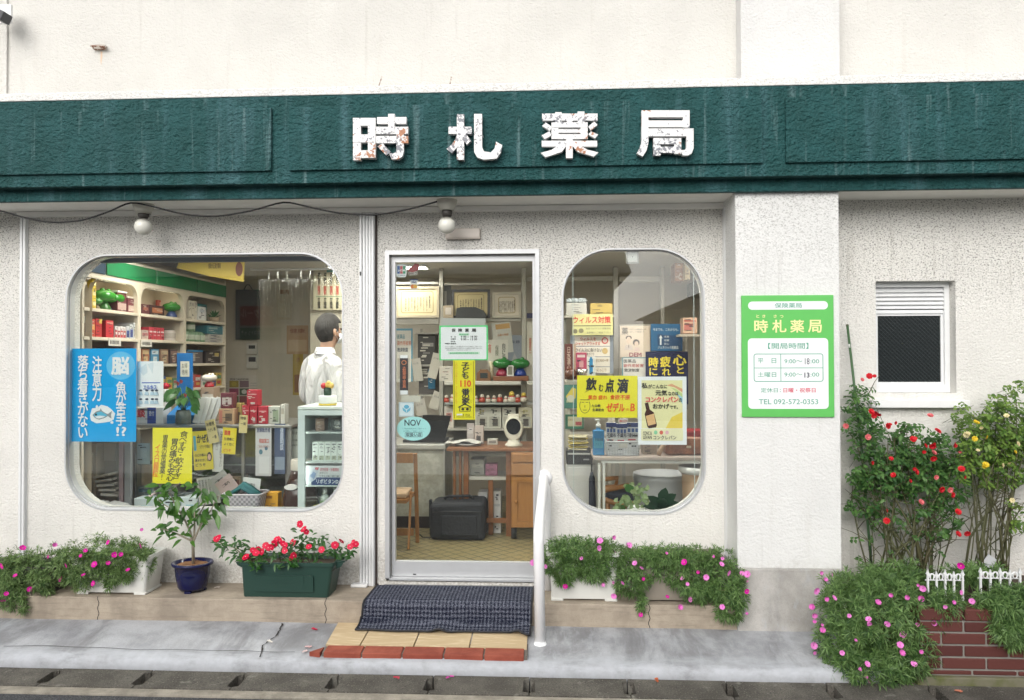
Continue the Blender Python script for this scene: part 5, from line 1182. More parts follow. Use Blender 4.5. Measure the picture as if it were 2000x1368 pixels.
for i in range(4):
    q = P(613 + i * 21, 985, Yf + .09); c = (q.x, Yf + .1, shz[3] + .001)
    h = P(613, 953, Yf + .09).z - c[2]
    t = thing('drink_bottle', ['short bottle with a white cap and blue label, leftmost on the bottom fridge shelf', 'short bottle with a white cap and green label, second on the bottom fridge shelf', 'short bottle with a white cap and grey label, third on the bottom fridge shelf', 'short white capped bottle at the hidden right end of the fridge shelf'][i], 'bottle', c, 'white capped bottles in the fridge')
    mb = MB(); mb.lathe([(0, .0005), (.031, .0005), (.032, h * .55), (.018, h * .72), (0, h * .72)], c, 16); mb.build('body', M((.50, .55, .50), .2), t)
    mb = MB(); mb.lathe([(0, h * .721), (.016, h * .721), (.016, h), (0, h)], c, 14); mb.build('cap', M((.72, .74, .72), .3), t)
    mb = MB(); mb.lathe([(.0326, h * .1), (.0328, h * .12), (.0328, h * .45), (.0326, h * .47)], c, 16); mb.build('wrap_label', M([(.10, .16, .28), (.25, .40, .22), (.3, .3, .3), (.3, .3, .3)][i], .4), t)
carton('carton', 'bright yellow carton lowest in the fridge', 'box', (596, 987, 629, 1010), Yf + .04, .05, (.66, .56, .05), [((.1, .5, .6, .7), (.2, .16, .03))], z0=shz[3] + .001)
# cactus on the fridge
c = P(640, 790, .34); c.z = zt_ + .0008
t = thing('potted_cactus', 'grafted cactus with red and yellow heads in a white pot, on the drinks fridge', 'cactus', c)
mb = MB(); mb.lathe([(0, .004), (.052, .0045), (.058, .02), (.060, .06), (.055, .066), (.05, .06), (0, .056)], c, 24); mb.build('pot', M((.74, .76, .74), .2), t)
mb = MB(); mb.lathe([(0, .0005), (.056, .0005), (.062, .012), (.05, .0035), (0, .0035)], c, 24); mb.build('saucer', M((.66, .50, .06), .3), t)
mb = MB(); mb.lathe([(0, .057), (.024, .058), (.026, .09), (.024, .115), (0, .118)], c, 12); mb.build('stem', M((.015, .05, .03), .5), t)
for dx, dz, r, cc in ((-.024, .128, .020, (.50, .02, .03)), (.0, .132, .019, (.72, .46, .10)), (.022, .130, .021, (.74, .50, .12)), (.008, .146, .016, (.74, .50, .12))):
    mb = MB(); mb.ball((c.x + dx, c.y, c.z + dz), r, n=12)
    for v in mb.bm.verts: v.co += (v.co - Vector((c.x + dx, c.y, c.z + dz))) * .12 * math.sin(9 * math.atan2(v.co.y - c.y, v.co.x - c.x - dx))
    mb.build('cactus_head', M(cc, .4), t)

# ------------------------------------------------------------------ back wall of the left half
Yb = YB - .004
t = poster('calendar', 'wall calendar with four flower pictures on the back wall', 'calendar', (427, 733, 503, 812), Yb - .01, (.60, .56, .50), [('2024 CALENDAR', (449, 739, 486, 743), INK, .02)] + [('1234567', (431, 748 + 5 * k, 446, 750 + 5 * k), (.2, .2, .2), .0) for k in range(4)] + [('1234567', (488, 748 + 5 * k, 502, 750 + 5 * k), (.2, .2, .2), .0) for k in range(4)],
  [('rect', (448, 738 + 6, 466, 757), (.36, .28, .05), 'flower_picture'), ('rect', (468, 744, 486, 757), (.22, .14, .17), 'flower_picture'), ('rect', (448, 759, 466, 772), (.32, .06, .14), 'flower_picture'), ('rect', (468, 759, 486, 772), (.05, .09, .05), 'flower_picture'), ('disc', (472, 761, 482, 770), (.62, .62, .58), 'flower_picture'), ('disc', (452, 746, 462, 755), (.5, .40, .04), 'flower_picture'), ('rect', (448, 774, 466, 790), (.12, .15, .08), 'flower_picture'), ('rect', (468, 774, 486, 790), (.25, .07, .08), 'flower_picture')])
for i, r in enumerate(((481, 671, 502, 692), (481, 694, 503, 720))):
    x0, x1, z0_, z1_ = R4(r, Yb - .03); t = thing('intercom', ['white wall intercom with a small dark screen, the upper one', 'white wall intercom with a small dark screen, the lower larger one'][i], 'intercom', ((x0 + x1) / 2, Yb, z0_), 'wall intercoms')
    mb = MB(); mb.box(x0, x1, Yb - .03, Yb, z0_, z1_, bev=.004); mb.build('housing', M((.62, .60, .55), .4), t)
    mb = MB(); mb.box(x0 + .025, x1 - .02, Yb - .032, Yb - .029, z0_ + (z1_ - z0_) * .5, z1_ - .02); mb.build('screen', DARK, t)
x0, x1, z0_, z1_ = R4((460, 566, 506, 664), Yb - .03)
t = thing('hanging_board', 'dark grey board hung by a wire loop on the back wall', 'board', ((x0 + x1) / 2, Yb - .02, z0_))
mb = MB(); mb.box(x0, x1, Yb - .03, Yb - .005, z0_, z1_, bev=.004); mb.build('panel', M((.055, .06, .065), .5), t)
xm = (x0 + x1) / 2; mb = MB(); mb.tube([(xm - .04, Yb - .02, z1_), (xm - .015, Yb - .015, z1_ + .05), (xm + .015, Yb - .015, z1_ + .05), (xm + .05, Yb - .02, z1_)], .005, 6); mb.build('wire_loop', DARK, t)
for i, (r, c, b, tx, lab) in enumerate((((560, 636, 602, 692), (.52, .34, .20), (.62, .46, .30), '健康', 'pale orange poster on the back wall behind the curtain'), ((572, 692, 592, 772), (.46, .32, .05), (.25, .10, .03), '元気', 'mustard and brown poster behind the clear curtain'), ((540, 560, 570, 625), (.56, .50, .40), (.6, .56, .46), '案内', 'faint beige chart on the back wall behind the curtain'))):
    poster('poster', lab, 'poster', r, Yb - .008, c, [(tx, (r[0] + 6, r[1] + 6, r[2] - 6, r[1] + 15), (.3, .1, .05), .02)], [('rect', (r[0] + 3, (r[1] + r[3]) // 2, r[2] - 3, r[3] - 5), b)])
poster('price_list', 'pale wall chart of black and red vertical writing behind the man', 'chart', (612, 524, 678, 606), 2.2, (.56, .52, .38), [('漢方薬のご相談承ります', (620 + k * 12, 533, 626 + k * 12, 556), INK, .03, 1) for k in range(5)] + [('糖尿病高血圧', (620 + k * 12, 559, 626 + k * 12, 576), (.5, .05, .04), .03, 1) for k in range(5)] + [('肩こり腰痛神経痛', (620 + k * 12, 582, 626 + k * 12, 603), INK, .03, 1) for k in range(5)], [('rect', (638, 524, 678, 532), (.08, .34, .30)), ('rect', (617, 579, 676, 580), (.12, .30, .16))], th=.02)
mb = MB(); a, b, _, _ = R4((606, 524, 684, 606), 2.22); mb.box(a, b, 2.222, 2.26, ZP + .002, ZC - .001); mb.build('partition', M((.50, .46, .38), .7), None, 'beige partition carrying the vertical price chart', 'partition')
# yellow banner strung under the ceiling
pts = [P(a, b, 1.3) for a, b in ((345, 524), (352, 505), (478, 497), (476, 551), (410, 540))]
t = thing('hanging_banner', 'yellow paper banner hung under the shop ceiling', 'banner', pts[2])
mb = MB(); mb.prism([(p.x, p.z) for p in pts], 1.30, 1.306); mb.build('sheet', M((.62, .46, .08), .5), t)
a, b, c, d = R4((460, 512, 474, 540), 1.298); mb = MB(); mb.lathe([(0, 0), (.5, 0)], (0, 0, 0), 20)
for v in mb.bm.verts: v.co = Vector(((a + b) / 2 + v.co.x * (b - a), 1.2985, (c + d) / 2 + v.co.y * (d - c)))
mb.build('brown_emblem', M((.20, .06, .035), .5), t)
lettering([('健康大正漢方薬局', (407, 514, 431, 525), .02, 0, 0)], 1.2985, [M((.15, .10, .03))], t)
# clear vinyl curtain hanging from a rail under the ceiling
xa_, xb_ = P(500, 600, 1.75).x, P(668, 600, 1.75).x
t = thing('vinyl_curtain', 'clear vinyl curtain with soft folds behind the left window', 'curtain', ((xa_ + xb_) / 2, 1.75, ZP + .6))
nC = 90
mb = MB(); mb.sheet([[(xa_ + (xb_ - xa_) * i / nC, 1.75 + .020 * math.sin(i * .55) + .012 * math.sin(i * 1.3 + 1 + .3 * z), z) for i in range(nC + 1)] for z in [ZP + .6 + (ZC - ZP - .66) * k / 8 for k in range(9)]])
mb.build('vinyl', CLEAR, t, fix=False)
mb = MB(); mb.tube([(xa_ - .05, 1.75, ZC - .045), (xb_ + .05, 1.75, ZC - .045)], .010, 8); mb.build('rail', ALUW, t)
# ------------------------------------------------------------------ behind the door
ALI = M((.42, .40, .35), .4, .35)
YP = 2.15          # aluminium and glass partition in front of the dispensary
pt = thing('glass_partition', 'aluminium framed glass partition with ledges behind the door', 'partition', (0, YP, ZP + .002))
def bar(r, Y=YP, d=.04, m=ALI, nm='rail', z0=None):
    x0, x1, z0_, z1_ = R4(r, Y); mb = MB(); mb.box(x0, x1, Y, Y + d, z0 if z0 is not None else z0_, z1_, bev=.003, seg=1); return mb.build(nm, m, pt)
for a, b in ((858, 866), (1019, 1028), (1198, 1208), (1290, 1298), (752, 759)):
    x0, x1, _, _ = R4((a, 600, b, 700), YP); mb = MB(); mb.box(x0, x1, YP - .012, YP + .05, ZP + .003, ZC - .002, bev=.003, seg=1); mb.build('post', ALI, pt)
for r in ((760, 621, 857, 634), (867, 622, 1018, 628), (1209, 540, 1289, 551), (1029, 540, 1197, 549), (760, 551, 857, 556), (867, 553, 1018, 557)):
    bar(r)
for r in ((868, 745, 1018, 752), (1030, 745, 1197, 752)): bar(r, YP - .24, .30, M((.58, .56, .50), .4), 'ledge')
bar((868, 787, 1018, 791), YP - .22, .24, M((.30, .32, .30), .2), 'glass_ledge'); bar((1030, 787, 1110, 791), YP - .22, .24, M((.30, .32, .30), .2), 'glass_ledge')
x0, x1, _, z1_ = R4((868, 753, 1018, 760), YP + .02); mb = MB(); mb.box(x0, x1, YP + .015, YP + .03, ZP + .5, z1_); mb.build('back_board', M((.17, .155, .12), .5), pt)
bar((867, 838, 1018, 842), YP - .20, .22, M((.40, .38, .33), .4), 'ledge')
# framed certificates on the upper rail
def framed(label, r, Y, fc, pc, ink, dark_mat=0.):
    x0, x1, z0, z1 = R4(r, Y); t = thing('framed_certificate', label, 'certificate', ((x0 + x1) / 2, Y, z0), 'framed certificates above the counter')
    fw = .022
    mb = MB(); plate(mb, [[(x0, z0), (x1, z0), (x1, z1), (x0, z1)], [(x0 + fw, z0 + fw), (x1 - fw, z0 + fw), (x1 - fw, z1 - fw), (x0 + fw, z1 - fw)]], Y - .012, Y + .012); mb.build('frame', M(fc, .4), t)
    mb = MB(); mb.box(x0 + fw - .002, x1 - fw + .002, Y - .002, Y + .006, z0 + fw - .002, z1 - fw + .002); mb.build('paper', M(pc, .5), t)
    mb = MB(); plate(mb, [rrect(x0 + fw + .03, x1 - fw - .03, z0 + fw + .02, z1 - fw - .02, .02, 3), rrect(x0 + fw + .036, x1 - fw - .036, z0 + fw + .026, z1 - fw - .026, .016, 3)], Y - .003, Y - .0021); mb.build('border_line', M((.32, .24, .10), .5), t)
    w_ = r[2] - r[0]; h_ = r[3] - r[1]
    tx = ['表彰状', '学校薬剤師として', '永年にわたり', '地域保健に', '尽くされた', '功績を讃え', '感謝します', '令和元年', '会長']
    L = [(s, (r[2] - w_ * (.20 + .068 * k) - 3, r[1] + h_ * (.34 if k else .28), r[2] - w_ * (.20 + .068 * k), r[3] - h_ * (.20 if k % 3 else .3)), .01 if k else .05, 1, 0) for k, s in enumerate(tx)]
    lettering(L, Y - .0025, [M(ink, .6)], t)
framed('wide pale gold certificate in the upper left pane behind the door', (772, 560, 858, 621), YP - .02, (.42, .36, .26), (.62, .54, .34), (.10, .08, .05))
framed('certificate in a thick black frame on the ledge behind the door', (882, 566, 957, 621.5), YP - .02, (.035, .035, .04), (.56, .46, .24), (.06, .05, .03))
framed('cream certificate in a pale frame, rightmost on the ledge behind the door', (962, 571, 1018, 621.5), YP - .02, (.46, .42, .34), (.60, .54, .44), (.08, .07, .06))
x0, x1, z0, z1 = R4((865, 556, 881, 621.5), YP + .06); t = thing('framed_picture', 'dark grey frame standing behind the small tan frame', 'frame', (x0, YP + .07, z0)); mb = MB(); mb.box(x0, x1, YP + .055, YP + .075, z0, z1, bev=.003); mb.build('frame', M((.16, .16, .16), .5), t); mb = MB(); mb.box(x0, x1 - .04, YP + .052, YP + .0555, z0 + .06, z1 - .06); mb.build('paper', M((.55, .54, .50), .5), t)
x0, x1, z0, z1 = R4((866, 597, 886, 621.5), YP - .05); t = thing('framed_picture', 'small tan picture frame on the ledge beside the black certificate', 'frame', (x0, YP - .05, z0)); mb = MB(); mb.box(x0, x1, YP - .06, YP - .045, z0, z1, bev=.004); mb.build('frame', M((.40, .32, .22), .5), t); mb = MB(); mb.box(x0 + .02, x1 - .02, YP - .0615, YP - .0595, z0 + .03, z1 - .02); mb.build('paper', M((.58, .52, .46), .5), t)
c = [P(a, b, YP - .07) for a, b in ((891, 621.5), (893, 603), (903, 601), (930, 601), (944, 607), (951, 617), (948, 621.5))]
mb = MB(); mb.prism([(p.x, p.z) for p in c], YP - .12, YP - .035); mb.build('folded_bag', M((.05, .053, .055), .6), None, 'flat dark grey pouch lying in front of the black framed certificate', 'pouch')
# things inside the partition, seen through it
Yd = YP + .10
poster('notice', 'blue bordered relief scheme notice behind the partition, left of the door view', 'notice', (774, 642, 806, 746), Yd, (.62, .60, .54), [('医薬品', (776, 653, 791, 662), (.15, .3, .35), .03), ('副作用被害', (776, 666, 803, 675), (.60, .25, .18), .03), ('救済制度', (776, 679, 797, 688), (.1, .12, .15), .03)], [('rect', (774, 642, 806, 646), (.10, .28, .38)), ('rect', (803, 642, 806, 746), (.10, .28, .38)), ('rect', (776, 700, 800, 740), (.45, .42, .36))])
for i, (r, c, lab) in enumerate((((816, 652, 850, 712), (.06, .055, .05), 'black appliance with a pale lens bar behind the partition'), ((818, 716, 852, 770), (.09, .08, .075), 'dark box under the black appliance behind the partition'), ((836, 722, 850, 760), (.01, .10, .18), 'dark teal book standing beside the dark box'))):
    carton('appliance' if i == 0 else 'carton', lab, ['appliance', 'box', 'book'][i], r, Yd + .02 * (2 - i), .2, c, [((.25, .3, .9, .42), (.34, .32, .30)), ((.3, .6, .7, .66), (.2, .19, .18))] if i == 0 else [((.1, .15, .5, .3), (.25, .24, .2))])
bk = thing('storage_rack', 'grey storage rack behind the partition holding dark boxes', 'rack', (P(830, 700, Yd + .1).x, Yd + .15, ZP + .002))
for py in (713, 771, 650, 815):
    x0, x1, _, z = R4((812, py, 856, py + 10), Yd); mb = MB(); mb.box(x0, x1, Yd - .01, Yd + .28, z - .014, z - .0005); mb.build('shelf', M((.38, .36, .32), .4), bk)
for a in (812, 854):
    x = P(a, 700, Yd).x; mb = MB(); mb.box(x - .01, x + .01, Yd + .285, Yd + .30, ZP + .002, P(800, 640, Yd).z); mb.build('upright', M((.38, .36, .32), .4), bk)
for i, (r, c, ro) in enumerate((((840, 690, 858, 740), (.50, .47, .40), 14), ((806, 700, 824, 745), (.40, .38, .33), -8), ((842, 765, 860, 800), (.52, .49, .42), 20), ((812, 780, 832, 812), (.44, .41, .36), -12))):
    poster('paper_sheet', ['pale sheet of paper leaning behind the partition, right upper one', 'greyish sheet of paper leaning behind the partition, left upper one', 'pale sheet of paper leaning behind the partition, right lower one', 'greyish sheet of paper leaning behind the partition, left lower one'][i], 'paper', r, Yd - .02, c, [('処方箋', (r[0] + 3, r[1] + 8, r[2] - 5, r[1] + 12), (.2, .2, .2), .0)], rot=rad(ro))
# on the long ledge
zl = P(950, 745, YP - .24).z + .001
carton('carton', 'plain off white carton on the ledge left of the yellow sticker', 'box', (858, 716, 884, 746), YP - .20, .12, (.56, .52, .45), [((.25, .35, .7, .4), (.5, .25, .2))], z0=zl)
x0, x1, z0, z1 = R4((931, 722, 958, 746), YP - .2); t = thing('mantel_clock', 'small wooden clock with a dark face on the ledge', 'clock', ((x0 + x1) / 2, YP - .16, zl))
mb = MB(); mb.prism([(x0 - .006, zl), (x1 + .006, zl), (x1, zl + .02), (x1 - .004, z1 - .03), ((x0 + x1) / 2 + .03, z1), ((x0 + x1) / 2 - .03, z1), (x0 + .004, z1 - .03), (x0, zl + .02)], YP - .2, YP - .13); mb.build('case', M((.20, .09, .035), .4), t)
mb = MB(); mb.box(x0 + .03, x1 - .025, YP - .206, YP - .1995, zl + .025, z1 - .03, bev=.003); mb.build('dial', M((.04, .05, .055), .2), t)
c = P(957, 746, YP - .2); mb = MB(); mb.lathe([(0, 0), (.022, 0), (.025, .05), (.012, .10), (.03, .17), (.026, .17), (0, .12)], (c.x + .01, YP - .10, zl), 16); mb.build('vase', M((.52, .45, .30), .3), None, 'slim cream vase beside the wooden clock', 'vase')
x0, x1, z0, z1 = R4((963, 735, 1032, 746), YP - .21); mb = MB(); mb.box(x0, x1, YP - .21, YP - .08, zl, z1, bev=.006); st = mb.build('wooden_stand', M((.22, .085, .04), .4), None, 'brown wooden stand under the two green ornaments', 'stand')
for i, (px, b, lab) in enumerate(((981, (.30, .02, .05), 'green ornament with a red foot on the wooden stand'), (1016, (.02, .05, .26), 'green ornament with a blue foot on the wooden stand'))):
    figurine(lab, (P(px, 720, YP - .15).x, YP - .15, z1 + .001), P(px, 700, YP - .15).z - z1, (.025, .17, .035), b, 'green ornaments of the pharmacy')
x0, x1, z0, z1f = R4((990, 714, 1003, 736), YP - .205); t = thing('photo_frame', 'small white photo frame between the two green ornaments', 'frame', ((x0 + x1) / 2, YP - .2, z1 + .001)); mb = MB(); plate(mb, [[(x0, z1 + .001), (x1, z1 + .001), (x1, z1f), (x0, z1f)], [(x0 + .010, z1 + .012), (x1 - .010, z1 + .012), (x1 - .010, z1f - .01), (x0 + .010, z1f - .01)]], YP - .209, YP - .20); mb.build('frame', M((.66, .64, .60), .4), t); mb = MB(); mb.box(x0 + .008, x1 - .008, YP - .203, YP - .201, z1 + .01, z1f - .008); mb.build('picture', M((.22, .21, .16), .4), t)
poster('poster', 'white poster with vertical slogan behind the green ornaments', 'poster', (952, 664, 992, 716), YP - .02, (.58, .55, .48), [('自分に合う', (980, 671, 988, 708), (.08, .08, .08), .03, 1), ('保険', (967, 675, 974, 696), (.2, .2, .15), .03, 1), ('食育', (953, 672, 960, 690), (.5, .2, .15), .04, 1)])
poster('poster', 'slanting pale sheet with a brown band at the top behind the ornaments', 'poster', (962, 630, 1000, 690), YP - .012, (.50, .49, .44), [('お薬の相談', (972, 652, 994, 657), (.5, .22, .1), .02)], [('rect', (970, 633, 998, 643), (.45, .26, .08))], rot=rad(-6))
poster('poster', 'bluish grey poster at the right edge of the door view', 'poster', (988, 655, 1019, 735), YP - .006, (.22, .24, .28), [('薬と健康', (1000, 665, 1015, 671), (.05, .05, .08), .02)], [('poly', [(988, 735), (1005, 690), (1019, 720), (1019, 735)], (.34, .32, .33))])
poster('poster', 'tall cream poster seen past the right door post', 'poster', (1029, 628, 1046, 744), YP - .01, (.56, .53, .45), [('健康第一', (1033, 660, 1038, 690), (.5, .15, .1), .02, 1)], [('rect', (1029, 612, 1046, 622), (.03, .03, .10))])
# little ornaments on the glass ledge
zg = P(950, 787, YP - .22).z + .001
for k in range(14):
    px = 872 + k * 11.6; big = k in (11, 13)
    if 884 < px < 926 and k % 2: pass
    s = .062 + .008 * math.sin(k * 2.3) + (.03 if big else 0)
    c = (P(px, 780, YP - .16).x, YP - .16 + .01 * math.sin(k), zg)
    t = thing('lucky_ornament', 'small white and red glazed ornament in the row on the glass ledge', 'ornament', c, 'row of small white and red ornaments')
    mb = MB(); mb.lathe([(0, .0005), (.34 * s, .0005), (.42 * s, .2 * s), (.34 * s, .5 * s), (.2 * s, .62 * s), (0, .62 * s)], c, 14); mb.build('body', M((.60, .54, .44) if k % 3 else (.42, .06, .03), .3), t)
    mb = MB(); mb.ball((c[0], c[1], c[2] + .78 * s), .26 * s, n=12); mb.build('head', M((.62, .57, .47) if not big else (.62, .44, .06), .3), t)
    mb = MB(); mb.lathe([(.30 * s, .50 * s), (.33 * s, .54 * s), (.27 * s, .62 * s)], c, 14); mb.build('collar', M((.45, .03, .02), .4), t)
# white pouches under the ledge
zw = P(950, 838, YP - .2).z + .001
for i, px in enumerate((941, 966, 994, 1026)):
    r = (px - 13, 796, px + 13, 838.5); t = carton('pouch', ['white pouch with a slanted letter, first in the row under the ornaments', 'white pouch with a slanted letter, second in the row under the ornaments', 'white pouch with a slanted letter, third in the row under the ornaments', 'cream pouch with a dark mark, last in the row under the ornaments'][i], 'pouch', r, YP - .14, .05, (.54, .53, .46) if i < 3 else (.56, .52, .38), [((.1, .45, .9, .95), (.42, .41, .35)), ((.35, .55, .75, .9), (.08, .07, .06))], [('P', (px - 4, 801, px + 5, 808), (.08, .08, .08) if i in (1, 2) else (.4, .36, .15), .03)], z0=zw)
carton('carton', 'white carton with a red swirl left of the pouches', 'box', (868, 794, 886, 830), YP - .14, .08, (.60, .55, .48), [((.2, .3, .8, .7), (.50, .22, .18))], z0=zw)
# ------------------------------------------------------------------ furniture behind the door
WOOD = None
def woodm(name, a, b):
    t = NT(name); n = t.noise(5, 4, .6, (9, 9, .7), .8); t.bump(n, .08, .002)
    return t.done(t.mix(n, a, b), .4)
WOOD = woodm('honey_wood', (.26, .11, .030), (.42, .20, .065)); WOODD = woodm('brown_wood', (.17, .062, .020), (.27, .11, .04))
Yk = 1.22
x0, x1, _, zt = R4((872, 876, 1075, 900), Yk); zt = P(950, 876, Yk).z
dk = thing('wooden_desk', 'brown wooden desk with open frame and shelf, behind the door', 'desk', ((x0 + x1) / 2, 1.5, ZP + .002))
mb = MB(); mb.box(x0, x1, Yk, Yk + .5, zt - .024, zt, bev=.005); mb.build('desk_top', WOODD, dk)
for a, b in ((885, 890), (896, 901), (905, 915), (988, 998)):
    u0, u1, _, _ = R4((a, 900, b, 950), Yk + .04); mb = MB(); mb.box(u0, u1, Yk + .04, Yk + .075, ZP + .002, zt - .0245, bev=.003); mb.build('leg', WOODD, dk)
u0, u1, a, b = R4((914, 931, 990, 938), Yk + .08); mb = MB(); mb.box(u0, u1, Yk + .08, Yk + .40, a, b); mb.build('shelf', M((.56, .54, .50), .4), dk); zsh = b + .001
u0, u1, a, b = R4((950, 1013, 989, 1022), Yk + .045); mb = MB(); mb.box(u0, u1, Yk + .045, Yk + .07, a, b); mb.build('stretcher', WOODD, dk)
u0, u1, a, b = R4((954, 939, 963, 1015), Yk + .09); mb = MB(); mb.box(u0, u1, Yk + .085, Yk + .11, ZP + .003, zsh - .024); mb.build('leg', WOODD, dk)
carton('carton', 'pink carton lying on the desk shelf', 'box', (948, 907, 971, 931), Yk + .12, .1, (.36, .12, .20), [((.1, .5, .9, .56), (.2, .05, .1))], z0=zsh)
carton('carton', 'grey folder box at the left of the desk shelf', 'box', (918, 898, 946, 931), Yk + .14, .2, (.30, .29, .26), [((.1, .3, .9, .5), (.45, .43, .38))], z0=zsh)
for i, r in enumerate(((934, 962, 952, 1012), (964, 960, 978, 1020))):
    carton('carton', ['white carton standing under the desk shelf, the left one', 'white carton standing under the desk shelf, the right one'][i], 'box', r, Yk + .14, .16, (.58, .56, .56), [((.1, .3, .9, .36), (.4, .4, .42))], z0=ZP + .003)
c = P(922, 985, Yk + .16); mb = MB(); mb.lathe([(0, 0), (.045, 0), (.05, .06), (.035, .24), (.012, .27), (0, .27)], (c.x, Yk + .2, ZP + .003), 14, 0, 1., .7); mb.build('umbrella_bag', M((.28, .015, .07), .6), None, 'crimson cloth bag standing under the desk', 'bag')
# drawer unit on castors
u0, u1, a, b = R4((998, 884, 1066, 1032), 1.14); zc_ = P(1010, 1032, 1.14).z
du = thing('drawer_unit', 'honey wood unit with two drawers and a panel door on castors', 'cabinet', ((u0 + u1) / 2, 1.3, ZP + .002))
mb = MB(); mb.box(u0, u1, 1.155, 1.21, zc_, zt - .026, bev=.004); mb.box(u0, u1, 1.2105, 1.215, zc_ + .001, zt - .03); mb.build('carcass', WOOD, du)
for r in ((1000, 887, 1066, 903), (1000, 906, 1066, 929)):
    p0, p1, q0, q1 = R4(r, 1.14); mb = MB(); mb.box(p0, p1, 1.135, 1.1545, q0, q1, bev=.004); mb.build('drawer', WOOD, du)
p0, p1, q0, q1 = R4((1000, 932, 1066, 1030), 1.14); mb = MB(); plate(mb, [[(p0, q0), (p1, q0), (p1, q1), (p0, q1)], [(p0 + .04, q0 + .04), (p1 - .04, q0 + .04), (p1 - .04, q1 - .04), (p0 + .04, q1 - .04)]], 1.135, 1.1545); dr = mb.build('door', WOOD, du)
mb = MB(); mb.box(p0 + .038, p1 - .038, 1.146, 1.152, q0 + .038, q1 - .038); mb.build('door_panel', WOOD, dr)
c = P(1005, 981, 1.12); mb = MB(); mb.ball((c.x + .012, 1.124, c.z), .013, n=12); mb.build('knob', WOOD, dr)
for a in (1004, 1058):
    c = P(a, 1040, 1.2); mb = MB(); h = zc_ - ZP; mb.tube([(c.x - .02, 1.19, ZP + .002 + h * .5), (c.x + .02, 1.19, ZP + .002 + h * .5)], h * .48, 14); mb.build('castor', DARK, du)
# on the desk
zt += .001
c = P(1003, 872, 1.32); hb = P(1003, 824, 1.30).z - zt
t = thing('desk_appliance', 'cream appliance with a round black face, on the desk behind the door', 'appliance', (c.x, 1.35, zt))
mb = MB(); mb.lathe([(0, 0), (.065, 0), (.07, .015), (.05, .03), (.045, .05), (0, .05)], (c.x, 1.35, zt), 24); mb.build('base', M((.62, .58, .48), .4), t)
mb = MB(); e = [(.074 * math.cos(k * .196) * (1 if abs(math.sin(k * .196)) < .9 else .96), .098 * math.sin(k * .196)) for k in range(32)]; zc_ = zt + .045 + .098
mb.prism([(c.x + a, zc_ + b) for a, b in e], 1.31, 1.38); o = mb.build('head', M((.64, .60, .50), .4), t); md = o.modifiers.new('b', 'BEVEL'); md.width = .012; md.segments = 2
mb = MB(); mb.prism([(c.x + math.cos(k * .196) * .056, zc_ + .016 + math.sin(k * .196) * .063) for k in range(32)], 1.306, 1.312); mb.build('face', M((.010, .010, .012), .08), t)
mb = MB(); mb.box(c.x - .045, c.x + .045, 1.33, 1.37, zc_ + .08, zc_ + .112, bev=.006); mb.build('handle', M((.56, .52, .44), .4), t)
mb = MB(); mb.lathe([(0, 0), (.10, 0), (.115, .022), (.10, .014), (0, .008)], (P(912, 872, 1.36).x, 1.42, zt), 28); mb.build('tray', M((.26, .26, .25), .4), None, 'round grey tray under loose papers on the desk', 'tray')
mb = MB(); q = P(905, 868, 1.36)
mb.sheet([[(q.x + (i - 4) * .035, 1.32 + j * .05, zt + .026 + .02 * max(0, 1 - abs(i - 4.5) / 2.5) + .004 * math.sin(i * 1.7 + j)) for i in range(9)] for j in range(5)]); o = mb.build('paper_sheet', M((.58, .57, .53), .5), None, 'white papers lying on the round grey tray', 'paper'); md = o.modifiers.new('t', 'SOLIDIFY'); md.thickness = .003
carton('packet', 'pale pink packet standing on the desk in front of the pouches', 'packet', (927, 832, 944, 874), 1.50, .05, (.46, .38, .34), [((.2, .55, .7, .8), (.05, .04, .04))], z0=zt)
carton('packet', 'slim grey pink packet leaning behind the pale pink one', 'packet', (912, 828, 926, 874), 1.54, .04, (.40, .35, .33), [((.2, .2, .8, .5), (.5, .46, .44))], z0=zt)
carton('carton', 'small white carton with a grey window on the desk', 'box', (952, 858, 972, 874), 1.46, .06, (.54, .51, .45), [((.15, .3, .85, .75), (.24, .22, .20))], z0=zt)
# white service counter on the left
Yc = 1.46
x0, x1, _, zct = R4((690, 868, 868, 880), Yc); zct = P(820, 868, Yc).z
t = thing('service_counter', 'low grey fronted counter with a metal edged top behind the door', 'counter', ((x0 + x1) / 2, 1.7, ZP + .002))
zk = P(820, 1010, Yc).z
tc = NT('speckled_laminate'); CLM = tc.done(tc.mix(tc.ramp(tc.noise(12, 6, .7), .35, .7), (.34, .33, .27), (.52, .51, .44)), .5)
mb = MB(); mb.box(x0, x1, Yc + .02, Yc + .5, zk, zct - .045); mb.build('front_panel', CLM, t)
mb = MB(); mb.box(x0 - .01, x1 + .01, Yc, Yc + .52, zct - .044, zct, bev=.008); mb.build('counter_top', M((.50, .49, .45), .3, .4), t)
mb = MB(); mb.box(x0, x1 - .02, Yc + .06, Yc + .5, ZP + .002, zk - .001); mb.build('kick_board', M((.035, .02, .02), .5), t)
mb = MB(); mb.box(x1 - .012, x1 + .004, Yc + .004, Yc + .0195, zk, zct - .045); mb.build('corner_trim', M((.45, .44, .40), .3, .5), t)
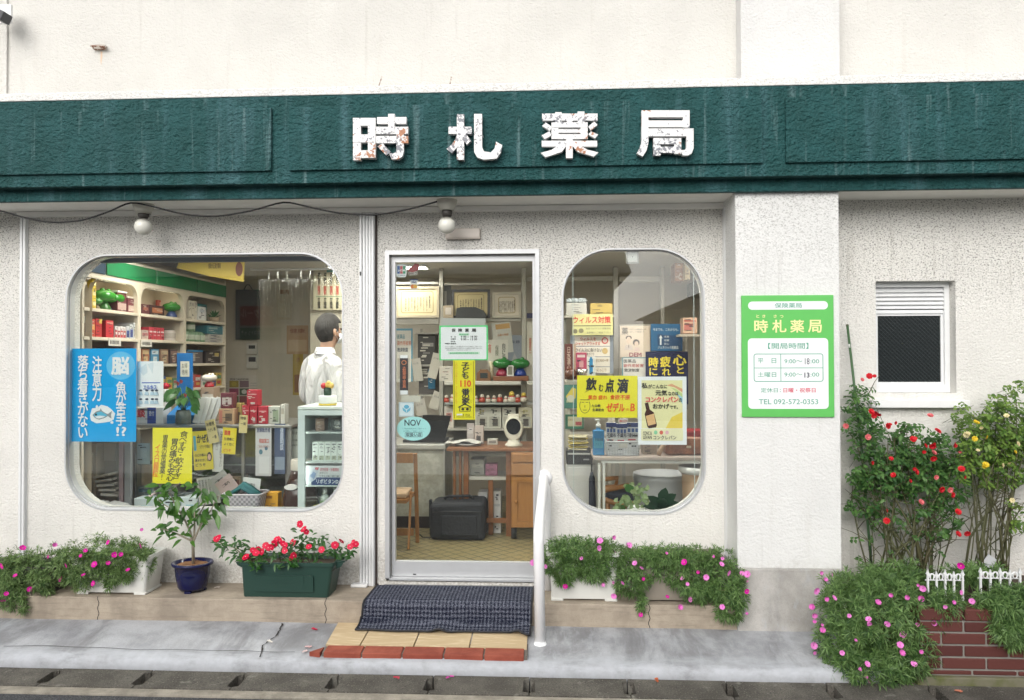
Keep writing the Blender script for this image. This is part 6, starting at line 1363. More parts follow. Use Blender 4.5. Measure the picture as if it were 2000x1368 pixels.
# laptop
c = P(835, 868, Yc + .1); zc_ = zct + .001
t = thing('laptop', 'black laptop with its lid open seen from the back, on the counter', 'laptop', (c.x, Yc + .15, zc_))
mb = MB(); q = [P(a, b, Yc + .10) for a, b in ((813, 862), (868, 866), (881, 812), (826, 811))]
mb.prism([(p.x, max(p.z, zc_ + .012)) for p in q], Yc + .10, Yc + .112); mb.build('screen_lid', M((.008, .008, .009), .35), t)
x0, x1 = P(786, 860, Yc + .1).x, P(868, 860, Yc + .1).x; mb = MB(); mb.box(x0, x1, Yc + .113, Yc + .36, zc_, zc_ + .02, bev=.004); mb.build('keyboard_base', M((.02, .02, .022), .4), t)
mb = MB(); mb.ball((q[0].x + .06, Yc + .099, zc_ + .04), .005, n=8); mb.build('hinge', M((.2, .2, .2), .4), t)
# black soft suitcase on the floor
c = P(890, 1052, 1.12)
x0, x1, z0, z1 = R4((838, 978, 947, 1052), 1.10); z0 = ZP + .003; z1 = P(890, 980, 1.12).z
t = thing('travel_bag', 'black soft sided bag standing on the patterned floor behind the door', 'bag', ((x0 + x1) / 2, 1.25, z0))
CL = NT('black_nylon'); CL.bump(CL.noise(45, 4), .5, .01); CL = CL.done(CL.mix(CL.noise(14, 4), (.008, .009, .012), (.020, .022, .028)), .7)
mb = MB(); mb.box(x0, x1, 1.10, 1.42, z0, z1, bev=.045, seg=4)
for v in mb.bm.verts:
    v.co += Vector((math.sin(v.co.z * 60) * .003, math.sin(v.co.x * 31 + v.co.z * 14) * .006, -.02 * max(0, (x0 + .12 - v.co.x)) / .12 if v.co.z > z0 + .15 else 0))
mb.build('body', CL, t)
mb = MB(); mb.tube([(x0 + .10, 1.24, z1 - .004), (x0 + .13, 1.24, z1 + .018), (x1 - .13, 1.24, z1 + .022), (x1 - .10, 1.24, z1 - .004)], .011, 8); mb.build('handle', CL, t)
mb = MB(); zz = z1 - .07; mb.tube([(x0 + .03, 1.096, zz - .01), (x0 + .12, 1.094, zz), (x1 - .12, 1.094, zz), (x1 - .03, 1.096, zz - .005)], .0045, 6); mb.build('zip', M((.05, .05, .055), .4, .4), t)
mb = MB(); mb.box(x0 + .09, x1 - .06, 1.085, 1.1025, z0 + .04, z1 - .10, bev=.012); mb.build('pocket', CL, t)
mb = MB(); mb.box(x0 - .018, x0 + .004, 1.2, 1.24, z0 + .13, z1 - .005, bev=.006); mb.build('side_handle', CL, t)
mb = MB(); mb.tube([(x0 - .10, 1.2, z0 + .03), (x0 - .06, 1.16, z0 + .012), (x0, 1.13, z0 + .012), (x0 + .03, 1.15, z0 + .03)], .005, 6); mb.build('strap', CL, t)
# folding chair
Yq = .86
t = thing('folding_chair', 'wooden folding chair with a cushion at the left edge of the door', 'chair', (P(770, 1000, Yq).x, Yq + .1, ZP + .002))
xR = P(807, 900, Yq).x; xL2 = xR - .40
for x in (xR, xL2):
    tp, bt = P(807, 888, Yq).z, ZP + .003
    mb = MB(); mb.box(x - .014, x + .014, Yq + .12, Yq + .14, bt, tp, bev=.004, rot=Matrix.Rotation(rad(7), 3, 'X')); mb.build('leg', WOOD, t)
    q = P(804, 960, Yq).z; mb = MB(); mb.box(x - .032, x - .016, Yq - .02, Yq, bt + .002, q, bev=.003, rot=Matrix.Rotation(rad(-14), 3, 'X')); mb.build('leg', WOOD, t)
u0, u1, a, b = R4((760, 888, 806, 908), Yq); mb = MB(); mb.box(xL2 + .014, xR - .015, Yq + .075, Yq + .095, a, b, bev=.005); mb.build('backrest', WOOD, t)
_, _, a, b = R4((760, 972, 806, 980), Yq); mb = MB(); mb.box(xL2 + .0, xR - .034, Yq - .08, Yq + .24, a, b, bev=.005); mb.build('seat', WOOD, t)
tq = NT('cushion_cloth'); CQ = tq.done(tq.mix(tq.noise(16, 4), (.44, .28, .16), (.55, .40, .27)), .9)
mb = MB(); mb.box(xL2 + .02, xR - .04, Yq - .06, Yq + .2, b + .001, b + .042, bev=.018, seg=3); mb.build('cushion', CQ, t)
_, _, a, b = R4((760, 1034, 806, 1048), Yq + .08); mb = MB(); mb.box(xL2 + .016, xR - .016, Yq + .10, Yq + .115, a, b, bev=.003); mb.build('stretcher', WOOD, t)

# ------------------------------------------------------------------ behind the right window
poster('poster', 'yellow green virus notice in red brush writing behind the right window', 'poster', (1118, 614, 1197, 655), 1.0, (.58, .55, .26), [('ウィルス対策', (1119, 618, 1193, 632), (.55, .03, .04), .03), ('当店ではマスク消毒液を', (1144, 640, 1193, 644), (.1, .1, .1), .0), ('お気軽にご相談下さい', (1146, 648, 1192, 652), (.1, .1, .1), .0)], [('rect', (1119, 636, 1194, 637.5), (.02, .02, .02)), ('disc', (1119, 643, 1128, 652), (.18, .16, .10)), ('disc', (1130, 642, 1140, 651), (.22, .2, .12))])
poster('poster', 'grey board with white strips of virus advice in red and black', 'poster', (1114, 655, 1198, 730), 1.03, (.20, .22, .26), [('ウィルスを', (1133, 659, 1164, 666), (.4, .04, .03), .03), ('シャットアウトする', (1124, 668, 1172, 675), (.4, .04, .03), .03), ('ウイルスに負けない', (1124, 680, 1176, 688), (.05, .05, .05), .02), ('体づくり', (1145, 689, 1160, 695), (.05, .05, .05), .02), ('はじめの一歩', (1164, 701, 1188, 707), (.2, .12, .05), .02), ('にっこり', (1166, 720, 1184, 726), (.2, .12, .05), .02)],
  [('rect', (1122, 656, 1191, 676), (.62, .57, .50)), ('rect', (1122, 677.5, 1191, 696.5), (.60, .55, .48)), ('rect', (1122, 698, 1191, 716), (.58, .53, .46)), ('rect', (1122, 717.5, 1191, 729), (.58, .53, .46)), ('disc', (1175, 659, 1188, 672), (.5, .04, .04)), ('disc', (1177, 661, 1186, 670), (.62, .5, .45)), ('disc', (1176, 680, 1187, 692), (.50, .36, .16))])
poster('poster', 'cream poster of two drawn faces and red capitals behind the right window', 'poster', (1211, 637, 1270, 698), 1.25, (.56, .46, .36), [('薬', (1214, 640, 1227, 654), (.12, .1, .08), .02), ('あなたの健康のため', (1230, 642, 1262, 645), (.1, .1, .1), .0), ('正しく使おう', (1230, 647, 1258, 650), (.1, .1, .1), .0), ('DEM', (1229, 689, 1253, 697.5), (.26, .05, .08), .04)],
  [('disc', (1222, 656, 1234, 664), (.04, .03, .03), 'printed_head'), ('disc', (1223.5, 658, 1232.5, 672), (.58, .44, .34), 'printed_face'), ('disc', (1236, 663, 1249, 676), (.04, .03, .03), 'printed_head'), ('disc', (1239, 667, 1247, 677), (.58, .44, .34), 'printed_face'), ('poly', [(1219, 684), (1222, 674), (1234, 674), (1237, 684)], (.50, .42, .38), 'printed_body'), ('poly', [(1238, 686), (1240, 679), (1248, 679), (1251, 686)], (.54, .40, .36), 'printed_body'), ('rect', (1227.5, 674, 1228.5, 680), (.05, .05, .05))])
poster('poster', 'deep blue poster with pale lettering and a white arrow behind the right window', 'poster', (1271, 633, 1333, 686), 1.22, (.012, .085, .19), [('今までも、これからも。', (1275, 641, 1325, 647), (.5, .55, .55), .02), ('未来', (1297, 656, 1307, 660), (.5, .52, .52), .02), ('信頼', (1297, 663, 1307, 667), (.5, .52, .52), .02), ('安心', (1297, 670, 1307, 674), (.5, .52, .52), .02), ('ジェネリック医薬品', (1285, 676, 1325, 682), (.5, .52, .52), .03)], [('poly', [(1284, 653), (1331, 657), (1331, 685), (1284, 674)], (.014, .05, .12)), ('rect', (1289, 660, 1292, 674), (.6, .62, .6)), ('poly', [(1287, 661), (1290.5, 655), (1294, 661)], (.6, .62, .6))], rot=rad(.5))
poster('poster', 'white side effect relief notice in dark and red lettering, below the two drawn faces', 'poster', (1215, 698.5, 1262, 742), 1.20, (.54, .52, .48), [('医薬品', (1218, 702, 1242, 709), (.08, .08, .08), .03), ('副作用被害', (1218, 711, 1257, 718), (.36, .06, .06), .03), ('救済制度', (1219, 720, 1249, 727), (.08, .08, .08), .03)], [('rect', (1215, 698.5, 1262, 700), (.1, .26, .3)), ('rect', (1215, 698.5, 1217, 742), (.1, .26, .3))])
poster('hanging_cloth', 'navy cloth with large yellow brush characters behind the right window', 'banner', (1261, 687, 1344, 790), 1.16, (.010, .013, .05), [('心', (1314, 693, 1341, 714), (.62, .50, .04), .05), ('と', (1322, 716, 1336, 730), (.62, .50, .04), .04), ('疲', (1289, 696, 1310, 718), (.62, .50, .04), .05), ('れ', (1293, 719, 1310, 734), (.62, .50, .04), .04), ('時', (1267, 698, 1286, 718), (.62, .50, .04), .05), ('に', (1268, 719, 1284, 734), (.62, .50, .04), .04)], rough=.8)
x0, x1, z0, z1 = R4((1211, 742, 1344, 800), 1.26)
t = thing('display_easel', 'grey board stand holding the posters behind the right window', 'stand', ((x0 + x1) / 2, 1.3, ZP + .002)); mb = MB(); mb.box(x0, x1, 1.27, 1.285, P(1270, 800, 1.27).z, P(1270, 634, 1.27).z); mb.build('panel', M((.34, .31, .26), .6), t)
for x in (x0 + .03, x1 - .03): mb = MB(); mb.box(x - .012, x + .012, 1.29, 1.31, ZP + .003, P(1270, 640, 1.27).z); mb.build('leg', ALI, t)
x0, x1, z0, z1 = R4((1104, 735, 1200, 745), 1.04)
t = thing('display_table', 'pale side table with a shelf behind the right window, under the virus notices', 'table', ((x0 + x1) / 2, 1.2, ZP + .002)); zs1 = P(1150, 741, 1.04).z
mb = MB(); mb.box(x0, x1, .92, 1.3, zs1 - .02, zs1, bev=.003); mb.build('table_top', M((.52, .48, .41), .5), t)
for x in (x0 + .02, x1 - .02):
    for y in (.94, 1.27): mb = MB(); mb.box(x - .013, x + .013, y - .013, y + .013, ZP + .003, zs1 - .0205); mb.build('leg', M((.48, .45, .38), .5), t)
zs2 = P(1150, 850, 1.0).z; mb = MB(); mb.box(x0 + .034, x1 - .034, .96, 1.255, zs2 - .02, zs2); mb.build('shelf', M((.40, .37, .32), .5), t)
zs1 += .001
poster('stand_sign', 'maroon stand sign with pale vertical characters behind the right window', 'sign', (1103, 672, 1125, 741), .96, (.11, .028, .022), [('日水清心', (1107, 678, 1115, 724), (.45, .32, .26), .02, 1)], [('rect', (1119, 672, 1125, 741), (.42, .30, .22))], th=.012)
carton('carton', 'deep pink carton with a white oval beside the maroon sign', 'box', (1125, 689, 1146, 741), .95, .06, (.36, .045, .10), [((.12, .08, .85, .18), (.58, .46, .44)), ((.3, .3, .7, .55), (.5, .25, .26))], z0=zs1)
t = carton('carton', 'white carton with a blue bottle shape printed on it', 'box', (1146, 697, 1163, 741), .95, .06, (.56, .56, .52), [((.3, .1, .7, .75), (.02, .20, .40)), ((.38, .02, .62, .12), (.02, .20, .40))], z0=zs1)
c = P(1112, 735, .93); mb = MB(); mb.lathe([(0, 0), (.03, 0), (.045, .03), (.04, .06), (.02, .08), (0, .085)], (c.x + .01, .935, zs1), 16); mb.build('teapot', M((.10, .035, .02), .15), None, 'round dark brown pot in front of the maroon sign', 'pot')
c = P(1137, 735, .92); mb = MB(); mb.lathe([(0, 0), (.022, 0), (.02, .008), (.008, .014), (.03, .03), (.045, .075), (.041, .075), (.025, .03), (0, .02)], (c.x, .935, zs1), 20); mb.build('silver_cup', M((.55, .52, .46), .12, .8), None, 'shiny silver cup in front of the deep pink carton', 'cup')
carton('carton', 'white lidded box with crumpled packs on the partition behind the right window', 'box', (1106, 592, 1146, 616), 1.02, .12, (.48, .46, .42), [((.35, .3, .65, .6), (.6, .57, .52))], z0=P(1120, 616, 1.02).z)
carton('carton', 'yellow ochre carton above the virus notice', 'box', (1153, 593, 1196, 616), 1.02, .10, (.46, .33, .10), [((.0, .8, 1, .85), (.30, .2, .06))], z0=P(1170, 616, 1.02).z)
x0, x1, z0, z1 = R4((1102, 616, 1200, 620), 1.015)
t = thing('tall_rack', 'slim rack carrying the lidded box and the ochre carton', 'rack', ((x0 + x1) / 2, 1.1, ZP + .002)); mb = MB(); mb.box(x0, x1, 1.012, 1.16, z1 - .016, z1 - .0008); mb.build('shelf', M((.45, .42, .36), .5), t)
for x in (x0 + .012, x1 - .012): mb = MB(); mb.box(x - .01, x + .01, 1.312, 1.33, ZP + .003, z1 - .017); mb.build('upright', ALI, t); mb = MB(); mb.box(x - .01, x + .01, 1.16, 1.33, z1 - .0165, z1 - .004); mb.build('bracket', ALI, t)
for k in range(6):
    c = P(1112 + k * 5.5, 588, 1.08); mb = MB(); mb.ball((c.x, 1.06 + .02 * (k % 2), P(1120, 592, 1.02).z + .02), .026, .022, .019, 10)
    for v in mb.bm.verts: v.co += Vector((random.uniform(-.004, .004),) * 3)
    mb.build('wrapped_pack', M((.42, .46, .48), .3), None, 'crumpled foil pack in the heap on the white lidded box', 'packet', 'crumpled foil packs on the white lidded box')
poster('banner_sheet', 'patterned green and yellow sheet at the left edge of the right window', 'poster', (1102, 752, 1127, 798), .90, (.05, .16, .13), [('新発売', (1106, 782, 1122, 787), (.5, .48, .3), .02)], [('poly', [(1105, 775), (1118, 757), (1125, 760), (1124, 778), (1112, 785)], (.52, .40, .06)), ('disc', (1107, 772, 1122, 786), (.48, .46, .36))])
poster('banner_sheet', 'dark green framed sheet below the patterned one in the right window', 'poster', (1104, 810, 1140, 838), .90, (.02, .11, .07), [('お知らせ', (1110, 818, 1122, 822), (.2, .1, .05), .02)], [('rect', (1109, 814, 1137, 833), (.40, .38, .26)), ('rect', (1124, 824, 1136, 831), (.28, .05, .06))])
# writing table with goods
Yt = .46
x0, x1, _, zt = R4((1159, 896, 1440, 900), Yt); zt = P(1250, 893, Yt).z; x1 = min(x1, XR - .4)
t = thing('display_table', 'white framed table with a pinkish top close behind the right window', 'table', ((x0 + x1) / 2, .65, ZP + .002))
mb = MB(); mb.box(x0, x1, Yt, Yt + .42, zt - .022, zt, bev=.004); mb.build('table_top', M((.46, .38, .34), .45), t)
mb = MB(); mb.box(x0 + .055, x1 - .03, Yt + .02, Yt + .035, zt - .045, zt - .0225); mb.build('apron_rail', M((.62, .62, .58), .4), t)
for a, b in ((1168, 1173), (1177, 1182)):
    u0, u1, _, _ = R4((a, 950, b, 960), Yt + .03); mb = MB(); mb.box(u0, u1, Yt + .02, Yt + .05, ZP + .003, zt - .046, bev=.003); mb.build('leg', M((.62, .62, .58), .4), t)
for x in (x0 + .04, x1 - .04): mb = MB(); mb.box(x - .014, x + .014, Yt + .37, Yt + .40, ZP + .003, zt - .0225); mb.build('leg', M((.62, .62, .58), .4), t)
mb = MB(); mb.box(x1 - .045, x1 - .015, Yt + .036, Yt + .06, ZP + .003, zt - .0225); mb.build('leg', M((.62, .62, .58), .4), t)
zt += .0008
x0, x1, z0, z1 = R4((1158, 836, 1181, 892), Yt + .05); c = ((x0 + x1) / 2, Yt + .09, zt); W_ = (x1 - x0) / 2
t = thing('pump_bottle', 'blue hand gel pump bottle on the table behind the right window', 'bottle', c)
mb = MB(); mb.box(x0, x1, Yt + .06, Yt + .115, zt, z1 - .015, bev=.012, seg=3); mb.lathe([(.018, z1 - .016 - zt), (.013, z1 - zt), (0, z1 - zt)], c, 14); mb.build('body', M((.05, .22, .46), .15), t)
mb = MB(); mb.box(x0 + .008, x1 - .008, Yt + .0585, Yt + .0605, zt + .05, zt + .115); mb.build('wrap_label', M((.08, .32, .46), .4), t)
mb = MB(); mb.lathe([(0, z1 - zt + .0005), (.017, z1 - zt + .0005), (.017, z1 - zt + .02), (.008, z1 - zt + .024), (.006, z1 - zt + .045), (0, z1 - zt + .045)], c, 14); mb.box(c[0] - .026, c[0] + .012, c[1] - .008, c[1] + .008, z1 + .045, z1 + .056, bev=.004); mb.build('pump', M((.72, .73, .72), .3), t)
lettering([('手指消毒', (1162, 856, 1178, 862), .03, 0, 0), ('ジェル', (1163, 865, 1175, 870), .0, 0, 0)], Yt + .058, [M((.02, .06, .16))], t)
x0, x1, z0, z1 = R4((1184, 864, 1250, 892), Yt + .04)
t = thing('basket', 'light grey lattice basket of mask packs on the table', 'basket', ((x0 + x1) / 2, Yt + .12, zt))
GB = M((.52, .54, .56), .4)
a0 = [(x0 + .008, Yt + .05), (x1 - .008, Yt + .05), (x1 - .008, Yt + .21), (x0 + .008, Yt + .21)]; a1 = [(x0, Yt + .04), (x1, Yt + .04), (x1, Yt + .22), (x0, Yt + .22)]
mb = MB()
for (u, v, U, V) in [(a0[i], a0[(i + 1) % 4], a1[i], a1[(i + 1) % 4]) for i in range(4)]:
    n = 12; g = lambda s, h: tuple((u[q] + (v[q] - u[q]) * s) * (1 - h) + (U[q] + (V[q] - U[q]) * s) * h for q in (0, 1)) + (zt + .002 + (z1 - zt) * h,)
    for k in range(n + 1): mb.tube([g(k / n, 0), g(k / n, 1)], .0026, 4)
    for h in (.02, .2, .4, .6, .8): mb.tube([g(0, h), g(1, h)], .0026, 4)
    mb.tube([g(0, 1), g(1, 1)], .006, 6)
mb.build('lattice', GB, t)
mb = MB(); mb.box(x0 + .01, x1 - .01, Yt + .052, Yt + .208, zt + .001, zt + .004); mb.build('bottom', GB, t)
mb = MB(); q = P(1217, 868, Yt + .03); mb.box(q.x - .03, q.x + .03, Yt + .033, Yt + .040, q.z - .025, q.z + .002, bev=.003); mb.build('tag', M((.56, .55, .52), .4), t)
for k in range(3):
    r = (1184 + k * 20, 826 + 2 * (k == 1), 1204 + k * 21 + (3 if k == 2 else 0), 888)
    carton('mask_pack', ['white and navy mask pack at the left in the lattice basket', 'white and navy mask pack in the middle of the lattice basket', 'white and navy mask pack at the right in the lattice basket, nearest the poster'][k], 'packet', r, Yt + .07 + .02 * k, .02, (.62, .64, .66), [((0, 0, 1, .14), (.03, .05, .19))] + [((.08 + .3 * q, .18, .30 + .3 * q, .30), (.06, .12, .32), 'printed_disc') for q in range(3)] + [((.1, .52, .7, .56), (.5, .06, .08))], [('不織布マスク' if k == 2 else '不織布', (r[0] + 1, 846, r[2] - 1, 855), (.02, .02, .05), .03)], z0=zt + .004, group='mask packs in the lattice basket')
q = P(1340, 893, Yt + .1)
t = thing('leather_bag', 'brown leather handbag with a red top lying on the table in the right window', 'bag', (q.x, Yt + .2, zt))
LT = NT('worn_leather'); LT.bump(LT.noise(70, 4), .4, .004); LT = LT.done(LT.mix(LT.ramp(LT.noise(11, 5), .35, .7), (.13, .045, .022), (.30, .12, .06)), .4)
x0, x1, z0, z1 = R4((1300, 856, 1382, 893), Yt + .08)
mb = MB(); mb.box(x0, x1, Yt + .08, Yt + .30, zt, z1, bev=.03, seg=3)
for v in mb.bm.verts: v.co.z += .012 * math.sin(v.co.x * 25) * (v.co.z - zt) / .1
mb.build('body', LT, t)
mb = MB(); mb.box(x0 + .06, x1 - .01, Yt + .10, Yt + .26, z1 - .004, z1 + .05, bev=.014); mb.build('flap', M((.26, .018, .02), .45), t)
mb = MB(); mb.tube([P(1286, 892, Yt + .05) + Vector((0, 0, .008)), P(1292, 876, Yt + .06), P(1302, 862, Yt + .08), P(1322, 858, Yt + .07)], [.014, .016, .016, .010], 8); mb.build('strap', M((.36, .24, .16), .6), t)
mb = MB(); mb.box((x0 + x1) / 2, (x0 + x1) / 2 + .03, Yt + .074, Yt + .082, zt + .05, zt + .065, bev=.002); mb.build('buckle', M((.5, .45, .35), .3, .8), t)
carton('carton', 'clear fronted tan box on the table, between basket and leather bag', 'box', (1256, 866, 1284, 892), Yt + .12, .12, (.34, .27, .22), [((.1, .2, .9, .9), (.26, .20, .16))], z0=zt)
carton('sign_card', 'small pale sign card behind the mask packs', 'card', (1208, 818, 1226, 836), Yt + .28, .006, (.48, .44, .42), [((.05, .4, .95, .9), (.58, .54, .5))], [('薬屋さんが', (1210, 821, 1224, 825), (.45, .05, .05), .03)], z0=zt)
# printer and envelopes on the left, white cupboard below
x0, x1, z0, z1 = R4((1106, 880, 1156, 906), .80); zb = P(1130, 907, .8).z
t = thing('side_cupboard', 'white side cupboard low behind the right window', 'cupboard', ((x0 + x1) / 2, .95, ZP + .002)); mb = MB(); mb.box(x0, x1 + .02, .80, 1.0, ZP + .002, zb - .002, bev=.004); mb.build('carcass', M((.56, .55, .53), .4), t)
mb = MB(); mb.box(x0 + .01, x1 + .01, .788, .7995, ZP + .03, zb - .02, bev=.003); mb.build('door', M((.60, .59, .57), .35), t)
t = thing('printer', 'black printer on the white side cupboard in the right window', 'printer', ((x0 + x1) / 2, .9, zb)); mb = MB(); mb.box(x0, x1, .79, .99, zb, z1, bev=.006); mb.build('body', M((.025, .025, .028), .35), t)
mb = MB(); mb.box(x0 + .01, x1 - .01, .782, .795, z1 - .03, z1 - .018, bev=.002); mb.build('paper_slot', M((.40, .40, .38), .4), t); mb = MB(); mb.box(x1 - .06, x1 - .02, .786, .792, zb + .03, zb + .04); mb.build('button', M((.3, .3, .3), .4), t)
for k in range(7):
    mb = MB(); z = z1 + .001 + k * .0145; mb.box(x0 + .02, x1 - .03, .80 + .01 * (k % 3), .96, z, z + .010, bev=.003, seg=1, rot=Matrix.Rotation(rad((-5, 4, -3, 6, -2, 5, -6)[k]), 3, 'Z') @ Matrix.Rotation(rad((2, -1, 2, -1.5, 1, -2, 1)[k]), 3, 'Y'))
    mb.build('envelope', M((.46, .36, .08) if k % 2 else (.50, .45, .30), .6), None, 'yellowish envelope in the pile on the black printer', 'envelope', 'pile of envelopes on the printer')
# umbrella, tub, chair, plants low in the window
q = P(1157, 1000, .62)
t = thing('umbrella', 'furled dark blue umbrella leaning beside the table leg', 'umbrella', (q.x, .62, ZP + .003)); mb = MB(); mb.tube([(q.x, .62, ZP + .004), (q.x + .003, .63, ZP + .12), (q.x, .65, P(1157, 935, .65).z), (q.x - .002, .655, P(1157, 922, .65).z)], [.008, .03, .022, .008], 10); mb.build('canopy', M((.012, .016, .03), .7), t)
mb = MB(); z = P(1157, 922, .65).z; mb.tube([(q.x - .002, .655, z), (q.x, .657, z + .10), (q.x + .012, .657, z + .13), (q.x + .024, .657, z + .11)], .006, 8); mb.build('handle', DARK, t)
x0, x1, z0, z1 = R4((1243, 930, 1352, 1010), .80)
c = ((x0 + x1) / 2, .80 + (x1 - x0) / 2 - .05, ZP + .003); r_ = (x1 - x0) / 2; h = z1 - c[2]
mb = MB(); mb.lathe([(0, 0), (r_ * .86, 0), (r_ * .9, .02), (r_, h * .9), (r_ * 1.03, h * .92), (r_ * 1.03, h), (r_ * .97, h), (r_ * .84, .03), (0, .03)], c, 36); mb.build('tub', M((.50, .51, .52), .35), None, 'large pale grey plastic tub on the floor behind the right window', 'tub')
q = P(1362, 985, .50); z1 = P(1362, 913, .5).z; h = z1 - ZP
t = thing('planter_pot', 'tall tan pot with a white rim and blue panel at the right window edge', 'pot', (q.x, .52, ZP + .003)); c = (q.x + .02, .54, ZP + .003)
mb = MB(); mb.lathe([(0, 0), (.095, 0), (.115, h * .93), (0, h * .93)], c, 24); mb.build('body', M((.38, .26, .17), .5), t)
mb = MB(); mb.lathe([(0, h * .931), (.12, h * .931), (.135, h * .95), (.135, h), (.12, h), (.10, h * .955), (0, h * .95)], c, 24); mb.build('rim', M((.60, .60, .58), .35), t)
mb = MB(); mb.lathe([(.1005 + .0145 * .15, h * .16), (.103, h * .17), (.1145, h * .78), (.1135, h * .80)], c, 24)
bmesh.ops.delete(mb.bm, geom=[v for v in mb.bm.verts if v.co.x < c[0] + .02 or v.co.y > c[1]], context='VERTS'); mb.build('blue_panel', M((.03, .06, .17), .5), t)
t = thing('armchair', 'low rattan chair with curved wooden arms and dark seat behind the table leg', 'chair', (P(1205, 990, .75).x, .8, ZP + .003))
for i, (pts, r_) in enumerate(((((1182, 936), (1205, 934), (1203, 950), (1182, 952)), .016), (((1180, 958), (1200, 954), (1226, 948), (1232, 960)), .018), (((1180, 976), (1205, 984), (1228, 990)), .018))):
    mb = MB(); mb.tube([P(a, b, .72 + .03 * k) for k, (a, b) in enumerate(pts)], r_, 10); mb.build('arm', WOOD, t)
x0, x1, z0, z1 = R4((1182, 960, 1240, 978), .80); mb = MB(); mb.box(x0, x1, .76, 1.0, z0, z1, bev=.02); mb.build('seat', M((.02, .025, .04), .7), t)
for x in (x0 + .02, x1 - .02):
    for y in (.78, .97): mb = MB(); mb.tube([(x, y, ZP + .003), (x, y, z0 + .01)], .014, 8); mb.build('leg', WOOD, t)
zsl = P(1240, 1004, .2).z
x0, x1 = P(1170, 1000, .25).x, P(1345, 1000, .25).x
t = thing('low_bench', 'low shelf board inside the right window carrying two house plants', 'bench', ((x0 + x1) / 2, .26, ZP + .003)); mb = MB(); mb.box(x0, x1, .16, .38, zsl - .08, zsl - .06, bev=.003); mb.build('board', M((.45, .40, .34), .5), t)
for x in (x0 + .03, x1 - .03): mb = MB(); mb.box(x - .015, x + .015, .18, .36, ZP + .003, zsl - .0805); mb.build('leg', M((.45, .40, .34), .5), t)
zpb = zsl - .0592
IVY = leafmat('pale_ivy_leaf', (.12, .20, .07), (.30, .38, .18), .5)
c = Vector((P(1243, 995, .26).x, .27, zpb)); t = thing('potted_plant', 'pale green ivy trailing from a white pot in the right window', 'plant', c)
mb = MB(); mb.lathe([(0, .0005), (.045, .0005), (.058, .085), (.06, .09), (.054, .09), (.05, .075), (0, .075)], c, 20); mb.build('pot', M((.66, .66, .64), .35), t)
mb = MB(); big = MB()
for k in range(70):
    f = k / 70; a = random.uniform(0, 6.28)
    px = 1240 + random.gauss(0, 14); py = random.uniform(948, 990)
    if k % 3 == 0: px = 1222 - random.uniform(0, 26); py = 975 + (1222 - px) * .9 + random.uniform(-5, 5)
    q = P(px, py, random.uniform(.18, .30)); leaf(mb, q, Vector((math.cos(a), -.4, math.sin(a))), Vector((0, -1, .2)), random.uniform(.025, .04), random.uniform(.025, .036), seg=3)
for px, py, dx, dz in ((1232, 955, -.05, .16), (1222, 985, -.1, .02), (1228, 1000, -.12, -.02)):
    leaf(big, P(px, py + 8, .28), Vector((dx, -.1, dz)), Vector((0, -1, .1)), .12, .06)
mb.build('foliage', IVY, t, fix=False); big.build('leaf', LFG, t, fix=False)
sm = MB()
for k in range(8):
    q = P(1240 + random.gauss(0, 10), random.uniform(952, 980), .26); sm.tube([c + Vector((0, 0, .075)), (c + q) / 2 + Vector((random.uniform(-.01, .01), 0, .03)), q], .002, 4)
sm.build('stem', M((.10, .14, .05)), t)
c = Vector((P(1292, 998, .27).x, .27, zpb)); t = thing('potted_plant', 'dark orchid with broad strap leaves in the right window', 'plant', c)
mb = MB(); mb.lathe([(0, .0005), (.05, .0005), (.062, .08), (.056, .08), (0, .07)], c, 20); mb.build('pot', M((.05, .07, .05), .3), t)
mb = MB()
for i, (dx, dy, dz, L, W) in enumerate(((-.5, -.2, .9, .20, .06), (.1, -.1, 1., .24, .07), (.3, -.2, .7, .22, .07), (.8, -.3, .5, .20, .075), (-.2, -.7, .1, .16, .085), (.6, -.6, -.1, .17, .08), (-.7, -.2, .5, .16, .065), (.9, .1, .2, .19, .07), (.0, -.5, .8, .2, .07), (.4, .3, .8, .2, .06))):
    leaf(mb, c + Vector((0, 0, .075)), Vector((dx, dy, dz)), Vector((-.2, -1, .4)), L, W, droop=.4)
mb.build('foliage', LFD, t, fix=False)
# green fronted wall shelf on the right wall
t = thing('wall_shelf', 'dark green fronted wall shelf on the right inner wall', 'shelf', (1.5, 1.4, 1.9))
xw = 1.36
q0, q1 = PX(1322, 575, xw), PX(1372, 556, xw); ya, yb = max(.5, min(q1.y, q0.y)), min(YB - .02, max(q1.y, q0.y)); zc_ = (q0.z + PX(1345, 570, xw).z) / 2
mb = MB(); mb.box(xw, xw + .02, ya, yb, zc_ - .06, zc_ + .06, bev=.003); mb.build('front_panel', M((.012, .06, .045), .4), t)
mb = MB(); mb.box(xw + .021, XR - .001, ya, yb, zc_ - .075, zc_ - .05); mb.build('shelf_board', M((.40, .37, .31), .5), t)
mb = MB(); mb.box(XR - .03, XR - .001, ya, yb, ZP + .002, zc_ - .076); mb.build('back_panel', M((.42, .38, .31), .5), t)
for k, z in enumerate((1.62, 1.35, 1.08)):
    mb = MB(); mb.box(xw + .12, XR - .031, ya, yb, z - .012, z + .012); mb.build('shelf_board', M((.40, .37, .31), .5), t)
carton('carton', 'orange brown box on top of the green fronted shelf', 'box', (1318, 514, 1337, 562), 1.5, .2, (.26, .10, .04), [((.1, .1, .9, .3), (.4, .2, .08))], z0=zc_ - .049)
carton('carton', 'cream box edge on top of the green fronted shelf', 'box', (1338, 514, 1348, 558), 1.4, .2, (.46, .36, .22), [((.1, .6, .9, .7), (.3, .2, .1))], z0=zc_ - .049)
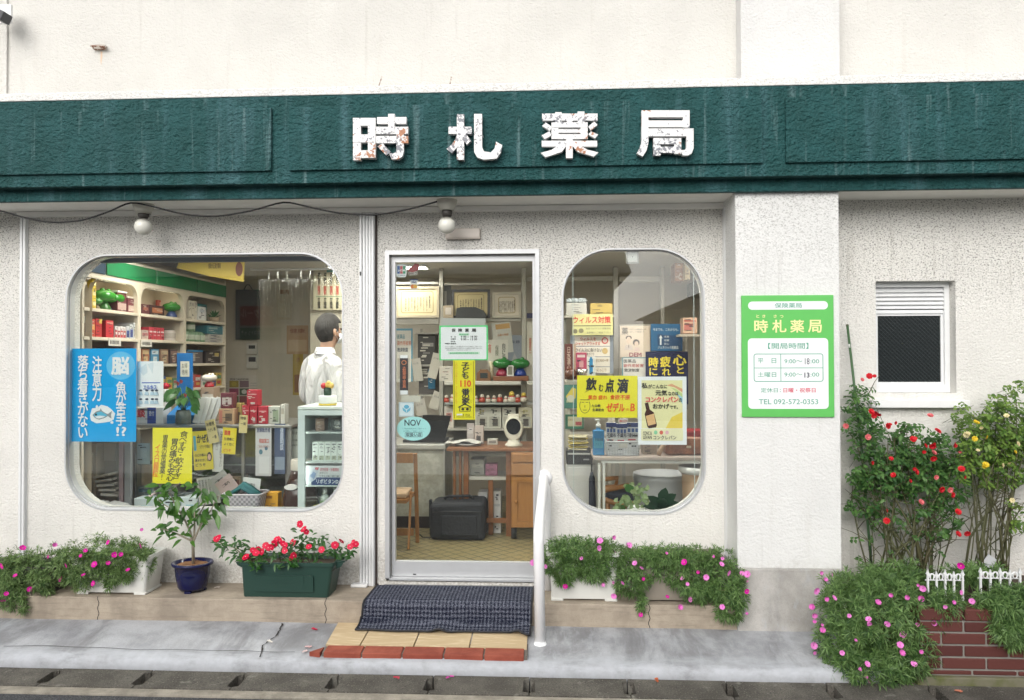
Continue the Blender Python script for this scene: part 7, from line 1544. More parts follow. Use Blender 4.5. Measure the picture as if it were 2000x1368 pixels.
carton('carton', 'dull pink printed box hanging at the right edge of the window view', 'box', (1334, 621, 1362, 652), 1.0, .12, (.42, .27, .19), [((.08, .15, .9, .25), (.3, .08, .06)), ((.08, .4, .6, .8), (.36, .12, .1))], [('お徳用', (1340, 632, 1354, 638), (.3, .06, .05), .03)], z0=P(1350, 652, 1.).z)
mb = MB(); q = P(1348, 653, 1.0); mb.box(q.x - .08, q.x + .3, .98, 1.14, q.z - .018, q.z - .0008); t = thing('side_ledge', 'narrow wooden ledge under the dull pink box', 'shelf', (q.x, 1.05, q.z - .02)); mb.build('board', M((.36, .31, .25), .5), t); mb = MB(); mb.box(q.x + .24, q.x + .28, 1.0, 1.1, ZP + .003, q.z - .0185); mb.build('post', ALI, t)
# ------------------------------------------------------------------ flower boxes and plants along the shop front
def copyp(o, parent, m4):
    c = o.copy(); C.objects.link(c); c.parent = parent
    c.matrix_local = Matrix.Translation(-wloc(parent)) @ m4
    return c
def tufts(blobs, n, L=(.020, .030), W=.0034, keep=None, leaves=14, seed=1):
    """needle-leaved sprays spread through a set of ellipsoids; returns verts, faces and tuft sites"""
    rnd = random.Random(seed); V = []; Fc = []; sites = []
    tot = sum(b[2] * b[3] for b in blobs)
    for b in blobs:
        cx, cy, rx, ry, Y, dy = b
        c = P(cx, cy, Y); k = (Y - EYE.y) / FPX
        for _ in range(int(n * rx * ry / tot)):
            d = Vector((rnd.gauss(0, 1), rnd.gauss(0, 1), rnd.gauss(0, 1))).normalized()
            if d.y > .25: d.y = -d.y
            r = .45 + .62 * rnd.random() ** .6
            p = c + Vector((d.x * rx * k, d.y * dy, d.z * ry * k)) * r
            if p.y > -.012 or (keep and not keep(p)): continue
            nrm = (d + Vector((rnd.gauss(0, .3), -.25 + rnd.gauss(0, .3), .35 + rnd.gauss(0, .3)))).normalized()
            sites.append((p, nrm))
            a = nrm.orthogonal().normalized(); bb = nrm.cross(a)
            for q in range(leaves):
                t = q * 2.4 + rnd.random(); el = rnd.uniform(-.05, .85); h = rnd.uniform(0, .018)
                dd = ((a * math.cos(t) + bb * math.sin(t)) * math.cos(el) + nrm * math.sin(el)).normalized()
                s = dd.cross(nrm)
                s = (s.normalized() if s.length > .01 else a) * W * .5
                l = rnd.uniform(*L); o = p - nrm * h; m = o + dd * l * .5 + Vector((0, 0, .002)); e = o + dd * l - Vector((0, 0, l * .12))
                i = len(V); V += [o, m + s, e, m - s]; Fc.append((i, i + 1, i + 2, i + 3))
    return V, Fc, sites
def pymesh(name, V, Fc, mat, parent, smooth=False):
    me = bpy.data.meshes.new(name); off = wloc(parent)
    me.from_pydata([tuple(v - off) for v in V], [], Fc); me.materials.append(mat); me.update()
    if smooth: me.polygons.foreach_set('use_smooth', [True] * len(me.polygons))
    o = bpy.data.objects.new(name, me); C.objects.link(o); o.parent = parent
    return o
PORT = leafmat('portulaca_leaf', (.022, .070, .016), (.27, .39, .14), .5, trans=.3)
PORT2 = leafmat('portulaca_leaf_deep', (.018, .066, .015), (.25, .40, .13), .5, trans=.3)
STEM = M((.17, .19, .08), .6); STEMR = M((.20, .11, .06), .6)
def petal_flower(name, col, core, r=.022, n=5, cup=.35, parent=None, m4=None, layers=1):
    t = NT('petal_' + name); cc = t.mix(t.n('NewGeometry').outputs['Random Per Island'], tuple(x * .8 for x in col), tuple(min(1, x * 1.15) for x in col)); t.done(cc, .5, 0, .3)
    mb = MB()
    for ly in range(layers):
        rr = r * (1 - .28 * ly); cu = cup + .45 * ly
        for k in range(n):
            a = 2 * math.pi * (k + .5 * ly) / n; d = Vector((math.cos(a), math.sin(a), 0)); s = Vector((-d.y, d.x, 0)); up = Vector((0, 0, 1))
            wd = rr * (1.25 if n <= 5 else .9)
            rows = [[up * .002 * ly], [d * rr * .5 + up * rr * cu * .35 + s * wd * .42, d * rr * .5 + up * rr * cu * .25, d * rr * .5 + up * rr * cu * .35 - s * wd * .42], [d * rr * .98 + up * rr * cu * .9 + s * wd * .36, d * rr * 1.02 + up * rr * cu * .7, d * rr * .98 + up * rr * cu * .9 - s * wd * .36]]
            v0 = mb.bm.verts.new(rows[0][0]); A = [mb.bm.verts.new(p) for p in rows[1]]; B_ = [mb.bm.verts.new(p) for p in rows[2]]
            for fs in ((v0, A[0], A[1]), (v0, A[1], A[2]), (A[0], B_[0], B_[1], A[1]), (A[1], B_[1], B_[2], A[2])):
                f = mb.bm.faces.new(fs); f.smooth = True
    n0 = len(mb.bm.faces); mb.ball((0, 0, r * .12), r * .17, n=8, mi=1)
    bmesh.ops.recalc_face_normals(mb.bm, faces=mb.bm.faces)
    me = bpy.data.meshes.new('flower'); mb.bm.to_mesh(me); mb.bm.free(); me.materials.append(t.m); me.materials.append(M(core, .6))
    return me
FL = {}
def flower(kind, parent, p, nrm, sc=1.):
    o = bpy.data.objects.new('flower', FL[kind]); C.objects.link(o); o.parent = parent
    q = Vector(nrm).to_track_quat('Z', 'Y')
    o.location = p - wloc(parent); o.rotation_mode = 'QUATERNION'; o.rotation_quaternion = q; o.scale = (sc, sc, sc)
    return o
FL['mag'] = petal_flower('magenta', (.58, .005, .30), (.55, .40, .05), cup=.45)
FL['pink'] = petal_flower('light_pink', (.68, .20, .52), (.55, .06, .30), cup=.5)
FL['bud'] = petal_flower('closed_pink', (.62, .16, .46), (.5, .1, .3), r=.018, cup=1.6)
FL['vinca'] = petal_flower('crimson', (.56, .006, .045), (.75, .40, .42), r=.021, cup=.06)
FL['rose'] = petal_flower('red_rose', (.56, .012, .022), (.45, .02, .02), r=.024, n=7, cup=.25, layers=3)
FL['rosep'] = petal_flower('pink_rose', (.66, .15, .16), (.6, .2, .15), r=.022, n=7, cup=.3, layers=3)
FL['yel'] = petal_flower('yellow_rose', (.68, .50, .03), (.62, .42, .04), r=.024, n=7, cup=.25, layers=3)
FL['pale'] = petal_flower('pale_yellow_rose', (.70, .62, .34), (.5, .35, .1), r=.023, n=6, cup=.2, layers=2)
def rfront(rnd=random): return Vector((rnd.gauss(0, .6), -1, rnd.gauss(.4, .6))).normalized()
def depth_at(blobs, px, py):
    """front of the foliage at a pixel: nearest of the ellipsoids' front surfaces"""
    best = None
    for cx, cy, rx, ry, Y, dy in blobs:
        q = ((px - cx) / rx) ** 2 + ((py - cy) / ry) ** 2
        y = Y - dy * math.sqrt(max(0, 1 - q)) if q < 1.3 else None
        if y is not None and (best is None or y < best): best = y
    return best if best is not None else min(b[4] for b in blobs)
def portulaca(root, blobs, n, fl, seed, mat=PORT, keep=None, L=(.026, .042), W=.0048):
    n = int(n * 2.1)
    V, Fc, sites = tufts(blobs, n, keep=keep, seed=seed, L=L, W=W)
    pymesh('foliage', V, Fc, mat, root)
    rnd = random.Random(seed); mb = MB()
    for p, nr in rnd.sample(sites, min(len(sites), 110)):
        b = min(blobs, key=lambda b: (P(b[0], b[1], b[4]) - p).length); c = P(b[0], b[1], b[4]) + Vector((0, 0, -.02))
        mb.tube([c.lerp(p, .25), c.lerp(p, .65) + Vector((0, 0, .012)), p], .0016, 3, caps=False)
    mb.build('stem', STEM, root, fix=False)
    for k, f in enumerate(fl):
        px, py = f[:2]; kind = f[2] if len(f) > 2 else 'mag'
        flower(kind, root, P(px, py, depth_at(blobs, px, py) - .012), rfront(rnd), rnd.choice((.45, .55, .65, .72, .8)))
def trough(root, r_top, r_bot, y0, y1, zt, zb, mat, rim=.012, feet=True, soil=True, nm='trough'):
    """tapered flower box: r_top / r_bot = (x0, x1)"""
    mb = MB(); h = zt - zb; tp = .02
    def ring(x0, x1, a, b, z, r=.018): return [(x, y, z) for x, y in rrect(x0, x1, a, b, r, 3)]
    f0 = .012 if feet else .0
    rings = [ring(r_bot[0], r_bot[1], y0 + tp, y1 - tp, zb + f0), ring(r_top[0] + rim, r_top[1] - rim, y0 + rim * .5, y1 - rim * .5, zt - .022), ring(r_top[0], r_top[1], y0 - rim * .5, y1 + rim * .5, zt - .020), ring(r_top[0], r_top[1], y0 - rim * .5, y1 + rim * .5, zt), ring(r_top[0] + rim, r_top[1] - rim, y0 + rim * .5, y1 - rim * .5, zt), ring(r_bot[0] + .01, r_bot[1] - .01, y0 + tp + .01, y1 - tp - .01, zb + h * .5)]
    V = [[mb.bm.verts.new(p) for p in r] for r in rings]
    n = len(V[0])
    for a, b in zip(V, V[1:]):
        for k in range(n): mb.bm.faces.new([a[k], a[(k + 1) % n], b[(k + 1) % n], b[k]])
    mb.bm.faces.new(V[0][::-1]); mb.bm.faces.new(V[-1])
    mb.build(nm, mat, root)
    if feet:
        for x in (r_bot[0] + .03, r_bot[1] - .03):
            f = MB(); f.box(x - .035, x + .035, y0 + tp - .004, y1 - tp, zb, zb + .0125, bev=.003); f.build('foot', mat, root)
    if soil:
        f = MB(); a = rrect(r_top[0] + rim + .004, r_top[1] - rim - .004, y0 + rim, y1 - rim, .016, 3); f.prism(a, zt - .05, zt - .03, ax='z'); f.build('soil', M((.06, .045, .03), .95, 0, .2), root)
GREYW = M((.68, .68, .64), .45); zpl = ZP + .0005
def bxs(a, b, py, y): return P(a, py, y).x, P(b, py, y).x
# A dark box at the far left
A = thing('flower_planter', 'dark flower box of magenta portulaca at the far left of the step', 'flower box', (P(40, 1140, -.17).x, -.17, zpl))
trough(A, bxs(-60, 108, 1110, -.25), bxs(-50, 98, 1150, -.25), -.26, -.05, P(40, 1108, -.26).z, zpl, M((.05, .045, .04), .6))
bl = [(45, 1112, 62, 42, -.18, .13), (0, 1120, 60, 52, -.20, .14), (96, 1098, 38, 34, -.17, .10), (18, 1160, 42, 32, -.30, .05), (80, 1140, 30, 30, -.28, .05), (48, 1185, 10, 22, -.32, .015)]
portulaca(A, bl, 330, [(5, 1105), (44, 1071), (30, 1125, 'mag'), (58, 1151), (95, 1088), (6, 1172), (12, 1160), (107, 1066, 'bud')], 3, keep=lambda p: p.z > ZP + .005 or p.y < -.305)
# B white box beside it
Bx = thing('flower_planter', 'white flower box of magenta portulaca between the far left box and the blue pot', 'flower box', (P(215, 1140, -.17).x, -.17, zpl))
trough(Bx, bxs(131, 292, 1090, -.26), bxs(152, 283, 1150, -.25), -.27, -.05, P(210, 1087, -.27).z, zpl, GREYW)
bl = [(205, 1078, 88, 34, -.16, .12), (140, 1104, 34, 40, -.22, .10), (268, 1078, 34, 30, -.17, .10), (185, 1108, 34, 26, -.28, .035), (155, 1128, 30, 26, -.29, .03), (225, 1125, 34, 20, -.285, .025), (245, 1112, 30, 22, -.28, .025), (290, 1100, 12, 38, -.20, .05), (215, 1140, 14, 14, -.29, .015), (215, 1086, 80, 14, -.285, .03)]
portulaca(Bx, bl, 330, [(130, 1104), (167, 1076), (158, 1086), (212, 1060), (223, 1084), (236, 1083), (278, 1036, 'bud'), (276, 1066), (211, 1100), (185, 1103), (163, 1124), (119, 1131), (183, 1140), (250, 1114)], 4, keep=lambda p: p.z > ZP + .005 or p.y < -.305)
# E white box right of the handrail
E_ = thing('flower_planter', 'white flower box of pink portulaca right of the handrail', 'flower box', (P(1135, 1150, -.17).x, -.17, zpl))
trough(E_, bxs(1066, 1210, 1085, -.26), bxs(1078, 1204, 1160, -.26), -.27, -.05, P(1135, 1080, -.27).z, zpl, GREYW)
bl = [(1128, 1078, 66, 30, -.16, .12), (1075, 1090, 26, 30, -.20, .08), (1190, 1085, 46, 36, -.19, .11), (1110, 1112, 40, 22, -.285, .03), (1165, 1114, 40, 26, -.285, .03), (1100, 1135, 16, 18, -.29, .015), (1138, 1082, 72, 15, -.285, .03), (1135, 1062, 60, 16, -.18, .08)]
portulaca(E_, bl, 300, [(1041, 1100, 'pink'), (1066, 1107, 'pink'), (1104, 1145, 'mag'), (1136, 1091, 'pink'), (1169, 1071, 'pink'), (1172, 1057, 'pink'), (1196, 1050, 'bud'), (1177, 1143, 'pink')], 5, PORT2, keep=lambda p: p.z > ZP + .005 or p.y < -.305)
# F brownish box by the column
F_ = thing('flower_planter', 'grey brown flower box of pink and magenta portulaca spilling over the step by the column', 'flower box', (P(1325, 1150, -.17).x, -.17, zpl))
trough(F_, bxs(1234, 1418, 1090, -.26), bxs(1244, 1410, 1160, -.26), -.27, -.05, P(1325, 1092, -.27).z, zpl, M((.25, .22, .18), .6))
bl = [(1262, 1100, 62, 36, -.18, .12), (1340, 1108, 70, 44, -.19, .13), (1412, 1130, 42, 56, -.26, .11), (1425, 1190, 30, 26, -.34, .05), (1236, 1138, 38, 26, -.29, .04), (1370, 1152, 56, 26, -.30, .05), (1254, 1180, 9, 24, -.32, .012), (1440, 1160, 20, 40, -.36, .05), (1325, 1092, 90, 16, -.285, .03), (1330, 1078, 80, 16, -.2, .08)]
portulaca(F_, bl, 520, [(1206, 1082, 'pink'), (1229, 1066, 'pink'), (1240, 1101, 'pink'), (1254, 1108, 'pink'), (1256, 1131), (1217, 1138, 'pink'), (1197, 1139, 'pink'), (1199, 1164, 'pink'), (1251, 1201), (1301, 1082, 'bud'), (1337, 1099), (1364, 1118), (1333, 1131, 'pink'), (1343, 1141, 'pink'), (1379, 1128, 'pink'), (1396, 1088, 'bud'), (1411, 1091, 'pink'), (1409, 1103, 'pink'), (1422, 1119, 'pink'), (1449, 1120, 'pink'), (1454, 1111, 'pink'), (1460, 1122, 'pink'), (1458, 1136, 'pink'), (1458, 1155), (1459, 1201, 'bud'), (1411, 1186, 'pink'), (1347, 1171, 'pink'), (1327, 1187, 'bud'), (1304, 1165)], 6, PORT2, keep=lambda p: p.z > ZP + .005 or p.y < -.305)
# C blue pot with a small tree
pc = P(372, 1157, -.19); pc.y = -.165; pc.z = zpl
Cp = thing('potted_tree', 'small leafy tree in a glossy dark blue pot on the step', 'potted tree', pc)
h = P(372, 1106, -.26).z - zpl; BLUEG = NT('cobalt_glaze'); BLUEG = BLUEG.done(BLUEG.mix(BLUEG.noise(12, 3), (.002, .003, .032), (.005, .008, .07)), .12)
mb = MB(); mb.lathe([(0, .012), (.072, .012), (.085, .03), (.099, h * .6), (.102, h - .02), (.118, h - .016), (.122, h - .006), (.118, h), (.103, h), (.098, h - .02), (0, h - .022)], pc, 36, 0, 1., .86); mb.build('pot', BLUEG, Cp)
for a in (.5, 2.6, 4.7): mb = MB(); mb.box(pc.x + .06 * math.cos(a) - .02, pc.x + .06 * math.cos(a) + .02, pc.y + .05 * math.sin(a) - .012, pc.y + .05 * math.sin(a) + .012, pc.z, pc.z + .0125, bev=.004); mb.build('foot', BLUEG, Cp)
mb = MB(); mb.lathe([(0, h - .012), (.085, h - .014), (.096, h - .018)], pc, 24, 0, 1., .86)
for k in range(30):
    a = random.uniform(0, 6.28); r = random.uniform(.01, .085); q = pc + Vector((math.cos(a) * r, math.sin(a) * r * .85, h - .008)); d = Vector((random.gauss(0, 1), random.gauss(0, 1), .1)).normalized() * .012; e = Vector((d.y, -d.x, 0)) * .5; mb.face([q - d, q + e, q + d, q - e])
mb.build('bark_mulch', M((.24, .12, .05), .9, 0, .3), Cp, fix=False)
def at(px, py, Y): return P(px, py, Y)
tr = MB(); base = pc + Vector((0.005, 0, h - .015))
bps = [[at(378, 1070, -.17), at(372, 1040, -.17), at(362, 1018, -.18), at(345, 990, -.19), at(330, 962, -.2), at(352, 943, -.2)], [at(378, 1062, -.165), at(380, 1030, -.16), at(380, 1000, -.16), at(378, 990, -.16)], [at(378, 1058, -.17), at(392, 1025, -.15), at(410, 1000, -.15), at(428, 968, -.15)],
       [at(376, 1058, -.18), at(350, 1045, -.20), at(330, 1037, -.22), at(312, 1032, -.22)], [at(362, 1018, -.18), at(340, 998, -.22), at(312, 980, -.24), at(300, 958, -.24)], [at(380, 1020, -.16), at(398, 990, -.2), at(405, 972, -.22), at(385, 950, -.22)]]
for i, b in enumerate(bps):
    pts = ([base] if i < 4 else []) + b; n = len(pts); tr.tube(pts, [(.0085 if i < 4 else .005) * (1 - .72 * k / (n - 1)) for k in range(n)], 7)
BARK = NT('grey_bark'); BARK.bump(BARK.noise(60, 3), .4, .004); BARK = BARK.done(BARK.mix(BARK.noise(30, 3), (.20, .17, .12), (.38, .34, .26)), .8)
tr.build('trunk', BARK, Cp)
TL = leafmat('camellia_leaf', (.018, .075, .012), (.09, .22, .03), .32)
mb = MB(); rnd = random.Random(5)
for b in bps:
    for k in range(1, len(b)):
        for j in range(4 if k < 2 else 7):
            q = b[k - 1].lerp(b[k], rnd.random()) + Vector((rnd.gauss(0, .022), rnd.gauss(0, .025), rnd.gauss(0, .02)))
            if q.y > -.03 or q.z < P(372, 1062 if b is bps[3] else 1022, -.17).z: continue
            a = rnd.uniform(0, 6.28); leaf(mb, q, Vector((math.cos(a), rnd.uniform(-.9, .3), math.sin(a) * .7 - .25)), Vector((rnd.gauss(0, .3), -.7, .8)), rnd.uniform(.045, .07), rnd.uniform(.022, .032), droop=.35)
for (px, py, dx, dz) in ((330, 955, -.9, .1), (320, 985, -.3, -.9), (345, 985, .1, -1), (300, 965, -.5, -.7), (360, 945, .9, .1), (395, 955, .9, -.5), (410, 960, .8, -.55), (430, 985, .7, -.6), (425, 1005, .3, -.9), (345, 975, .4, -.8), (310, 950, -.8, .3), (440, 962, .9, .0), (436, 975, .8, -.3)):
    leaf(mb, at(px, py, -.21), Vector((dx, -.4, dz)), Vector((0, -.8, .6)), rnd.uniform(.06, .085), .034, droop=.3)
mb.build('foliage', TL, Cp, fix=False)
mb = MB(); q = at(297, 967, -.26); mb.tube([q + Vector((.02, 0, .012)), q, q + Vector((-.018, -.005, -.012)), q + Vector((-.026, -.006, -.02))], [.003, .007, .006, .001], 8); mb.build('flower_bud', M((.70, .55, .54), .5), Cp)
# D dark green trough with red periwinkles
zt_ = P(560, 1098, -.26).z
Dg = thing('flower_planter', 'dark green plastic trough of red periwinkles on the step left of the door', 'flower box', (P(560, 1140, -.16).x, -.16, zpl))
GP = M((.018, .052, .040), .42)
tx, bx_ = bxs(468, 653, 1100, -.27), bxs(473, 640, 1155, -.265)
trough(Dg, tx, bx_, -.275, -.06, zt_, zpl, GP, rim=.008, feet=False)
for s, x in ((-1, tx[0]), (1, tx[1])):
    mb = MB(); a = [(x - s * .004, -.235), (x + s * .044, -.215), (x + s * .044, -.12), (x - s * .004, -.10)]; i_ = [(x + s * .008, -.205), (x + s * .032, -.195), (x + s * .032, -.14), (x + s * .008, -.13)]
    plate(mb, [a, i_], zt_ - .012, zt_ - .001, ax='z')
    mb.prism([(x - s * .002, zt_ - .012), (x + s * .04, zt_ - .012), (x + s * .03, zt_ - .03), (x - s * .002, zt_ - .045)], -.231, -.225); mb.prism([(x - s * .002, zt_ - .012), (x + s * .04, zt_ - .012), (x + s * .03, zt_ - .03), (x - s * .002, zt_ - .045)], -.112, -.106)
    mb.build('handle', GP, Dg)
hh = zt_ - zpl
def yfront(z): return -.279 + .021 * (1 - (z - zpl) / (hh - .02)) 
for r, th in (((496, 1124, 612, 1157), .004), ((512, 1126, 594, 1138), .007)):
    u0, u1, z0, z1 = R4(r, -.27); z0 = max(z0, zpl + .004); mb = MB(); q = rrect(u0, u1, z0, z1, .008, 3)
    a = [mb.bm.verts.new((x, yfront(z) - th, z)) for x, z in q]; b = [mb.bm.verts.new((x, yfront(z) + .012, z)) for x, z in q]
    mb.bm.faces.new(a); [mb.bm.faces.new([a[k], a[(k + 1) % len(a)], b[(k + 1) % len(a)], b[k]]) for k in range(len(a))]; mb.build('embossed_panel', GP, Dg)
VL = leafmat('periwinkle_leaf', (.014, .065, .012), (.055, .17, .030), .3)
bl = [(452, 1068, 36, 20, -.2, .06), (500, 1086, 45, 16, -.2, .08), (545, 1078, 50, 22, -.18, .09), (600, 1076, 55, 24, -.17, .09), (590, 1048, 16, 26, -.16, .03), (655, 1072, 38, 18, -.18, .07), (615, 1055, 24, 14, -.14, .04), (505, 1104, 18, 10, -.29, .015), (556, 1100, 20, 9, -.29, .015), (685, 1080, 10, 12, -.2, .02), (430, 1060, 12, 14, -.2, .02)]
mb = MB(); sm = MB(); rnd = random.Random(8)
for cx, cy, rx, ry, Y, dy in bl:
    for _ in range(int(rx * ry / 20) + 10):
        a = rnd.uniform(0, 6.28); r = math.sqrt(rnd.random()); q = at(cx + rx * r * math.cos(a), cy + ry * r * math.sin(a), Y + rnd.uniform(-dy, dy * .4))
        b = rnd.uniform(0, 6.28); leaf(mb, q, Vector((math.cos(b), -.4, math.sin(b) * .6)), Vector((rnd.gauss(0, .3), -.5, 1)), rnd.uniform(.030, .048), rnd.uniform(.014, .020), droop=.15)
    c = Vector((min(max(at(cx, cy, Y).x, tx[0] + .03), tx[1] - .03), -.16, zt_ - .03)); q = at(cx, cy, Y); sm.tube([c, c.lerp(q, .6) + Vector((0, 0, .02)), q], .003, 5)
mb.build('foliage', VL, Dg, fix=False); sm.build('stem', STEM, Dg)
for px, py in ((426, 1051), (423, 1053), (482, 1091), (480, 1088), (494, 1075), (505, 1073), (512, 1078), (519, 1066), (530, 1069), (536, 1062), (547, 1057), (553, 1062), (557, 1066), (556, 1076), (570, 1058), (575, 1061), (573, 1086), (570, 1090), (593, 1034), (598, 1039), (586, 1024), (603, 1068), (654, 1065), (667, 1057), (684, 1068), (690, 1060), (695, 1063), (541, 1054), (628, 1074), (524, 1070), (500, 1080)):
    flower('vinca', Dg, at(px, py, depth_at(bl, px, py) - .02), rfront(rnd), rnd.uniform(.8, 1.05))

# ------------------------------------------------------------------ brick flower bed on the right with the roses
YBD = yg1 + .002
xbd = P(1798, 1270, YBD).x
bed = thing('brick_flower_bed', 'dark red brick flower bed on a mossy concrete base, right of the column', 'flower bed', ((xbd + X_R) / 2, YBD + .3, 0))
tm2 = NT('mossy_concrete'); MOSS = tm2.done(tm2.mix(tm2.ramp(tm2.noise(9, 5), .4, .65), (.16, .15, .10), (.10, .11, .035)), .9)
mb = MB(); mb.box(xbd - .02, X_R, YBD - .012, -.05, -.06, .042, bev=.008); mb.build('concrete_base', MOSS, bed)
tb2 = NT('dark_red_brick'); tb2.bump(tb2.noise(80, 4), .3, .004); DBR = tb2.done(tb2.mix(tb2.n('NewGeometry').outputs['Random Per Island'], (.075, .019, .016), (.125, .036, .028)), .6)
mb = MB(); mo = MB(); zc_ = [.045, .074, .134, .194, .254, .310]; top = zc_[-1] + .0
rnd = random.Random(2)
for k, (a, b) in enumerate(zip(zc_, zc_[1:])):
    x = xbd + (0 if k % 2 == 0 else -.0) ; L = .214; first = L * (1 if k % 2 == 0 else .5) + (.04 if k == 0 else 0)
    while x < X_R:
        mb.box(x, x + first - .010, YBD + rnd.uniform(0, .003), YBD + .10, a + .004, b - .006, bev=.003, seg=1); x += first; first = L
x = xbd
while x < X_R: mb.box(x, x + .204, YBD - .004 + rnd.uniform(0, .004), YBD + .105, top + .002, top + .058, bev=.004, seg=1); x += .214
mb.build('brickwork', DBR, bed)
mo.box(xbd + .004, X_R, YBD + .009, YBD + .095, .0425, top - .0); mo.build('mortar', M((.24, .225, .20), .9), bed)
mb = MB(); mb.box(xbd, xbd + .1, YBD + .106, YR - .01, .0425, top + .05, bev=.003); mb.build('side_wall', DBR, bed)
mb = MB(); mb.box(xbd + .101, X_R, YBD + .106, YR - .001, .0425, top + .03); mb.build('soil', M((.07, .05, .033), .95, 0, .2), bed)
zso = top + .031
# portulaca mound tumbling from the bed to the gutter
bl = [(1720, 1215, 116, 96, -.54, .24), (1690, 1142, 88, 36, -.42, .16), (1800, 1152, 72, 36, -.50, .16), (1640, 1180, 44, 58, -.48, .14), (1695, 1300, 84, 38, -.66, .16), (1815, 1215, 42, 60, -.62, .10), (1640, 1262, 46, 56, -.58, .14), (1770, 1285, 56, 40, -.70, .10), (1845, 1180, 34, 30, -.70, .06), (1750, 1120, 70, 26, -.40, .12)]
fl = []
for a, b in ((150, 798), (97, 787), (118, 825), (78, 870), (123, 907), (160, 905), (63, 947), (68, 977), (72, 1015), (105, 1030), (107, 1055), (68, 1120), (68, 1148), (197, 1153), (220, 1285), (222, 1312), (310, 1205), (270, 1228), (305, 1265), (320, 1283), (440, 1318), (523, 1285), (523, 1205), (463, 1155), (460, 1118), (475, 1070), (405, 1020), (315, 1010), (318, 1002), (230, 985), (255, 1100), (355, 930), (420, 890), (497, 900), (548, 845), (565, 860), (560, 905), (560, 935), (540, 1025), (610, 1015), (628, 1057), (553, 1147), (615, 1152), (632, 1143), (660, 1192), (665, 943), (700, 925), (735, 960), (728, 985), (700, 1028), (702, 1098)):
    fl.append((1560 + a / 2.327, 780 + b / 2.327, 'bud' if (a * 7 + b) % 3 else 'pink'))
Gp = thing('portulaca_bush', 'big green mound of pink portulaca tumbling from the brick bed down to the gutter', 'plant', (P(1720, 1340, -.6).x, -.6, 0))
portulaca(Gp, bl, 820, fl, 9, PORT2, keep=lambda p: p.z > .012 and not (p.y > -.32 and p.x < xc1) , L=(.034, .054), W=.0052)
bl = [(1965, 1185, 62, 40, -.70, .09), (1985, 1232, 44, 34, -.76, .04), (1985, 1165, 40, 20, -.68, .06), (1900, 1118, 60, 18, -.45, .08), (2040, 1200, 60, 60, -.68, .12)]
Hp = thing('portulaca_bush', 'smaller portulaca clump hanging over the brick bed at the right edge', 'plant', (P(1965, 1200, -.6).x, -.6, zso))
portulaca(Hp, bl, 460, [(1877, 1105, 'mag'), (1898, 1175, 'pink'), (1904, 1136, 'mag'), (1920, 1126, 'pink'), (1876, 1157, 'pink')], 12, PORT2, keep=lambda p: p.z > zso or p.y < YBD - .01, L=(.034, .054), W=.0052)
# white plastic picket edging
PKM = M((.74, .75, .75), .4)
for i, (pa, pb, lab) in enumerate(((1812, 1880, 'white scrolled plastic picket edging in the brick bed, the left piece'), (1915, 1992, 'white scrolled plastic picket edging in the brick bed, the right piece'))):
    Yp = YBD + .118; n = 5; x0, x1 = P(pa, 1130, Yp).x, P(pb, 1130, Yp).x; zt_ = P(1850, 1108 if i else 1113, Yp).z
    t = thing('picket_edging', lab, 'fence', ((x0 + x1) / 2, Yp, zso), 'white picket edging in the brick bed')
    for k in range(n):
        x = x0 + (x1 - x0) * k / (n - 1); mb = MB(); zt2 = zt_ - (.0 if k % 2 == 0 else .008)
        mb.prism([(x - .0042, zso - .01), (x + .0042, zso - .01), (x + .0042, zt2 - .03), (x + .009, zt2 - .022), (x + .004, zt2 - .014), (x, zt2), (x - .004, zt2 - .014), (x - .009, zt2 - .022), (x - .0042, zt2 - .03)], Yp - .005, Yp + .005); mb.build('picket', PKM, t)
    for k in range(n - 1):
        xm = x0 + (x1 - x0) * (k + .5) / (n - 1); w_ = (x1 - x0) / (n - 1) * .5 - .007
        mb = MB()
        for s in (-1, 1):
            mb.tube([(xm + s * (w_ * (1 - .62 * q / 9) * math.cos(q * .55) * 1. - 0), Yp, zt_ - .042 + .026 * math.sin(q * .55) * (1 - .6 * q / 9)) for q in range(10)], .0032, 5)
        mb.build('scroll', PKM, t)
    mb = MB(); mb.tube([(x0 - .01, Yp + .006, zt_ - .055), (x1 + .01, Yp + .006, zt_ - .055)], .004, 6); mb.build('rail', PKM, t)
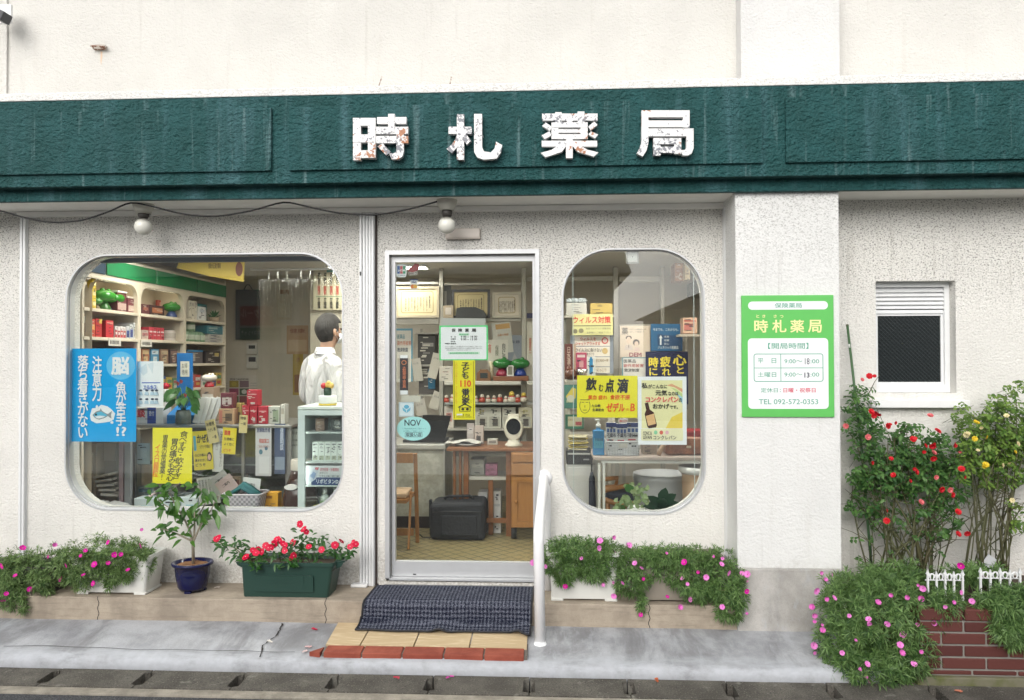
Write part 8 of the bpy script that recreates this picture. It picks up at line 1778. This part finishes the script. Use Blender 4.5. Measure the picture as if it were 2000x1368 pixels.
# rose bushes
RL = leafmat('rose_leaf', (.030, .095, .026), (.12, .24, .06), .42); RL2 = leafmat('yellow_green_rose_leaf', (.06, .14, .026), (.23, .35, .07), .42)
CANE = NT('rose_cane'); CANE = CANE.done(CANE.mix(CANE.noise(7, 4), (.085, .055, .032), (.10, .13, .05)), .6); 
def rose(root, bases, blobs, nspr, flist, leafm, seed, Y0, nst, dens=5):
    rnd = random.Random(seed); sm = MB(); lf = MB(); tips = []
    for k in range(nst):
        b = rnd.choice(blobs); a = rnd.uniform(0, 6.28); r = math.sqrt(rnd.random())
        tp = at(b[0] + b[2] * r * math.cos(a), b[1] + b[3] * r * math.sin(a), b[4] + rnd.uniform(-b[5], b[5])); tp.y = min(tp.y, YR - .03)
        bs = rnd.choice(bases); b0 = at(bs + rnd.uniform(-8, 8), 1115, Y0 + rnd.uniform(-.06, .06)); b0.z = zso - .01
        m1 = b0.lerp(tp, .35) + Vector((rnd.gauss(0, .03), rnd.gauss(0, .02), .03)); m2 = b0.lerp(tp, .7) + Vector((rnd.gauss(0, .03), rnd.gauss(0, .02), .02))
        th = rnd.uniform(.003, .0065)
        for m in (m1, m2): m.y = min(m.y, YR - .02)
        sm.tube([b0, m1, m2, tp], [th, th * .85, th * .6, th * .3], 6); tips.append((b0, m1, m2, tp))
        for j in range(3):
            s = m1.lerp(m2, rnd.random()) if j < 2 else m2.lerp(tp, rnd.random()); e = s + Vector((rnd.gauss(0, .07), rnd.gauss(-.02, .05), rnd.uniform(.0, .10))); e.y = min(e.y, YR - .02); sm.tube([s, s.lerp(e, .5) + Vector((0, 0, .01)), e], [.0028, .002, .0012], 5)
    def sprig(q, d):
        s = d.cross(Vector((0, -.6, .8))).normalized(); ln = rnd.uniform(.020, .032)
        nrm = Vector((rnd.gauss(0, .35), -.6, .8))
        for k, (u, v) in enumerate(((0, 0), (-.75, .9), (-.75, -.9), (-1.6, .9), (-1.6, -.9))[:dens]):
            leaf(lf, q + d * u * ln * .8, (d * (1 if k == 0 else .35) + s * v), nrm, ln * rnd.uniform(.85, 1.15), ln * .62, droop=.2, seg=3)
    tot = sum(b[2] * b[3] * (b[6] if len(b) > 6 else 1) for b in blobs)
    for b in blobs:
        for _ in range(int(nspr * b[2] * b[3] * (b[6] if len(b) > 6 else 1) / tot)):
            a = rnd.uniform(0, 6.28); r = math.sqrt(rnd.random()) * rnd.choice((1, 1, 1.15)); q = at(b[0] + b[2] * r * math.cos(a), b[1] + b[3] * r * math.sin(a), b[4] + rnd.uniform(-b[5], b[5]))
            q.y = min(q.y, YR - .025); dd = Vector((rnd.gauss(0, 1), rnd.gauss(-.4, .5), rnd.gauss(.1, .6))).normalized(); sprig(q, dd)
            if rnd.random() < .35: e = q - dd * rnd.uniform(.03, .09) + Vector((0, 0, -.03)); e.y = min(e.y, YR - .02); sm.tube([q, e], .0014, 3)
    sm.build('cane', CANE, root, fix=False); lf.build('foliage', leafm, root, fix=False)
    for px, py, kind in flist:
        f = rnd.choice((.42, .5, .6, .7)); q = at(px, py, Y0 - .15 - rnd.uniform(0, .05)); flower(kind, root, q, rfront(rnd), f)
z7 = lambda a, b: (1560 + a / 2.327, 780 + b / 2.327)
Rr = thing('rose_bush', 'red rose bush climbing beside the column below the small window', 'rose bush', (P(1770, 1115, -.3).x, -.3, zso))
fl = [(*z7(a, b), 'rose') for a, b in ((347, 62), (365, 70), (330, 57), (342, 76), (415, 115), (440, 108), (405, 122), (628, 140), (634, 146), (615, 205), (608, 214), (570, 240), (612, 270), (520, 182), (530, 178), (577, 212), (526, 318), (535, 330), (430, 345), (508, 372), (650, 410), (400, 507), (400, 553), (725, 613), (765, 610), (707, 205), (712, 212), (740, 317), (755, 355), (700, 435), (725, 512), (335, 290), (420, 270))] + [(*z7(a, b), 'rosep') for a, b in ((688, 413), (625, 355), (557, 468), (215, 122), (315, 172), (733, 240), (615, 243), (598, 75))] + [(1698, 735, 'rose'), (1684, 742, 'rosep'), (1708, 735, 'rose')]
rose(Rr, (1705, 1730, 1752, 1770, 1790, 1808, 1822), [(1678, 790, 26, 42, -.16, .06, 1.1), (1690, 850, 36, 44, -.2, .08), (1740, 880, 44, 34, -.24, .1), (1790, 870, 50, 40, -.24, .1), (1845, 880, 36, 40, -.24, .1), (1760, 930, 84, 36, -.26, .12, 1.1), (1850, 950, 42, 46, -.26, .1), (1740, 990, 70, 36, -.26, .1, .35), (1830, 1020, 50, 50, -.26, .1, .28), (1690, 990, 34, 18, -.2, .05, .9), (1760, 1060, 90, 44, -.26, .1, .12), (1700, 930, 40, 40, -.22, .08), (1800, 925, 70, 40, -.22, .1, .6)], 800, fl, RL, 21, -.28, 44)
Ry = thing('rose_bush', 'yellow rose bush with bare brown canes at the right edge', 'rose bush', (P(1940, 1115, -.3).x, -.3, zso))
fl = [(*z7(a, b), 'yel') for a, b in ((803, 102), (812, 106), (845, 305), (850, 298), (985, 240), (800, 180), (852, 172))] + [(*z7(a, b), 'pale') for a, b in ((762, 162), (830, 130), (815, 232), (997, 203), (957, 290), (928, 300), (970, 460), (945, 75), (1030, 215), (770, 155))]
rose(Ry, (1885, 1905, 1925, 1945, 1962), [(1895, 830, 32, 34, -.24, .1, .9), (1912, 880, 44, 36, -.26, .1), (1955, 850, 40, 60, -.26, .1), (1990, 800, 30, 50, -.24, .1, .7), (1925, 930, 40, 24, -.26, .1, .8), (1985, 900, 40, 50, -.26, .1), (2030, 860, 40, 70, -.26, .1), (1985, 1010, 30, 34, -.26, .08, .4), (1950, 790, 20, 22, -.22, .06, .8)], 640, fl, RL2, 33, -.28, 30)
# garden stake
q0, q1 = at(1655, 636, -.10), at(1704, 1105, -.22); q1.z = zso
t = thing('garden_stake', 'tall thin green garden stake standing in the bed beside the column', 'stake', q1)
mb = MB(); mb.tube([q1, q0.lerp(q1, .5) + Vector((.012, 0, 0)), q0], .0075, 8); mb.build('rod', M((.055, .12, .05), .5), t)
q = q0.lerp(q1, .075); mb = MB(); mb.tube([q, q + (q1 - q0).normalized() * .022], .0082, 8); mb.build('white_band', M((.62, .64, .60), .5), t)
mb = MB(); mb.ball(q0, .009, n=8); mb.build('cap', M((.10, .12, .07), .6), t)
mb = MB(); q = at(1935, 1092, -.3); mb.box(q.x - .035, q.x + .035, q.y, q.y + .004, q.z - .05, q.z + .012, rot=Matrix.Rotation(rad(35), 3, 'Y')); mb.build('plant_tag', M((.52, .53, .54), .4), None, 'faded white plant tag leaning among the rose canes', 'plant tag')
# blue basin behind the small window glass is only a glimpse: it stands on the inner sill
x0, x1, z0, z1 = R4((1764, 741, 1802, 753), YR + .105)
mb = MB(); mb.prism([(x0 + .012, z0), (x1 - .012, z0), (x1 - .004, z1 - .006), (x1, z1), (x0, z1), (x0 + .004, z1 - .006)], YR + .098, YR + .1135); mb.build('blue_basin', M((.16, .30, .40), .5), None, 'small pale blue basin at the foot of the wired window glass', 'basin')
# fallen petals
for i, (px, py, z, c, lab) in enumerate(((612, 1232, .088, (.55, .01, .06), 'crimson petal fallen on the apron below the green trough'), (603, 1267, .066, (.70, .45, .45), 'pale pink petal fallen left of the tiled patch, upper one'), (597, 1275, .062, (.72, .55, .54), 'pale pink petal fallen left of the tiled patch, lower one'), (776, 1326, .002, (.50, .02, .06), 'crimson petal fallen on a gutter cover in front of the tiles'), (878, 1325, .002, (.60, .05, .35), 'bright pink petal fallen on a gutter cover in front of the tiles'), (1281, 1331, .002, (.50, .12, .04), 'orange petal fallen on the gutter right of the handrail'), (525, 1256, .08, (.74, .70, .64), 'white scrap of blossom lying at the crack in the apron'), (1875, 1354, .002, (.58, .2, .12), 'orange petal fallen in front of the brick bed'), (426, 1150, ZP, (.70, .62, .56), 'pale petal fallen on the step beside the green trough'))):
    q = G(px, py, z); 
    if z == .002: q = G(px, py, .004)
    mb = MB()
    for k in range(2):
        a = k * 2.2 + i; mb.sheet([[(q.x + math.cos(a) * u + math.cos(a + 1.57) * v * (1 - .5 * u / .02), q.y + math.sin(a) * u + math.sin(a + 1.57) * v * (1 - .5 * u / .02), q.z + .004 + abs(v) * .4 + .003 * k) for v in (-.011, 0, .011)] for u in (0, .010, .022)])
    mb.build('fallen_petal', M(c, .6), None, lab, 'petal')
# ------------------------------------------------------------------ the man behind the counter, seen from behind
def skin_body(name, joints, edges, mat, parent, root=0, lv=2):
    """one continuous surface grown round a joint graph: joints = (position, radius)"""
    me = bpy.data.meshes.new(name); me.from_pydata([tuple(j[0]) for j in joints], edges, []); me.update()
    o = bpy.data.objects.new(name, me); C.objects.link(o)
    o.modifiers.new('skin', 'SKIN')
    for k, sv in enumerate(me.skin_vertices[0].data):
        r = joints[k][1]; sv.radius = r if isinstance(r, tuple) else (r, r); sv.use_root = k == root
    s = o.modifiers.new('sub', 'SUBSURF'); s.levels = s.render_levels = lv
    ev = bpy.data.meshes.new_from_object(o.evaluated_get(bpy.context.evaluated_depsgraph_get()))
    bpy.data.objects.remove(o); bpy.data.meshes.remove(me)
    ev.materials.clear(); ev.materials.append(mat)
    ev.polygons.foreach_set('use_smooth', [True] * len(ev.polygons))
    ev.transform(Matrix.Translation(-wloc(parent)))
    o = bpy.data.objects.new(name, ev); C.objects.link(o); o.parent = parent
    return o
pb = P(631, 700, .86); pb.z = ZP + .002
man = thing('person', 'man seen from behind in a white collared shirt and face mask, behind the drinks fridge', 'person', pb)
fw = Vector((.66, .75, 0)).normalized(); rt = Vector((fw.y, -fw.x, 0))
J = lambda r, f, z: pb + rt * r + fw * f + Vector((0, 0, z))
SKIN = M((.44, .26, .18), .5); SHIRT = NT('white_shirt_cloth'); SHIRT.bump(SHIRT.noise(8, 3, .5, (1, 1, .35), 1.4), 1., .09); SHIRT = SHIRT.done((.58, .565, .56), .8)
js = [(J(0, .01, .90), .105), (J(0, .01, 1.08), .085), (J(0, .02, 1.26), .09), (J(0, .02, 1.39), .055), (J(0, .03, 1.46), .052), (J(0, .055, 1.52), .064), (J(0, .06, 1.585), .077), (J(0, .05, 1.64), .066)]
ed = [(0, 1), (1, 2), (2, 3), (3, 4), (4, 5), (5, 6), (6, 7)]
js.append((J(0, .155, 1.555), .010)); ed.append((6, len(js) - 1))          # nose
for s in (-1, 1):
    n = len(js); js += [(J(s * .15, .0, 1.355), .046), (J(s * .215, -.01, 1.10), .038), (J(s * .15, .20, .99), .030), (J(s * .12, .27, .98), .034)]; ed += [(2, n), (n, n + 1), (n + 1, n + 2), (n + 2, n + 3)]
    for k in range(4):                                                    # four fingers and a thumb
        m = len(js); off = -.027 + .018 * k; ln = (.055, .066, .070, .060)[k]
        js += [(J(s * (.12 + off), .32, .975), .0095), (J(s * (.115 + off), .32 + ln * .6, .962), .0088), (J(s * (.11 + off), .32 + ln, .942), .0078)]; ed += [(n + 3, m), (m, m + 1), (m + 1, m + 2)]
    m = len(js); js += [(J(s * .082, .285, .985), .011), (J(s * .066, .315, .978), .0095)]; ed += [(n + 3, m), (m, m + 1)]
    n = len(js); js += [(J(s * .09, 0, .84), .092), (J(s * .10, .015, .47), .058), (J(s * .10, -.02, .09), .040), (J(s * .11, .10, .03), .038)]; ed += [(0, n), (n, n + 1), (n + 1, n + 2), (n + 2, n + 3)]
skin_body('body', js, ed, SKIN, man)
js = [(J(0, 0, .84), .135), (J(0, 0, 1.0), .128), (J(0, -.005, 1.18), .128), (J(0, -.005, 1.32), .108), (J(0, .01, 1.415), .072)]
ed = [(0, 1), (1, 2), (2, 3), (3, 4)]
for s in (-1, 1):
    n = len(js); js += [(J(s * .09, -.005, 1.385), .062), (J(s * .165, -.005, 1.345), .068), (J(s * .205, -.02, 1.20), .058), (J(s * .22, -.015, 1.09), .053), (J(s * .17, .16, 1.0), .046)]; ed += [(3, n), (n, n + 1), (n + 1, n + 2), (n + 2, n + 3), (n + 3, n + 4)]
sh = skin_body('shirt', js, ed, SHIRT, man, lv=3)
mb = MB(); c = J(0, .02, 1.43)
g = []
for k in range(25):
    a = 2 * math.pi * k / 24; d = rt * math.cos(a) + fw * math.sin(a); lo = 0 if math.sin(a) < .7 else -.02
    g.append([c + d * .072 + Vector((0, 0, -.028 + lo)), c + d * .064 + Vector((0, 0, .030 + lo)), c + d * .066 + Vector((0, 0, .034 + lo)), c + d * .083 + Vector((0, 0, -.015 + lo))])
mb.sheet(g); mb.build('collar', SHIRT, man, fix=False)
js = [(J(0, 0, .90), .135)]; ed = []
for s in (-1, 1):
    n = len(js); js += [(J(s * .09, 0, .80), .098), (J(s * .10, .015, .47), .078), (J(s * .10, -.02, .11), .062)]; ed += [(0, n), (n, n + 1), (n + 1, n + 2)]
skin_body('trousers', js, ed, M((.025, .025, .03), .8), man)
for s in (-1, 1):
    mb = MB(); q = J(s * .105, .04, .04); mb.ball((0, 0, 0), .05, .125, .042, 14); a = math.atan2(fw.y, fw.x) - math.pi / 2
    for v in mb.bm.verts: v.co = q + Matrix.Rotation(a, 3, 'Z') @ v.co
    mb.build('shoe', M((.02, .018, .016), .4), man)
    mb = MB(); q = J(s * .083, .045, 1.575); mb.ball(q, .012, .018, .028, 10); mb.build('ear', SKIN, man)
    mb = MB(); mb.ball(J(s * .03, .132, 1.60), .010, n=8); mb.build('eye', M((.05, .03, .02), .2), man)
HAIR = NT('black_hair'); HAIR.bump(HAIR.noise(120, 4, .7, (1, 1, .12)), 1., .012); HAIR = HAIR.done(HAIR.mix(HAIR.noise(90, 4, .7, (1, 1, .12)), (.006, .006, .006), (.045, .038, .034)), .6)
mb = MB(); q = J(0, .045, 1.597); mb.ball((0, 0, 0), .090, .106, .124, 32)
kill = [v for v in mb.bm.verts if (v.co.y > .045 and v.co.z < .035) or v.co.z < -.108 or (v.co.y > .0 and v.co.z < -.03)]
bmesh.ops.delete(mb.bm, geom=kill, context='VERTS')
a = math.atan2(fw.y, fw.x) - math.pi / 2
for v in mb.bm.verts:
    f = 1 - .16 * max(0, -v.co.z / .11) ; v.co = q + Matrix.Rotation(a, 3, 'Z') @ Vector((v.co.x * f, v.co.y * (f if v.co.y < 0 else 1), v.co.z))
o = mb.build('hair', HAIR, man, fix=False); md = o.modifiers.new('t', 'SOLIDIFY'); md.thickness = .008; sb = o.modifiers.new('s', 'SUBSURF'); sb.levels = sb.render_levels = 1
mb = MB(); g = []
for k in range(13):
    t_ = rad(-72 + 12 * k); d = rt * math.sin(t_) * .078 + fw * (math.cos(t_) * .095)
    g.append([J(0, .055, 1.565) + d * .98, J(0, .06, 1.535) + d * 1.06, J(0, .05, 1.495) + d * .88])
mb.sheet(g); o = mb.build('face_mask', M((.74, .75, .76), .7), man, fix=False); md = o.modifiers.new('t', 'SOLIDIFY'); md.thickness = .003
for s in (-1, 1): mb = MB(); mb.tube([J(s * .078, .082, 1.562), J(s * .09, .055, 1.592), J(s * .084, .035, 1.57), J(s * .078, .078, 1.52)], .0016, 4); mb.build('mask_loop', M((.74, .75, .76), .7), man)
